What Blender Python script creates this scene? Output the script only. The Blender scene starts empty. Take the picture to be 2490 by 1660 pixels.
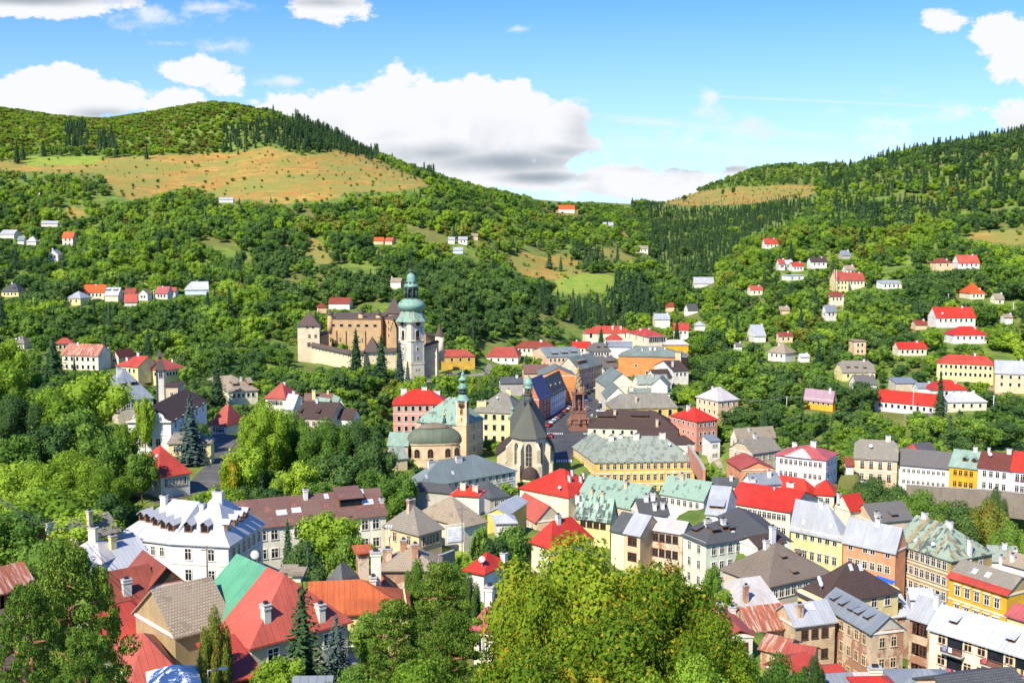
import bpy, math, random
import numpy as np
from mathutils import Vector
from math import sin, cos, atan, atan2, radians, pi, sqrt, exp, log

S = bpy.context.scene
COL = S.collection
random.seed(7)

# ------------------------------------------------------------------ camera
F, CX, CY, HOR = 2600.0, 1176.0, 784.0, 520.0      # focal length, centre and horizon, in pixels of a 2352 wide picture
PITCH = atan((CY - HOR) / F)
cam_d = bpy.data.cameras.new('camera'); cam = bpy.data.objects.new('camera', cam_d); COL.objects.link(cam)
cam_d.sensor_width = 36.0; cam_d.lens = 36.0 * F / 2352.0
cam_d.clip_start = 0.5; cam_d.clip_end = 20000
cam.location = (0, 0, 0); cam.rotation_euler = (pi / 2 - PITCH, 0, 0)
S.camera = cam

def ray(px, py):
    a = (px - CX) / F; b = -(py - CY) / F
    y = cos(PITCH) + b * sin(PITCH)
    return a / y, (-sin(PITCH) + b * cos(PITCH)) / y       # x and z per metre of y

def proj(x, y, z):
    c = y * cos(PITCH) - z * sin(PITCH); u = y * sin(PITCH) + z * cos(PITCH)
    return CX + F * x / c, CY - F * u / c

# ------------------------------------------------------------------ light
S.view_settings.view_transform = 'Standard'; S.view_settings.look = 'None'
S.view_settings.exposure = 0.54; S.view_settings.gamma = 1.0
SUN_EL = radians(44); SUN_V = Vector((-0.54, -0.84, 0)).normalized() * cos(SUN_EL) + Vector((0, 0, sin(SUN_EL)))
sd = bpy.data.lights.new('sun', 'SUN'); sun = bpy.data.objects.new('sun', sd); COL.objects.link(sun)
sd.energy = 5.0; sd.angle = radians(0.5); sd.color = (1.0, 0.915, 0.76)
sun.rotation_euler = SUN_V.to_track_quat('Z', 'Y').to_euler()
sun.location = SUN_V * 900

W = bpy.data.worlds.new('World'); S.world = W; W.use_nodes = True
class NT:
    """small helper to write node trees"""
    def __init__(s, tree):
        s.t = tree; s.n = tree.nodes; s.l = tree.links
    def node(s, typ, ins=None, **props):
        n = s.n.new(typ)
        for k, v in props.items(): setattr(n, k, v)
        for k, v in (ins or {}).items(): s.put(n.inputs[k], v)
        return n
    def put(s, sock, v):
        if isinstance(v, bpy.types.NodeSocket): s.l.new(v, sock)
        elif isinstance(v, bpy.types.Node): s.l.new(v.outputs[0], sock)
        else:
            if isinstance(v, (tuple, list)) and len(v) == 3 and sock.type == 'RGBA': v = (*v, 1)
            sock.default_value = v
    def m(s, op, a, b=None, c=None, clamp=False):
        n = s.n.new('ShaderNodeMath'); n.operation = op; n.use_clamp = clamp
        for i, v in enumerate((a, b, c)):
            if v is not None: s.put(n.inputs[i], v)
        return n.outputs[0]
    def mix(s, f, a, b, mode='MIX'):
        n = s.n.new('ShaderNodeMix'); n.data_type = 'RGBA'; n.blend_type = mode
        s.put(n.inputs[0], f); s.put(n.inputs[6], a); s.put(n.inputs[7], b)
        return n.outputs[2]
    def ramp(s, f, lo, hi, a=0.0, b=1.0, smooth=True):
        n = s.n.new('ShaderNodeMapRange'); n.interpolation_type = 'SMOOTHSTEP' if smooth else 'LINEAR'
        for i, v in enumerate((f, lo, hi, a, b)): s.put(n.inputs[i], v)
        return n.outputs[0]
    def noise(s, vec, scale, detail=4, rough=0.55, out=0, dist=0.0, w=None):
        n = s.n.new('ShaderNodeTexNoise')
        if vec is not None: s.put(n.inputs['Vector'], vec)
        s.put(n.inputs['Scale'], scale); s.put(n.inputs['Detail'], detail); s.put(n.inputs['Roughness'], rough); s.put(n.inputs['Distortion'], dist)
        return n.outputs[out]
    def vmap(s, vec, scale=(1, 1, 1), loc=(0, 0, 0)):
        n = s.n.new('ShaderNodeMapping'); s.put(n.inputs[0], vec); n.inputs['Scale'].default_value = scale; n.inputs['Location'].default_value = loc
        return n.outputs[0]

def build_world():
    g = NT(W.node_tree); g.n.clear()
    sky = g.node('ShaderNodeTexSky', sky_type='NISHITA', sun_disc=False, sun_elevation=SUN_EL, altitude=600.0,
                 sun_rotation=atan2(SUN_V.x, SUN_V.y), air_density=1.0, dust_density=0.6, ozone_density=2.0)
    hs = g.node('ShaderNodeHueSaturation', {'Saturation': 1.35, 'Value': 1.0, 'Color': sky.outputs[0], 'Hue': 0.503})
    tc = g.node('ShaderNodeTexCoord')
    sp = g.node('ShaderNodeSeparateXYZ', {0: tc.outputs['Generated']})
    yy = g.m('MAXIMUM', sp.outputs[1], 0.02)
    t = g.m('DIVIDE', sp.outputs[0], yy); e = g.m('DIVIDE', sp.outputs[2], yy)
    co = g.node('ShaderNodeCombineXYZ', {0: t, 1: g.m('MULTIPLY', e, 1.5), 2: 0.0}).outputs[0]
    n1 = g.noise(co, 11, 8, 0.6); n2 = g.noise(co, 42, 6, 0.62); n3 = g.noise(co, 5.0, 3, 0.5)
    def blobs(lst):
        acc = None
        for (px, py, rx, ry, k) in lst:
            cx, cz = ray(px, py)
            a = g.m('DIVIDE', g.m('SUBTRACT', t, cx), rx / F); b = g.m('DIVIDE', g.m('SUBTRACT', e, cz), ry / F)
            d = g.m('SQRT', g.m('ADD', g.m('MULTIPLY', a, a), g.m('MULTIPLY', b, b)))
            v = g.m('MULTIPLY', g.m('SUBTRACT', 1.0, d), k)
            acc = v if acc is None else g.m('MAXIMUM', acc, v)
        return acc
    dn = g.m('ADD', g.m('MULTIPLY', g.m('SUBTRACT', n1, 0.5), 2.4), g.m('MULTIPLY', g.m('SUBTRACT', n2, 0.5), 1.7))
    thick = blobs([(970, 300, 330, 140, 1.0), (810, 275, 215, 78, .9), (1240, 300, 150, 105, .9), (1080, 235, 220, 75, .9), (1130, 400, 260, 50, .8),
                   (1500, 420, 330, 42, .75), (60, 235, 270, 88, 1.0), (250, 225, 120, 50, .8), (400, 235, 75, 40, .8), (450, 162, 100, 38, .75),
                   (515, 190, 45, 32, .6), (2310, 90, 95, 55, .8), (2330, 150, 90, 50, .8), (2350, 275, 95, 50, .8), (2168, 48, 62, 34, .62),
                   (60, 10, 300, 32, .75), (745, 20, 105, 38, .6), (2600, 300, 200, 100, 1.0), (-300, 200, 300, 90, 1.0)])
    thin = blobs([(350, 40, 130, 45, .7), (520, 105, 90, 28, .6), (660, 185, 70, 18, .7), (1630, 220, 34, 22, .8), (1560, 330, 420, 75, .35), (1190, 68, 40, 13, .6),
                  (2080, 300, 220, 80, .4), (500, 15, 200, 20, .5), (390, 100, 60, 12, .5)])
    a1 = g.ramp(g.m('ADD', thick, g.m('MULTIPLY', dn, 0.66)), 0.02, 0.22)
    a2 = g.ramp(g.m('ADD', thin, g.m('MULTIPLY', dn, 0.9)), 0.05, 0.75, 0.0, 0.75)
    # long faint contrails
    def trail(x0, y0, x1, y1, wpx, k):
        ax, az = ray(x0, y0); bx, bz = ray(x1, y1); sl = (bz - az) / (bx - ax)
        d = g.m('ABSOLUTE', g.m('SUBTRACT', g.m('SUBTRACT', e, az), g.m('MULTIPLY', g.m('SUBTRACT', t, ax), sl)))
        v = g.ramp(d, 0.0, wpx / F, k, 0.0)
        v = g.m('MULTIPLY', v, g.ramp(t, ax, ax + .03)); v = g.m('MULTIPLY', v, g.ramp(t, bx - .05, bx, 1.0, 0.0))
        return g.m('MULTIPLY', v, g.ramp(n2, .2, .6, .4, 1.0))
    tr = g.m('MAXIMUM', trail(1360, 268, 1980, 322, 16, .42), trail(1560, 218, 2330, 252, 5, .33))
    tr = g.m('MAXIMUM', tr, trail(1360, 320, 2200, 385, 26, .32))
    alpha = g.m('MAXIMUM', g.m('MAXIMUM', a1, a2), tr, clamp=True)
    # grey undersides: cloud shading painted into the colour with placed blobs
    dark = blobs([(1160, 372, 200, 30, .75), (1000, 352, 150, 26, .5), (1335, 300, 40, 50, .25), (1240, 408, 120, 18, .8), (230, 262, 90, 20, .6), (60, 0, 250, 14, .6), (1620, 388, 160, 10, .55), (740, 5, 90, 12, .4), (1300, 350, 90, 20, .4)])
    sh = g.ramp(g.m('ADD', dark, g.m('MULTIPLY', g.m('SUBTRACT', n1, 0.5), 1.0)), -0.25, 0.75)
    folds = g.ramp(g.noise(co, 16, 5, .55, dist=.6), .42, .62, 0.0, 0.22)
    cc = g.mix(sh, (0.66, 0.67, 0.69), (0.27, 0.31, 0.36))
    low = g.ramp(e, ray(0, 330)[1], ray(0, 240)[1], 1.0, 0.0)
    cc = g.mix(g.m('MULTIPLY', folds, low), cc, (0.3, 0.34, 0.4))
    lp = g.m('MULTIPLY', alpha, g.ramp(sp.outputs[1], 0.02, 0.3))
    # pale band towards the horizon, mixed into the sky colour
    hz = g.ramp(e, 0.0, 0.19, 0.62, 0.0, smooth=False)
    skyc = g.mix(1.0, hs.outputs[0], (0.098, 0.110, 0.150), 'MULTIPLY')
    skyc = g.mix(hz, skyc, (0.40, 0.58, 0.74))
    out = g.mix(lp, skyc, cc)
    bg = g.node('ShaderNodeBackground', {'Color': out, 'Strength': 1.0})
    g.node('ShaderNodeOutputWorld', {0: bg.outputs[0]})
build_world()
W.name = 'sky'
W.cycles.sampling_method = 'MANUAL'; W.cycles.sample_map_resolution = 512
S.cycles.max_bounces = 6; S.cycles.diffuse_bounces = 4; S.cycles.glossy_bounces = 2; S.cycles.transmission_bounces = 3; S.cycles.transparent_max_bounces = 8; S.cycles.caustics_reflective = False; S.cycles.caustics_refractive = False
# ------------------------------------------------------------------ terrain
# control points: column, distance, row of the ground there
CP = []
def prof(px, *pts):
    for D, py in pts: CP.append((px, D, py + (12 if px >= 1900 and 1000 < D < 1400 else 7 if D > 1250 else 0)))
prof(-500, (60, 2000), (120, 1500), (250, 1130), (450, 880), (700, 650), (1000, 480), (1300, 330), (1650, 230), (3000, 330))
prof(0, (60, 2100), (100, 1620), (130, 1480), (170, 1330), (250, 1120), (300, 1040), (360, 965), (450, 870), (560, 760), (660, 690), (820, 600), (1000, 475), (1150, 400), (1300, 345), (1600, 245), (1750, 250), (3000, 420))
prof(250, (60, 2100), (100, 1640), (130, 1500), (170, 1330), (250, 1130), (300, 1030), (360, 965), (450, 865), (560, 755), (650, 692), (820, 590), (1000, 475), (1150, 400), (1300, 345), (1560, 272), (1650, 275), (3000, 420))
prof(500, (60, 2100), (100, 1650), (130, 1510), (170, 1350), (200, 1260), (250, 1160), (300, 1060), (360, 980), (450, 900), (560, 790), (700, 680), (850, 575), (1000, 480), (1150, 410), (1300, 340), (1480, 238), (1600, 235), (3000, 420))
prof(800, (60, 2150), (100, 1660), (150, 1440), (200, 1265), (250, 1170), (350, 1010), (450, 905), (530, 848), (600, 800), (720, 690), (850, 585), (950, 520), (1050, 455), (1200, 390), (1320, 345), (1400, 345), (3000, 430))
prof(890, (330, 1120), (380, 1060), (430, 1000), (480, 920), (520, 874))
prof(640, (1400, 275), (1500, 270), (1250, 345))
prof(1000, (60, 2200), (100, 1680), (150, 1460), (200, 1310), (250, 1210), (350, 1118), (400, 1055), (440, 1000), (485, 930), (520, 884), (590, 845), (680, 720), (850, 590), (1000, 480), (1100, 425), (1250, 428), (3000, 450))
prof(1250, (60, 2250), (100, 1700), (150, 1490), (200, 1350), (250, 1245), (320, 1150), (380, 1085), (430, 1003), (480, 962), (560, 900), (640, 850), (720, 740), (850, 665), (960, 600), (1100, 545), (1300, 495), (1500, 462), (1700, 470), (3000, 480))
prof(1400, (430, 1010), (560, 905), (620, 875), (690, 815), (760, 740), (850, 685), (960, 610), (1200, 530), (1500, 495), (1900, 458), (2200, 465))
prof(1550, (60, 2280), (100, 1720), (150, 1520), (215, 1385), (260, 1290), (320, 1190), (380, 1105), (440, 1030), (520, 940), (620, 850), (700, 790), (820, 720), (1000, 640), (1300, 565), (1700, 510), (2050, 462), (2300, 455), (3000, 480))
prof(1750, (215, 1440), (260, 1370), (320, 1230), (380, 1110), (430, 1020), (480, 950), (550, 865), (650, 775), (800, 665), (930, 572), (1100, 530), (1400, 485), (1800, 460), (2200, 429), (2500, 378), (3000, 420))
prof(1950, (60, 2350), (150, 1680), (215, 1490), (260, 1395), (310, 1270), (350, 1130), (400, 1040), (450, 960), (520, 880), (620, 780), (740, 680), (820, 610), (940, 545), (1080, 470), (1250, 405), (1500, 390), (2300, 425), (2500, 372), (3000, 420))
prof(2150, (150, 1700), (215, 1530), (260, 1420), (310, 1300), (345, 1130), (400, 1030), (450, 945), (520, 865), (600, 770), (700, 690), (800, 600), (920, 535), (1050, 450), (1180, 362), (1300, 340), (3000, 430))
prof(2352, (60, 2400), (150, 1720), (215, 1560), (260, 1440), (310, 1330), (345, 1145), (400, 1030), (450, 950), (500, 905), (580, 800), (660, 710), (780, 600), (900, 500), (1020, 410), (1130, 322), (1250, 310), (3000, 420))
prof(2800, (60, 2400), (150, 1720), (310, 1330), (345, 1145), (500, 860), (700, 600), (900, 430), (1130, 270), (1250, 270), (3000, 400))

def _k(r2): return 0.5 * r2 * np.log(r2 + 1e-9)
KX, KY = 1 / 330.0, 3.2
cpx = np.array([c[0] for c in CP], float); cD = np.array([c[1] for c in CP], float)
cw = np.array([ray(c[0], c[2])[1] for c in CP]); ct = np.array([ray(c[0], c[2])[0] for c in CP])
_A = np.stack([ct * F * KX, np.log(cD) * KY], 1)
_n = len(_A); _d2 = ((_A[:, None] - _A[None]) ** 2).sum(2)
_M = np.zeros((_n + 3, _n + 3)); _M[:_n, :_n] = _k(_d2) + np.eye(_n) * 0.03
_M[:_n, _n] = 1; _M[:_n, _n + 1:] = _A; _M[_n, :_n] = 1; _M[_n + 1:, :_n] = _A.T
_sol = np.linalg.solve(_M, np.concatenate([cw, [0, 0, 0]]))
NT_, NR_ = 330, 430
gt = np.linspace(-0.68, 0.68, NT_); gl = np.linspace(log(45.0), log(3400.0), NR_)
_T, _L = np.meshgrid(gt, gl)                               # rows by distance
_Q = np.stack([_T.ravel() * F * KX, _L.ravel() * KY], 1)
_w = np.zeros(len(_Q))
for i in range(0, len(_Q), 4000):
    q = _Q[i:i + 4000]; d2 = ((q[:, None] - _A[None]) ** 2).sum(2)
    _w[i:i + 4000] = _k(d2) @ _sol[:_n] + _sol[_n] + q @ _sol[_n + 1:]
_Y = np.exp(_L.ravel()); _X = _T.ravel() * _Y; _Z = _w * _Y
# small folds of the hillside
def _fold(x, y):
    s = np.clip((y - 520) / 500, 0, 1)
    s = s * np.clip((1500 - y) / 500, .25, 1); return s * (2.6 * np.sin(x / 41 + y / 90) * np.sin(y / 57 + 1.3) + 1.6 * np.sin(x / 23 - y / 31 + 2) + 2.5 * np.sin(x / 120 + 2.2) * np.sin(y / 160))
_Z = _Z + _fold(_X, _Y)
GZ = _Z.reshape(NR_, NT_)
# level places: (px, py, D, radius, row of ground)
def flatten_at(cx, cy, r, z, soft=1.6):
    X = _X.reshape(NR_, NT_); Y = _Y.reshape(NR_, NT_)
    d = np.hypot(X - cx, Y - cy) / r
    k = np.clip((soft - d) / (soft - 1), 0, 1); k = k * k * (3 - 2 * k)
    GZ[:] = GZ * (1 - k) + z * k

def zg(x, y):
    y = max(y, 46.0); t = x / y
    u = (t - gt[0]) / (gt[1] - gt[0]); v = (log(y) - gl[0]) / (gl[1] - gl[0])
    i = int(min(max(u, 0), NT_ - 1.001)); j = int(min(max(v, 0), NR_ - 1.001)); a = min(max(u - i, 0), 1); b = min(max(v - j, 0), 1)
    return float((GZ[j, i] * (1 - a) + GZ[j, i + 1] * a) * (1 - b) + (GZ[j + 1, i] * (1 - a) + GZ[j + 1, i + 1] * a) * b)

def hit_ground(px, py, h=0.0, y0=60, y1=3300):
    """the first place on the ray of pixel (px, py) that stands h metres above the ground"""
    tx, tz = ray(px, py); y = y0; step = 1.01
    while y < y1:
        if tz * y - zg(tx * y, y) <= h:
            lo, hi = y / step, y
            for _ in range(20):
                m = (lo + hi) / 2
                if tz * m - zg(tx * m, m) <= h: hi = m
                else: lo = m
            return hi
        y *= step
    return y1

# zoomed crops the corner pixels were measured in: origin x, origin y, pixels per crop pixel
FR = {'A': (0, 566.8, .28138), 'B': (566.8, 566.8, .28138), 'C': (1133.5, 661.2, .28138), 'D': (1690.8, 519.5, .28138), 'E': (0, 944.6, .28138),
      'F': (566.8, 1039, .28138), 'G': (1133.5, 944.6, .28138), 'H': (1690.8, 897.4, .28138), 'I': (0, 1190.2, .24097), 'J': (472.3, 1190.2, .24097),
      'K': (1039, 1190.2, .24097), 'L': (1596.4, 1126.9, .3213), 'M': (614, 595.1, .2211), 'N': (850.1, 831.2, .2008), 'O': (1265.8, 736.8, .2815),
      'P': (0, 0, 1.0), 'Q': (0, 188.9, .36145), 'R': (755.7, 330.6, .36145), 'S': (1501.9, 236.2, .36145)}
def fx(f, x): return FR[f][0] + x * FR[f][2]
def fy(f, y): return FR[f][1] + y * FR[f][2]

def in_poly(x, y, poly):
    c = False; n = len(poly); j = n - 1
    for i in range(n):
        xi, yi = poly[i]; xj, yj = poly[j]
        if (yi > y) != (yj > y) and x < (xj - xi) * (y - yi) / (yj - yi) + xi: c = not c
        j = i
    return c
# open ground, as outlines of the ground seen in the picture
DRY = [[(-60, 372), (60, 368), (170, 372), (330, 358), (520, 352), (615, 336), (700, 360), (760, 345), (850, 358), (905, 385), (1000, 425), (900, 440), (800, 440), (760, 460), (640, 466), (560, 458), (520, 462), (480, 440), (440, 425), (300, 462), (255, 440), (235, 400), (60, 395), (-60, 390)],
       [(140, 470), (215, 478), (200, 500), (150, 500)], [(700, 540), (735, 545), (760, 600), (770, 612), (735, 612), (705, 590)],
       [(1470, 455), (1570, 445), (1690, 430), (1840, 424), (1905, 432), (1850, 452), (1700, 470), (1560, 472)],
       [(1165, 590), (1200, 575), (1240, 590), (1290, 582), (1340, 605), (1335, 635), (1280, 645), (1230, 640), (1195, 625)],
       [(1370, 565), (1420, 575), (1460, 595), (1440, 600), (1390, 590)], [(1215, 465), (1320, 480), (1360, 497), (1280, 492)],
       [(1420, 525), (1470, 545), (1430, 545)], [(1830, 590), (1870, 570), (1870, 590)], [(2200, 540), (2330, 525), (2400, 560), (2300, 560)], [(1900, 700), (1960, 700), (1960, 720)]]
GRASS = [[(1230, 660), (1310, 630), (1400, 628), (1440, 650), (1380, 672), (1290, 676)], [(970, 855), (1000, 838), (1060, 858), (1040, 870), (975, 874)],
         [(520, 835), (600, 840), (690, 850), (660, 872), (530, 868)], [(590, 1090), (680, 1080), (700, 1105), (600, 1120)], [(60, 360), (240, 360), (220, 378), (60, 380)],
         [(290, 655), (400, 640), (390, 660), (300, 668)], [(2030, 610), (2100, 595), (2100, 610)], [(280, 780), (370, 780), (350, 800), (280, 800)], [(600, 1262), (670, 1262), (690, 1300), (610, 1300)],
         [(880, 1245), (920, 1240), (930, 1275), (890, 1280)], [(1000, 1265), (1080, 1245), (1075, 1275), (1020, 1300)]]
SCRUB = [[(-60, 240), (270, 268), (480, 232), (560, 240), (660, 290), (860, 360), (850, 372), (750, 340), (620, 335), (520, 355), (330, 358), (100, 350), (-60, 350)]]

def build_terrain():
    X = _X.reshape(NR_, NT_); Y = _Y.reshape(NR_, NT_)
    co = np.stack([X, Y, GZ], 2).reshape(-1, 3)
    idx = np.arange(NR_ * NT_).reshape(NR_, NT_)
    q = np.stack([idx[:-1, :-1], idx[:-1, 1:], idx[1:, 1:], idx[1:, :-1]], 2).reshape(-1, 4)
    me = bpy.data.meshes.new('ground')
    me.vertices.add(len(co)); me.vertices.foreach_set('co', co.astype(np.float32).ravel())
    me.loops.add(q.size); me.loops.foreach_set('vertex_index', q.ravel().astype(np.int32))
    me.polygons.add(len(q)); me.polygons.foreach_set('loop_start', np.arange(0, q.size, 4, dtype=np.int32))
    me.polygons.foreach_set('use_smooth', np.ones(len(q), bool))
    me.update(calc_edges=True)
    zone = np.zeros((len(co), 4), np.float32); zone[:, 3] = 1
    c = co[:, 1] * cos(PITCH) - co[:, 2] * sin(PITCH); u = co[:, 1] * sin(PITCH) + co[:, 2] * cos(PITCH)
    PX = CX + F * co[:, 0] / c; PY = CY - F * u / c
    for ch, polys in ((0, DRY), (1, GRASS)):
        for poly in polys:
            xs = [p[0] for p in poly]; ys = [p[1] for p in poly]
            far = max(ys) < 520
            near = np.where((PX > min(xs)) & (PX < max(xs)) & (PY > min(ys)) & (PY < max(ys)))[0]
            for k in near:
                if in_poly(PX[k], PY[k], poly): zone[k, ch] = 1
    zone[:, 2] = np.clip((co[:, 1] - 1900) / 300, 0, 1)
    zz = zone.reshape(NR_, NT_, 4)
    for _ in range(2): zz[1:-1, 1:-1, :2] = (zz[:-2, 1:-1, :2] + zz[2:, 1:-1, :2] + zz[1:-1, :-2, :2] + zz[1:-1, 2:, :2] + zz[1:-1, 1:-1, :2]) / 5
    at = me.color_attributes.new('zone', 'FLOAT_COLOR', 'POINT'); at.data.foreach_set('color', zone.ravel())
    o = bpy.data.objects.new('ground', me); COL.objects.link(o); o['kind'] = 'structure'
    m = bpy.data.materials.new('ground_cover'); m.use_nodes = True; g = NT(m.node_tree); bs = g.n['Principled BSDF']
    z = g.node('ShaderNodeVertexColor', layer_name='zone'); sp = g.node('ShaderNodeSeparateColor', {0: z.outputs[0]})
    pos = g.node('ShaderNodeNewGeometry').outputs['Position']
    n1 = g.noise(pos, .02, 5, .6); n2 = g.noise(pos, .12, 6, .65); n3 = g.noise(g.vmap(pos, (.35, .12, 1)), .25, 5, .65)
    base = g.mix(g.ramp(n2, .35, .65), (.10, .165, .035), (.20, .26, .05))
    base = g.mix(g.ramp(n1, .5, .62, 0, .7), base, (.17, .15, .055))
    dry = g.mix(g.ramp(n3, .3, .6), (.46, .28, .065), (.33, .21, .055))
    dry = g.mix(g.ramp(g.noise(pos, .035, 5, .7), .5, .6), dry, (.42, .21, .055))
    dry = g.mix(g.ramp(n2, .5, .66, 0, .8), dry, (.17, .19, .05))
    dry = g.mix(g.ramp(g.noise(g.vmap(pos, (.25, 1.1, .25)), .09, 6, .75), .5, .62, 0, .6), dry, (.55, .36, .12)); dry = g.mix(g.ramp(g.noise(pos, .3, 6, .8), .5, .66, 0, .55), dry, (.13, .13, .035))
    dry = g.mix(g.ramp(n1, .40, .60, 0, .8), dry, (.22, .24, .06))
    gr = g.mix(g.ramp(n2, .3, .7), (.17, .28, .04), (.30, .34, .06))
    e = g.m('ADD', sp.outputs[0], g.m('MULTIPLY', g.m('SUBTRACT', n2, .5), 1.3))
    c1 = g.mix(g.ramp(e, .35, .6), base, dry)
    e2 = g.m('ADD', sp.outputs[1], g.m('MULTIPLY', g.m('SUBTRACT', n2, .5), .7))
    c1 = g.mix(g.ramp(e2, .35, .6), c1, gr)
    g.put(bs.inputs['Base Color'], c1); bs.inputs['Roughness'].default_value = .95; bs.inputs['Specular IOR Level'].default_value = .1
    bp = g.node('ShaderNodeBump', {'Strength': .6, 'Distance': .8, 'Height': g.noise(pos, .5, 6, .7)}); g.put(bs.inputs['Normal'], bp.outputs[0])
    me.materials.append(m)
    return o
# ------------------------------------------------------------------ materials
MATS = {}
def new_mat(name):
    m = bpy.data.materials.new(name); m.use_nodes = True; g = NT(m.node_tree)
    return m, g, g.n['Principled BSDF']
def lin(r, g_, b):
    f = lambda c: (c / 255 / 12.92) if c < 10 else ((c / 255 + .055) / 1.055) ** 2.4
    return (f(r), f(g_), f(b))
def sc3(c, k): return tuple(min(1, v * k) for v in c)

def stucco(name, c, dirt=.25, worn=0.0, worn_c=(.30, .20, .13), rough=.9):
    if name in MATS: return MATS[name]
    m, g, bs = new_mat(name)
    pos = g.node('ShaderNodeNewGeometry').outputs['Position']
    n1 = g.noise(pos, .35, 5, .6); n2 = g.noise(g.vmap(pos, (1, 1, .18)), 1.1, 5, .65)
    col = g.mix(g.ramp(n1, .35, .65), sc3(c, .86), sc3(c, 1.06))
    col = g.mix(g.ramp(n2, .5, .72, 0, dirt), col, (c[0] * .45, c[1] * .42, c[2] * .38))
    if worn:
        n3 = g.noise(g.vmap(pos, (1, 1, .6)), .42, 7, .68)
        col = g.mix(g.ramp(n3, .58 - worn * .2, .61 - worn * .2 + .02), col, worn_c)
        n4 = g.noise(g.vmap(pos, (1, 1, .7)), .9, 6, .7)
        col = g.mix(g.ramp(n4, .57, .62, 0, .75), col, (.34, .27, .2))
    g.put(bs.inputs['Base Color'], col); bs.inputs['Roughness'].default_value = rough; bs.inputs['Specular IOR Level'].default_value = .2
    b = g.node('ShaderNodeBump', {'Strength': .25, 'Distance': .05, 'Height': g.noise(pos, 3.0, 4, .7)}); g.put(bs.inputs['Normal'], b.outputs[0])
    MATS[name] = m; return m

def stone(name, c, c2=None, scale=.8):
    if name in MATS: return MATS[name]
    m, g, bs = new_mat(name); c2 = c2 or sc3(c, .6)
    pos = g.node('ShaderNodeNewGeometry').outputs['Position']
    n1 = g.noise(pos, .3, 6, .65); n2 = g.noise(g.vmap(pos, (1, 1, 1.6)), scale * 2.2, 4, .8); n3 = g.noise(g.vmap(pos, (1, 1, .25)), .6, 5, .6)
    col = g.mix(g.ramp(n1, .35, .68), c, sc3(c, .82)); col = g.mix(g.ramp(n2, .5, .7, 0, .55), col, c2)
    col = g.mix(g.ramp(n3, .56, .72, 0, .5), col, c2)
    g.put(bs.inputs['Base Color'], col); bs.inputs['Roughness'].default_value = .95; bs.inputs['Specular IOR Level'].default_value = .1
    b = g.node('ShaderNodeBump', {'Strength': .5, 'Distance': .12, 'Height': n2}); g.put(bs.inputs['Normal'], b.outputs[0])
    MATS[name] = m; return m

def metal_roof(name, c, seam=.62, fade=.12, rust=0.0, rust_c=(.30, .10, .04), rough=.5, bare=None, spec=.4, sheets=True):
    """sheet metal roof with standing seams; u runs along the eave and v up the slope, in metres"""
    if name in MATS: return MATS[name]
    m, g, bs = new_mat(name)
    uv = g.node('ShaderNodeTexCoord').outputs['UV']; sp = g.node('ShaderNodeSeparateXYZ', {0: uv})
    pos = g.node('ShaderNodeNewGeometry').outputs['Position']
    fu = g.m('FRACT', g.m('DIVIDE', sp.outputs[0], seam)); line = g.ramp(g.m('ABSOLUTE', g.m('SUBTRACT', fu, .5)), .0, .09, 1, 0)
    cell = g.m('FLOOR', g.m('DIVIDE', sp.outputs[0], seam)); row = g.m('FLOOR', g.m('DIVIDE', g.m('ADD', sp.outputs[1], g.m('MULTIPLY', cell, 1.37)), 2.3))
    wn = g.node('ShaderNodeTexWhiteNoise', {'Vector': g.node('ShaderNodeCombineXYZ', {0: cell, 1: row, 2: 0.0}).outputs[0]}, noise_dimensions='3D').outputs[0]
    n1 = g.noise(pos, .22, 5, .6); n2 = g.noise(g.vmap(uv, (1.6, .16, 1)), 1.0, 6, .7)
    col = g.mix(g.ramp(n1, .3, .7), sc3(c, 1 - fade), sc3(c, 1 + fade))
    if sheets: col = g.mix(g.m('MULTIPLY', g.m('SUBTRACT', wn, .5), .22 + fade), col, (1, 1, 1), 'ADD') if False else g.mix(g.ramp(wn, 0, 1, 0, .3 + fade, False), col, sc3(c, .66))
    if bare: col = g.mix(g.ramp(n2, .5, .58), col, bare)
    col = g.mix(g.ramp(n2, .42, .78, 0, .38), col, (c[0] * .6 + .01, c[1] * .62 + .008, c[2] * .62 + .006)); col = g.mix(g.ramp(g.noise(pos, .09, 3, .5), .45, .7, 0, .25), col, (c[0] * .85 + .06, c[1] * .85 + .05, c[2] * .85 + .04))
    if rust: col = g.mix(g.ramp(n2, .68 - rust * .25, .78 - rust * .25), col, rust_c)
    col = g.mix(g.m('MULTIPLY', line, .45), col, sc3(c, .45))
    g.put(bs.inputs['Base Color'], col); bs.inputs['Roughness'].default_value = rough; bs.inputs['Specular IOR Level'].default_value = spec
    h = g.m('ADD', g.m('MULTIPLY', line, 1.0), g.m('MULTIPLY', g.noise(pos, .8, 3, .6), .5))
    b = g.node('ShaderNodeBump', {'Strength': .45, 'Distance': .06, 'Height': h}); g.put(bs.inputs['Normal'], b.outputs[0])
    MATS[name] = m; return m

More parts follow.
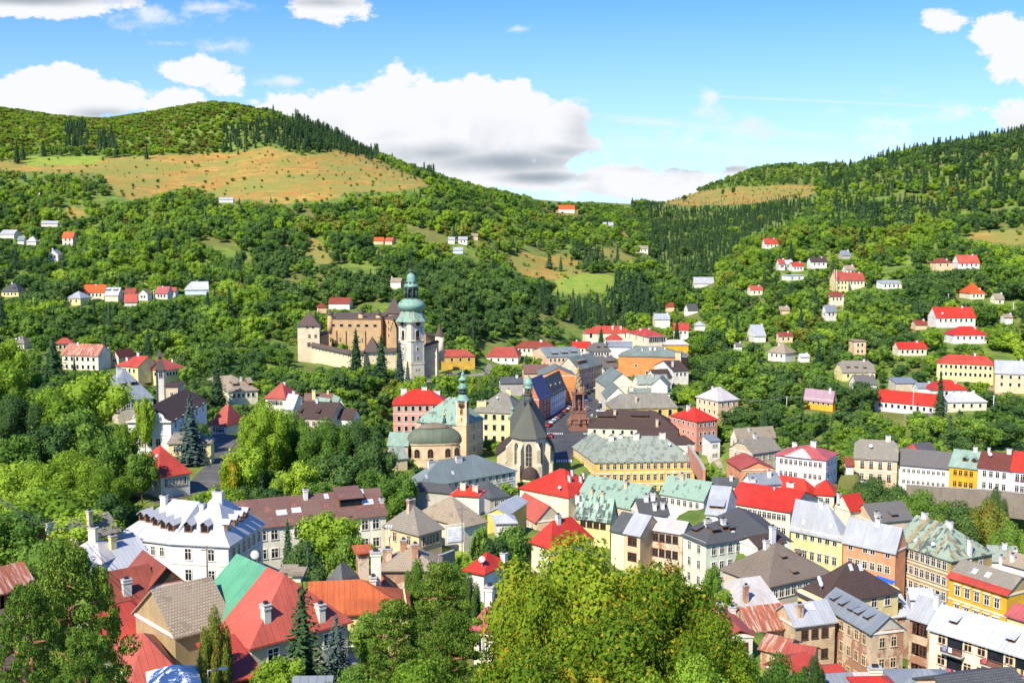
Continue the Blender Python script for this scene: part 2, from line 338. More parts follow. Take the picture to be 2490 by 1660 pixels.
def tile_roof(name, c, c2=None, row=.36, col_w=.3, moss=.3, patch=0.0, patch_c=(.3, .25, .2)):
    if name in MATS: return MATS[name]
    m, g, bs = new_mat(name); c2 = c2 or sc3(c, .6)
    uv = g.node('ShaderNodeTexCoord').outputs['UV']; pos = g.node('ShaderNodeNewGeometry').outputs['Position']
    bt = g.node('ShaderNodeTexBrick', {'Vector': uv, 'Color1': (*c, 1), 'Color2': (*sc3(c, .78), 1), 'Mortar': (*sc3(c, .42), 1), 'Scale': 1.0, 'Mortar Size': .035, 'Bias': 0.0, 'Brick Width': col_w, 'Row Height': row})
    n1 = g.noise(pos, .25, 6, .65); n2 = g.noise(g.vmap(uv, (1.2, .35, 1)), .8, 6, .7)
    col = g.mix(g.ramp(n1, .4, .7, 0, .75), bt.outputs[0], c2); col = g.mix(g.ramp(n2, .52, .7, 0, moss), col, sc3(c2, .6))
    if patch: col = g.mix(g.ramp(g.noise(g.vmap(uv, (1, 1, 1)), .55, 4, .5), .62 - patch * .2, .64 - patch * .2), col, patch_c)
    g.put(bs.inputs['Base Color'], col); bs.inputs['Roughness'].default_value = .88; bs.inputs['Specular IOR Level'].default_value = .2
    b = g.node('ShaderNodeBump', {'Strength': .6, 'Distance': .06, 'Height': bt.outputs[1]}, invert=True); g.put(bs.inputs['Normal'], b.outputs[0])
    MATS[name] = m; return m

def patchy_roof(name, c, c2, cell=(.9, 1.6), share=.5, stain=None):
    """old copper-green sheets, part of them gone dark"""
    if name in MATS: return MATS[name]
    m, g, bs = new_mat(name)
    uv = g.node('ShaderNodeTexCoord').outputs['UV']; sp = g.node('ShaderNodeSeparateXYZ', {0: uv}); pos = g.node('ShaderNodeNewGeometry').outputs['Position']
    cu = g.m('FLOOR', g.m('DIVIDE', sp.outputs[0], cell[0])); cv = g.m('FLOOR', g.m('DIVIDE', sp.outputs[1], cell[1]))
    wn = g.node('ShaderNodeTexWhiteNoise', {'Vector': g.node('ShaderNodeCombineXYZ', {0: cu, 1: cv, 2: 1.5}).outputs[0]}, noise_dimensions='3D').outputs[0]
    n1 = g.noise(pos, .4, 5, .7); n2 = g.noise(g.vmap(uv, (1.5, .25, 1)), 1.2, 6, .75)
    f = g.ramp(g.m('ADD', g.m('MULTIPLY', n1, 1.3), g.m('ADD', g.m('MULTIPLY', wn, .25), g.m('MULTIPLY', n2, .75))), 1.52 - share * .7, 1.60 - share * .7)
    col = g.mix(f, c, c2)
    col = g.mix(g.ramp(n2, .35, .5, .3, 0), col, sc3(c, 1.35))
    if stain: col = g.mix(g.ramp(g.noise(g.vmap(uv, (1.4, .06, 1)), .35, 5, .6), .54, .62, 0, .75), col, stain)
    fu = g.m('FRACT', g.m('DIVIDE', sp.outputs[0], cell[0] * .7)); line = g.ramp(g.m('ABSOLUTE', g.m('SUBTRACT', fu, .5)), .0, .08, 1, 0)
    col = g.mix(g.m('MULTIPLY', line, .4), col, sc3(c, .5))
    g.put(bs.inputs['Base Color'], col); bs.inputs['Roughness'].default_value = .7
    b = g.node('ShaderNodeBump', {'Strength': .4, 'Distance': .05, 'Height': line}); g.put(bs.inputs['Normal'], b.outputs[0])
    MATS[name] = m; return m

def plain(name, c, rough=.6, metal=0.0, spec=.4, noise=.15, scale=1.0):
    if name in MATS: return MATS[name]
    m, g, bs = new_mat(name)
    pos = g.node('ShaderNodeNewGeometry').outputs['Position']
    g.put(bs.inputs['Base Color'], g.mix(g.ramp(g.noise(pos, scale, 5, .6), .3, .7), sc3(c, 1 - noise), sc3(c, 1 + noise)))
    bs.inputs['Roughness'].default_value = rough; bs.inputs['Metallic'].default_value = metal; bs.inputs['Specular IOR Level'].default_value = spec
    MATS[name] = m; return m
def glass_pane():
    return plain('window_glass', (.018, .022, .028), .12, 0, .6, .35, .7)

_WALL = dict(redwood=(.30, .05, .04), white=(.74, .71, .64), bright=(.78, .77, .73), cream=(.76, .70, .52), pale=(.74, .72, .60), yellow=(.78, .52, .13), lemon=(.78, .66, .30), ochre=(.62, .38, .07), gold=(.72, .40, .04),
             pink=(.68, .36, .27), salmon=(.74, .33, .18), rose=(.62, .28, .20), orange=(.68, .27, .09), brick=(.52, .20, .11), beige=(.58, .50, .38), grey=(.48, .45, .40), lilac=(.66, .58, .68),
             greenish=(.70, .74, .58), brown=(.40, .30, .16), tan=(.62, .50, .33), peach=(.76, .54, .34), bluewhite=(.66, .74, .86))
def wallm(k):
    if k in _WALL: return stucco('wall_' + k, _WALL[k])
    if k == 'ruin': return stucco('wall_ruin', (.60, .46, .32), .45, .5, (.38, .2, .13))
    if k == 'ruin_red': return stucco('wall_ruin_red', (.40, .17, .09), .5, .75, (.60, .50, .38))
    if k == 'old_ochre': return stucco('wall_old_ochre', (.44, .32, .13), .55, .25, (.34, .25, .13))
    if k == 'old_beige': return stucco('wall_old_beige', (.60, .47, .30), .5, .3, (.45, .33, .22))
    if k == 'castle': return stone('wall_castle', (.74, .62, .42), (.52, .42, .28))
    if k == 'castle_brown': return stone('wall_castle_brown', (.56, .38, .20), (.30, .18, .10))
    if k == 'wood': return plain('wall_wood', (.10, .055, .035), .85, noise=.4, scale=2)
    if k == 'wood_light': return plain('wall_wood_light', (.42, .22, .08), .8, noise=.3, scale=2)
    raise KeyError(k)
def roofm(k):
    D_ = {
     'red': lambda: metal_roof('roof_red', (.52, .035, .016), fade=.10, rough=.5),
     'red2': lambda: metal_roof('roof_red_faded', (.46, .060, .035), fade=.2, rough=.55),
     'pinkred': lambda: metal_roof('roof_rose_red', (.50, .105, .065), fade=.14, rough=.5, seam=.7),
     'rosy': lambda: metal_roof('roof_rosy', (.44, .105, .10), fade=.14, rough=.5, seam=.7),
     'orange': lambda: metal_roof('roof_orange', (.70, .10, .015), fade=.1),
     'rust': lambda: metal_roof('roof_rust_orange', (.46, .105, .03), fade=.25, rust=.5, rust_c=(.28, .05, .02), rough=.75),
     'rustwhite': lambda: metal_roof('roof_rust_flaked', (.36, .11, .06), fade=.25, bare=(.55, .42, .33), rust=.35, rough=.7),
     'redtile': lambda: tile_roof('roof_red_tile', (.34, .075, .045), (.25, .08, .06)),
     'maroon': lambda: tile_roof('roof_maroon', (.20, .06, .045), (.15, .06, .05)),
     'mauve': lambda: tile_roof('roof_mauve', (.24, .13, .11), (.20, .13, .10), patch=.1, patch_c=(.27, .11, .09)),
     'brown': lambda: tile_roof('roof_brown', (.105, .070, .060), (.08, .055, .05)),
     'brownred': lambda: metal_roof('roof_brown_red', (.26, .062, .035), fade=.2, rough=.6),
     'redslate': lambda: metal_roof('roof_brick_red', (.38, .075, .05), fade=.15, rough=.6),
     'taupe': lambda: tile_roof('roof_taupe', (.25, .20, .155), (.20, .165, .13), moss=.15),
     'tan': lambda: tile_roof('roof_tan', (.43, .35, .25), (.33, .27, .19), patch=.15, patch_c=(.25, .2, .15)),
     'grey': lambda: tile_roof('roof_grey', (.20, .19, .18), (.15, .14, .13)),
     'greytan': lambda: tile_roof('roof_grey_tan', (.33, .30, .24), (.25, .22, .18), patch=.1),
     'slate': lambda: tile_roof('roof_slate', (.115, .12, .125), (.09, .09, .10), moss=.15),
     'dark': lambda: metal_roof('roof_dark_sheet', (.085, .095, .095), fade=.2, rough=.6),
     'bluegrey': lambda: metal_roof('roof_blue_grey', (.22, .25, .28), fade=.12),
     'silver': lambda: metal_roof('roof_silver', (.40, .42, .44), fade=.1, rough=.5),
     'white': lambda: metal_roof('roof_white_sheet', (.50, .515, .53), fade=.10, rough=.5),
     'whiterust': lambda: metal_roof('roof_white_rust', (.52, .49, .46), fade=.15, rust=.25, rust_c=(.33, .2, .14)),
     'lilac': lambda: metal_roof('roof_lilac', (.40, .26, .30), fade=.12),
     'blue': lambda: metal_roof('roof_blue', (.06, .07, .20), fade=.12),
     'green': lambda: metal_roof('roof_mint_green', (.11, .34, .19), fade=.14, seam=.7),
     'verdi': lambda: patchy_roof('roof_verdigris', (.23, .34, .26), (.09, .13, .10), share=.34),
     'verdi_dark': lambda: patchy_roof('roof_verdigris_worn', (.27, .40, .31), (.05, .065, .06), share=.60),
     'verdi_grey': lambda: patchy_roof('roof_verdigris_grey', (.26, .30, .245), (.17, .19, .155), share=.5),
     'verdi_rust': lambda: patchy_roof('roof_verdigris_rusty', (.27, .34, .25), (.07, .09, .08), share=.52, stain=(.33, .20, .07)),
     'verdi_plain': lambda: metal_roof('roof_verdigris_plain', (.26, .37, .29), fade=.18),
     'slategreen': lambda: metal_roof('roof_slate_green', (.17, .21, .185), fade=.2, rough=.65),
     'slateteal': lambda: metal_roof('roof_slate_teal', (.20, .25, .25), fade=.12, rough=.65),
     'khaki': lambda: metal_roof('roof_khaki', (.25, .24, .19), fade=.15, rough=.65, bare=(.20, .17, .13)),
     'castle': lambda: tile_roof('roof_shingle', (.16, .115, .095), (.12, .09, .075)),
    }
    return D_[k]()

# ------------------------------------------------------------------ mesh helpers
class MB:
    """collects polygons (with a material slot and uv each) and links them as ONE mesh object"""
    def __init__(s): s.v = []; s.f = []; s.mi = []; s.uv = []; s.sm = []
    def add(s, vs, fs, mi=0, uvs=None, smooth=False):
        o = len(s.v); s.v += [tuple(v) for v in vs]
        for k, f in enumerate(fs):
            s.f.append([i + o for i in f]); s.mi.append(mi); s.uv.append(uvs[k] if uvs else None); s.sm.append(smooth)
    def box(s, x0, x1, y0, y1, z0, z1, mi=0):
        s.add([(x0, y0, z0), (x1, y0, z0), (x1, y1, z0), (x0, y1, z0), (x0, y0, z1), (x1, y0, z1), (x1, y1, z1), (x0, y1, z1)],
              [(0, 3, 2, 1), (4, 5, 6, 7), (0, 1, 5, 4), (1, 2, 6, 5), (2, 3, 7, 6), (3, 0, 4, 7)], mi)
    def lathe(s, prof, n=24, cx=0, cy=0, mi=0, smooth=True, rot=0, cap=True, squash=1.0):
        vs = []; fs = []
        for (r, z) in prof:
            for k in range(n):
                a = rot + 2 * pi * k / n; vs.append((cx + r * cos(a), cy + r * sin(a) * squash, z))
        for j in range(len(prof) - 1):
            for k in range(n):
                a, b = j * n + k, j * n + (k + 1) % n
                fs.append((a, b, b + n, a + n))
        if cap: fs.append(tuple(range(n))[::-1]); fs.append(tuple(range((len(prof) - 1) * n, len(prof) * n)))
        s.add(vs, fs, mi, smooth=smooth)
    def tube(s, p, q, r, n=6, mi=0, r2=None):
        p = Vector(p); q = Vector(q); d = (q - p).normalized(); a = d.orthogonal().normalized(); b = d.cross(a); r2 = r if r2 is None else r2
        vs = [p + (a * cos(2 * pi * k / n) + b * sin(2 * pi * k / n)) * r for k in range(n)] + [q + (a * cos(2 * pi * k / n) + b * sin(2 * pi * k / n)) * r2 for k in range(n)]
        s.add(vs, [(k, (k + 1) % n, n + (k + 1) % n, n + k) for k in range(n)] + [tuple(range(n))[::-1], tuple(range(n, 2 * n))], mi, smooth=True)
    def mesh(s, name, mats):
        me = bpy.data.meshes.new(name); me.from_pydata(s.v, [], s.f)
        for m in mats: me.materials.append(m)
        me.polygons.foreach_set('material_index', s.mi); me.polygons.foreach_set('use_smooth', s.sm)
        ul = me.uv_layers.new(name='UVMap')
        uv = []
        for p, u in zip(me.polygons, s.uv):
            if u: uv += [c for t in u for c in t]
            else:
                n = p.normal
                for vi in p.vertices:
                    c = me.vertices[vi].co
                    if abs(n.z) > .95: uv += [c.x, c.y]
                    else:
                        h = Vector((-n.y, n.x, 0)).normalized(); up = n.cross(h); uv += [c.dot(h), c.dot(up)]
        ul.data.foreach_set('uv', uv); me.update()
        return me
    def build(s, name, mats, parent=None, loc=None, rz=None):
        if not isinstance(mats, (list, tuple)): mats = [mats]
        return link(name, s.mesh(name, mats), parent, loc, rz)
def link(name, me, parent=None, loc=None, rz=None):
    o = bpy.data.objects.new(name, me); COL.objects.link(o)
    if parent is not None: o.parent = parent
    if loc is not None: o.location = loc
    if rz is not None: o.rotation_euler = (0, 0, rz)
    return o
def tag(o, label=None, cat=None, group=None, kind=None):
    if label: o['label'] = label
    if cat: o['category'] = cat
    if group: o['group'] = group
    if kind: o['kind'] = kind
    return o
def thing(name, label, cat, loc, rz=0, group=None):
    return tag(link(name, None, None, loc, rz), label, cat, group)

PROTECT = []      # (px0, px1, py0, py1, depth): places in the picture where a house shows; no random tree may stand before it
FOOT = []         # (x, y, radius) of built ground

def shell(b, vs, fs, thick=.18, mi=0):
    """a roof skin given as top faces, with thickness"""
    n = len(vs); edges = {}
    for f in fs:
        for i in range(len(f)):
            a, c = f[i], f[(i + 1) % len(f)]; edges[(a, c)] = 1
    low = [(x, y, z - thick) for x, y, z in vs]
    allv = list(vs) + low; F2 = []
    for f in fs: F2.append(tuple(f)); F2.append(tuple(i + n for i in reversed(f)))
    for (a, c) in edges:
        if (c, a) not in edges: F2.append((a, a + n, c + n, c))
    b.add(allv, F2, mi)

def roof_geo(kind, w, d, rh, ov=.45, ins=None, jk=.35, along='x', ovg=.3):
    """vertices and faces of a roof over a w by d plan whose wall top is z=0"""
    if along == 'y':
        v, f, gb = roof_geo(kind, d, w, rh, ov, (ins[0], ins[1]) if ins else None, jk, 'x', ovg)
        # rotate so that the ridge runs along y:  (x,y) -> (-y,x)
        v = [(-y, x, z) for x, y, z in v]
        return v, f, gb
    a, c = w / 2, d / 2
    if kind == 'gable':
        s = rh / c; z0 = -ov * s; X = a + ovg
        return [(-X, -c - ov, z0), (X, -c - ov, z0), (X, 0, rh), (-X, 0, rh), (X, c + ov, z0), (-X, c + ov, z0)], [(0, 1, 2, 3), (3, 2, 4, 5)], 'x'
    if kind == 'hip':
        s = rh / c; z0 = -ov * s; il, ir = ins if ins is not None else (c, c)
        il = min(il, a * .98); ir = min(ir, a * .98); L = -a - (ov if il > 0 else ovg); R = a + (ov if ir > 0 else ovg)
        v = [(L, -c - ov, z0), (R, -c - ov, z0), (R, c + ov, z0), (L, c + ov, z0), (-a + il if il > 0 else L, 0, rh), (a - ir if ir > 0 else R, 0, rh)]
        f = [(0, 1, 5, 4), (2, 3, 4, 5)]
        if ir > 0: f.append((1, 2, 5))
        if il > 0: f.append((3, 0, 4))
        return v, f, 'xl' * (il == 0) + 'xr' * (ir == 0)
    if kind == 'jerk':      # gable with clipped tops
        s = rh / c; z0 = -ov * s; X = a + ovg; yj = c * jk; zj = rh * (1 - jk); xi = a - yj * .8
        v = [(-X, -c - ov, z0), (X, -c - ov, z0), (X, -yj, zj), (xi, 0, rh), (-xi, 0, rh), (-X, -yj, zj), (X, yj, zj), (X, c + ov, z0), (-X, c + ov, z0), (-X, yj, zj)]
        return v, [(0, 1, 2, 3, 4, 5), (7, 8, 9, 4, 3, 6), (2, 6, 3), (9, 5, 4)], 'x'
    if kind == 'pyr':
        return [(-a - ov, -c - ov, -.2), (a + ov, -c - ov, -.2), (a + ov, c + ov, -.2), (-a - ov, c + ov, -.2), (0, 0, rh)], [(0, 1, 4), (1, 2, 4), (2, 3, 4), (3, 0, 4)], ''
    if kind == 'shed':
        return [(-a - ovg, -c - ov, -.1), (a + ovg, -c - ov, -.1), (a + ovg, c + .1, rh), (-a - ovg, c + .1, rh)], [(0, 1, 2, 3)], 'shed'
    if kind == 'flat':
        return [(-a - ov, -c - ov, .05), (a + ov, -c - ov, .05), (a + ov, c + ov, .25), (-a - ov, c + ov, .25)], [(0, 1, 2, 3)], ''
    if kind == 'bell':      # hipped roof with kicked eaves
        il, ir = ins if ins is not None else (c, c); k = .28; z1 = rh * .2
        def ring(e, z): return [(-a - ov + e, -c - ov + e, z), (a + ov - e, -c - ov + e, z), (a + ov - e, c + ov - e, z), (-a - ov + e, c + ov - e, z)]
        v = ring(0, -.25) + ring(min(c, a) * k, z1) + [(-a + min(il, a * .98), 0, rh), (a - min(ir, a * .98), 0, rh)]
        f = [(0, 1, 5, 4), (1, 2, 6, 5), (2, 3, 7, 6), (3, 0, 4, 7), (4, 5, 9, 8), (5, 6, 9), (6, 7, 8, 9), (7, 4, 8)]
        return v, f, ''
    if kind == 'mans':
        e = min(1.6, c * .3); z1 = rh * .68
        v = [(-a - ov, -c - ov, -.2), (a + ov, -c - ov, -.2), (a + ov, c + ov, -.2), (-a - ov, c + ov, -.2), (-a + e, -c + e, z1), (a - e, -c + e, z1), (a - e, c - e, z1), (-a + e, c - e, z1), (-a + c, 0, rh), (a - c, 0, rh)]
        return v, [(0, 1, 5, 4), (1, 2, 6, 5), (2, 3, 7, 6), (3, 0, 4, 7), (4, 5, 9, 8), (5, 6, 9), (6, 7, 8, 9), (7, 4, 8)], ''
    raise KeyError(kind)

WINM = {}
def win_meshes(w, h, style, fm, small):
    key = (round(w, 2), round(h, 2), style, fm, small)
    if key in WINM: return WINM[key]
    b = MB(); t = .15 if style != 'thin' else .08; p = .10
    a = w / 2
    if style == 'arch':
        n = 8; out = []; inn = []
        for k in range(n + 1):
            an = pi * k / n; out.append((-(a + t) * cos(an), h - a + (a + t) * sin(an))); inn.append((-a * cos(an), h - a + a * sin(an)))
        out = [(-a - t, 0)] + out + [(a + t, 0)]; inn = [(-a, 0)] + inn + [(a, 0)]
        for k in range(len(out) - 1):
            (x0, z0), (x1, z1), (x2, z2), (x3, z3) = out[k], out[k + 1], inn[k + 1], inn[k]
            b.add([(x0, -p, z0), (x1, -p, z1), (x2, -p, z2), (x3, -p, z3), (x0, .02, z0), (x1, .02, z1)], [(3, 2, 1, 0), (0, 1, 5, 4)])
        b.box(-a - t, a + t, -p - .05, .02, -t, 0)
        b.box(-.04, .04, -.06, -.02, 0, h - .1)
    else:
        b.box(-a - t, -a, -p, .02, 0, h); b.box(a, a + t, -p, .02, 0, h); b.box(-a - t, a + t, -p, .02, h, h + t); b.box(-a - t - .05, a + t + .05, -p - .06, .02, -t * .8, 0)
        if style == 'hood': b.box(-a - t - .12, a + t + .12, -.32, .02, h + t + .12, h + t + .30); 
        if style == 'box': b.box(-a - .05, a + .05, -.42, -.18, -.28, .02, 1)
        if not small:
            b.box(-.045, .045, -.075, -.03, 0, h); b.box(-a, -.045, -.075, -.03, h * .66, h * .66 + .07); b.box(.045, a, -.075, -.03, h * .66, h * .66 + .07)
    fr = b.mesh('window', [stucco('frame_' + fm, _WALL.get(fm, (.7, .7, .68)), .1) if fm != 'woodf' else plain('frame_wood', (.11, .05, .03)), plain('flower_box', (.16, .07, .03))])
    g_ = MB()
    if style == 'arch':
        n = 8; pts = [(-a, 0)] + [(-a * cos(pi * k / n), h - a + a * sin(pi * k / n)) for k in range(n + 1)] + [(a, 0)]
        g_.add([(x, -.025, z) for x, z in pts], [tuple(range(len(pts)))])
    else: g_.box(-a, a, -.025, -.005, 0, h)
    gl = g_.mesh('pane', [glass_pane()])
    WINM[key] = (fr, gl); return WINM[key]

def put_window(root, x, y, z, rz, w=1.0, h=1.5, style='plain', fm='white', small=False):
    fr, gl = win_meshes(w, h, style, fm, small)
    a = link('window', fr, root, (x, y, z), rz); link('pane', gl, a)
    return a

_chm = {}
def chimney_mesh(w, d, h, cm):
    k = (round(w, 1), round(d, 1), round(h, 1), cm)
    if k not in _chm:
        b = MB(); b.box(-w / 2, w / 2, -d / 2, d / 2, -1.2, h); b.box(-w / 2 - .08, w / 2 + .08, -d / 2 - .08, d / 2 + .08, h - .35, h - .15)
        c = MB(); c.box(-w / 2 - .12, w / 2 + .12, -d / 2 - .12, d / 2 + .12, h, h + .12)
        c.box(-w / 4, w / 4, -d / 4, d / 4, h + .12, h + .42, 1)
        _chm[k] = (b.mesh('chimney', [wallm(cm)]), c.mesh('chimney_cap', [plain('cap_concrete', (.45, .44, .42)), plain('soot', (.03, .03, .03))]))
    return _chm[k]
_dish = []
def dish_mesh():
    if not _dish:
        b = MB(); prof = [(0.02, .14), (.25, .11), (.45, .03), (.55, -.06), (.53, -.09), (.4, -.01), (.02, .08)]
        b.lathe(prof, 20, cap=False)
        me = b.mesh('satellite_dish', [plain('dish_white', (.8, .8, .8), .4)])
        _dish.append(me)
    return _dish[0]

def ray_faces(px, py, tris):
    """nearest world point of the ray of pixel (px, py) on the triangles"""
    tx, tz = ray(px, py); d = Vector((tx, 1, tz)); best = None
    for (a, b, c) in tris:
        n = (b - a).cross(c - a); den = n.dot(d)
        if abs(den) < 1e-9: continue
        t = n.dot(a) / den
        if t <= 0: continue
        p = d * t; ok = True
        for (u, v) in ((a, b), (b, c), (c, a)):
            if (v - u).cross(p - u).dot(n) < -1e-6 * n.length_squared: ok = False; break
        if ok and (best is None or t < best[0]): best = (t, p, n.normalized() if n.z > 0 else -n.normalized())
    return best

def place(f, N, M, s, h, D=None, yaw=None, w=None, d=None):
    """solve a rectangular block from its near eave corner N, the other end M of its main face and the pixel column s of the far end of its side face"""
    nx, ny = fx(f, N[0]), fy(f, N[1]); tx, tz = ray(nx, ny)
    Y = D if D else hit_ground(nx, ny, h)
    n = Vector((tx * Y, Y, tz * Y)); ze = n.z
    if M is not None:
        mx = fx(f, M[0]); right = mx > nx
        if yaw is None:
            my = fy(f, M[1]); ux, uz = ray(mx, my)
            t = ze / uz; m = Vector((ux * t, t, ze)); u = (m - n); W_ = u.length; u.normalize()
        else:
            u = Vector((cos(yaw), sin(yaw), 0)) * (1 if right else -1); ux, _ = ray(mx, ny)
            W_ = (ux * n.y - n.x) / (u.x - ux * u.y)
    else: right = True; u = Vector((cos(yaw or 0), sin(yaw or 0), 0)); W_ = w
    if w: W_ = w
    U = u if right else -u; V = Vector((-U.y, U.x, 0))
    if s is not None:
        sx, _ = ray(fx(f, s), ny); Dp = (sx * n.y - n.x) / (V.x - sx * V.y)
        if Dp <= 0 or Dp > 80: print('   bad depth', f, N, round(Dp, 1)); Dp = d or 10
    else: Dp = d or 9
    if d and s is None: Dp = d
    c = n + u * W_ / 2 + V * Dp / 2
    return c, ze, W_, Dp, atan2(U.y, U.x), right, n

def house(f, N, M, s, h, roof='gable', rc='red', wc='cream', ry=None, rh=None, label='', name='house', cat='house', group=None, D=None, yaw=None, w=None, d=None, ins=None, along='x', ov=.45,
          m=None, sd=None, ws=(1.0, 1.5), st=3.3, wst='plain', fm='white', ch=(), dm=(), sk=(), ds=(), cm='white', bands=False, off=1.55, door=None, roofl=None, jk=.35, gable_wc=None, mm=.9, quiet=False, cornice=True, base=None, dmc=None, mrange=(0, 1), ovg=.3):
    if D is None: D0 = hit_ground(fx(f, N[0]), fy(f, N[1]), h)
    else: D0 = D
    if yaw is None and M is not None and D0 > 600: yaw = radians(max(-16, min(16, math.degrees(place(f, N, M, s, h, D, None, w, d)[4]) * .3)))
    c, ze, w_, d_, rz, right, n = place(f, N, M, s, h, D, yaw, w, d)
    if ry is not None and rh is None and along == 'x' and roof in ('gable', 'hip', 'jerk', 'bell'):
        def slope_for(dd, wd=None):
            V = Vector((-sin(rz), cos(rz), 0)); cc = n + Vector((cos(rz), sin(rz), 0)) * (w_ / 2 if right else -w_ / 2) + V * dd / 2
            return (ray(fx(f, N[0]), fy(f, ry))[1] * cc.y - ze) / (dd / 2)
        k = slope_for(d_)
        if s is None and (k < .55 or k > 1.15):
            lo, hi = 3.0, 24.0
            for _ in range(24):
                m_ = (lo + hi) / 2
                if slope_for(m_) > .75: lo = m_
                else: hi = m_
            d_ = max(lo, 5.0); V = Vector((-sin(rz), cos(rz), 0)); c = n + Vector((cos(rz), sin(rz), 0)) * (w_ / 2 if right else -w_ / 2) + V * d_ / 2
    # wall foot
    flatten_at(c.x, c.y, max(w_, d_) * .5 + 1.0, ze - h, 1.7)
    cr, sr = cos(rz), sin(rz)
    def wpt(x, y, z): return Vector((c.x + x * cr - y * sr, c.y + x * sr + y * cr, z))
    if rh is None:
        if ry is not None:
            _, rzz = ray(fx(f, N[0]), fy(f, ry)); rh = rzz * c.y - ze
            if along == 'y' and roof == 'gable': rh = rzz * c.y - ze
            lowest = (.42 if roof != 'flat' else 0) * min(w_ if along == 'y' else d_, 16) / 2
            if rh < lowest: ze -= (lowest - rh); rh = lowest
            if rh > 12: print('   odd roof height', label[:40], round(rh, 1)); rh = 12
        else: rh = min(w_, d_) * .38
    foot = min(zg(*wpt(sx * w_ / 2, sy * d_ / 2, 0)[:2]) for sx in (-1, 1) for sy in (-1, 1)) - .6
    foot = min(foot, ze - h) - (2.0 if n.y < 420 else .5)
    if not quiet: print('%-52s D=%.0f w=%.1f d=%.1f yaw=%.0f wall=%.1f rh=%.1f px/m=%.1f' % (label[:52], n.y, w_, d_, math.degrees(rz), ze - foot, rh, F / n.y))
    root = thing(name, label, cat, (c.x, c.y, foot), rz, group); H_ = ze - foot
    a, b2 = w_ / 2, d_ / 2
    wm = wallm(wc)
    b = MB(); b.box(-a, a, -b2, b2, 0, H_ - .02)
    v, fc, gb = roof_geo(roof, w_, d_, rh, ov, ins, jk, along, ovg)
    # gable walls
    def gab(pts, mi=0): b.add(pts, [tuple(range(len(pts)))], mi)
    gmi = 1 if gable_wc else 0
    if roof in ('gable', 'jerk') or (roof == 'hip' and gb):
        for sgn in (-1, 1):
            if roof == 'hip' and ((sgn < 0 and 'xl' not in gb) or (sgn > 0 and 'xr' not in gb)): continue
            k = jk if roof == 'jerk' else 0
            if along == 'x':
                pts = [(sgn * a, -b2, H_ - .02), (sgn * a, b2, H_ - .02)] + ([(sgn * a, b2 * k, H_ + rh * (1 - k) - .1), (sgn * a, -b2 * k, H_ + rh * (1 - k) - .1)] if k else [(sgn * a, 0, H_ + rh - .1)])
            else:
                pts = [(-a, sgn * b2, H_ - .02), (a, sgn * b2, H_ - .02)] + ([(a * k, sgn * b2, H_ + rh * (1 - k) - .1), (-a * k, sgn * b2, H_ + rh * (1 - k) - .1)] if k else [(0, sgn * b2, H_ + rh - .1)])
            if (sgn < 0) == (along == 'x'): pts = pts[::-1]
            gab(pts, gmi)
    if roof == 'shed':
        b.add([(-a, -b2, H_ - .02), (-a, b2, H_ - .02), (-a, b2, H_ + rh - .15), (a, -b2, H_ - .02), (a, b2, H_ - .02), (a, b2, H_ + rh - .15)], [(0, 2, 1), (3, 4, 5), (1, 2, 5, 4)])
    b.build('wall', [wm] + ([wallm(gable_wc)] if gable_wc else []), root)
    r = MB(); shell(r, [(x, y, z + H_) for x, y, z in v], fc)
    ro = r.build('roof', roofm(rc), root)
    if roofl: ro['label'] = roofl
    px_m = F / n.y
    if cornice and px_m > 3.2 and roof not in ('shed', 'flat'):
        k = MB(); zc = H_ - .55; t = .14
        k.box(-a - t, a + t, -b2 - t, -b2, zc, zc + .3)
        xs = (-1 if not right else 1); xs = -1 if right else 1
        k.box(*( (-a - t, -a) if xs < 0 else (a, a + t)), -b2, b2, zc, zc + .3)
        k.build('cornice', stucco('trim_light', (.72, .70, .62), .2), root)
    # windows
    sm = px_m < 6.5
    def rowz(i): return H_ - off - ws[1] * .5 - .35 - i * st
    nwin = 0
    if m and px_m > 2.3:
        rows, cols = m[0], m[1]; x0 = -a + mm + (w_ - 2 * mm) * mrange[0]; x1 = -a + mm + (w_ - 2 * mm) * mrange[1]
        skip = m[2] if len(m) > 2 else ()
        for i in range(rows):
            for j in range(cols):
                if (i, j) in skip: continue
                z = rowz(i)
                if z < .3: continue
                x = x0 + (x1 - x0) * (j + .5) / cols
                if door is not None and i == rows - 1 and j == door: continue
                stl = wst if not isinstance(wst, (list, tuple)) else wst[min(i, len(wst) - 1)]
                put_window(root, x, -b2, z, 0, ws[0], ws[1], stl, fm, sm); nwin += 1
    if sd and px_m > 2.3:
        xs = -a if right else a
        for i in range(sd[0]):
            for j in range(sd[1]):
                z = rowz(i)
                if z < .3: continue
                y = -b2 + .7 + (d_ - 1.4) * (j + .5) / sd[1]
                stl = wst if not isinstance(wst, (list, tuple)) else wst[min(i, len(wst) - 1)]
                put_window(root, xs, y, z, -pi / 2 if right else pi / 2, ws[0], ws[1], stl, fm, sm)
    if bands and px_m > 4:
        k = MB(); t = .09
        for i in range(1, bands + 1):
            z = rowz(i) + ws[1] + .75
            k.box(-a - t, a + t, -b2 - t, -b2, z, z + .28)
            if right: k.box(-a - t, -a, -b2, b2, z, z + .28)
            else: k.box(a, a + t, -b2, b2, z, z + .28)
        k.build('string_course', stucco('trim_light', (.72, .70, .62), .2), root)
    if door is not None and m:
        x0 = -a + mm; x = x0 + (w_ - 2 * mm) * (door + .5) / m[1]; k = MB()
        z0 = rowz(m[0] - 1) - .9
        k.box(x - .75, x + .75, -b2 - .06, -b2, max(z0, .1), max(z0, .1) + 2.6); k.build('door', plain('door_wood', (.09, .045, .025)), root)
    # things on the roof
    tris = []
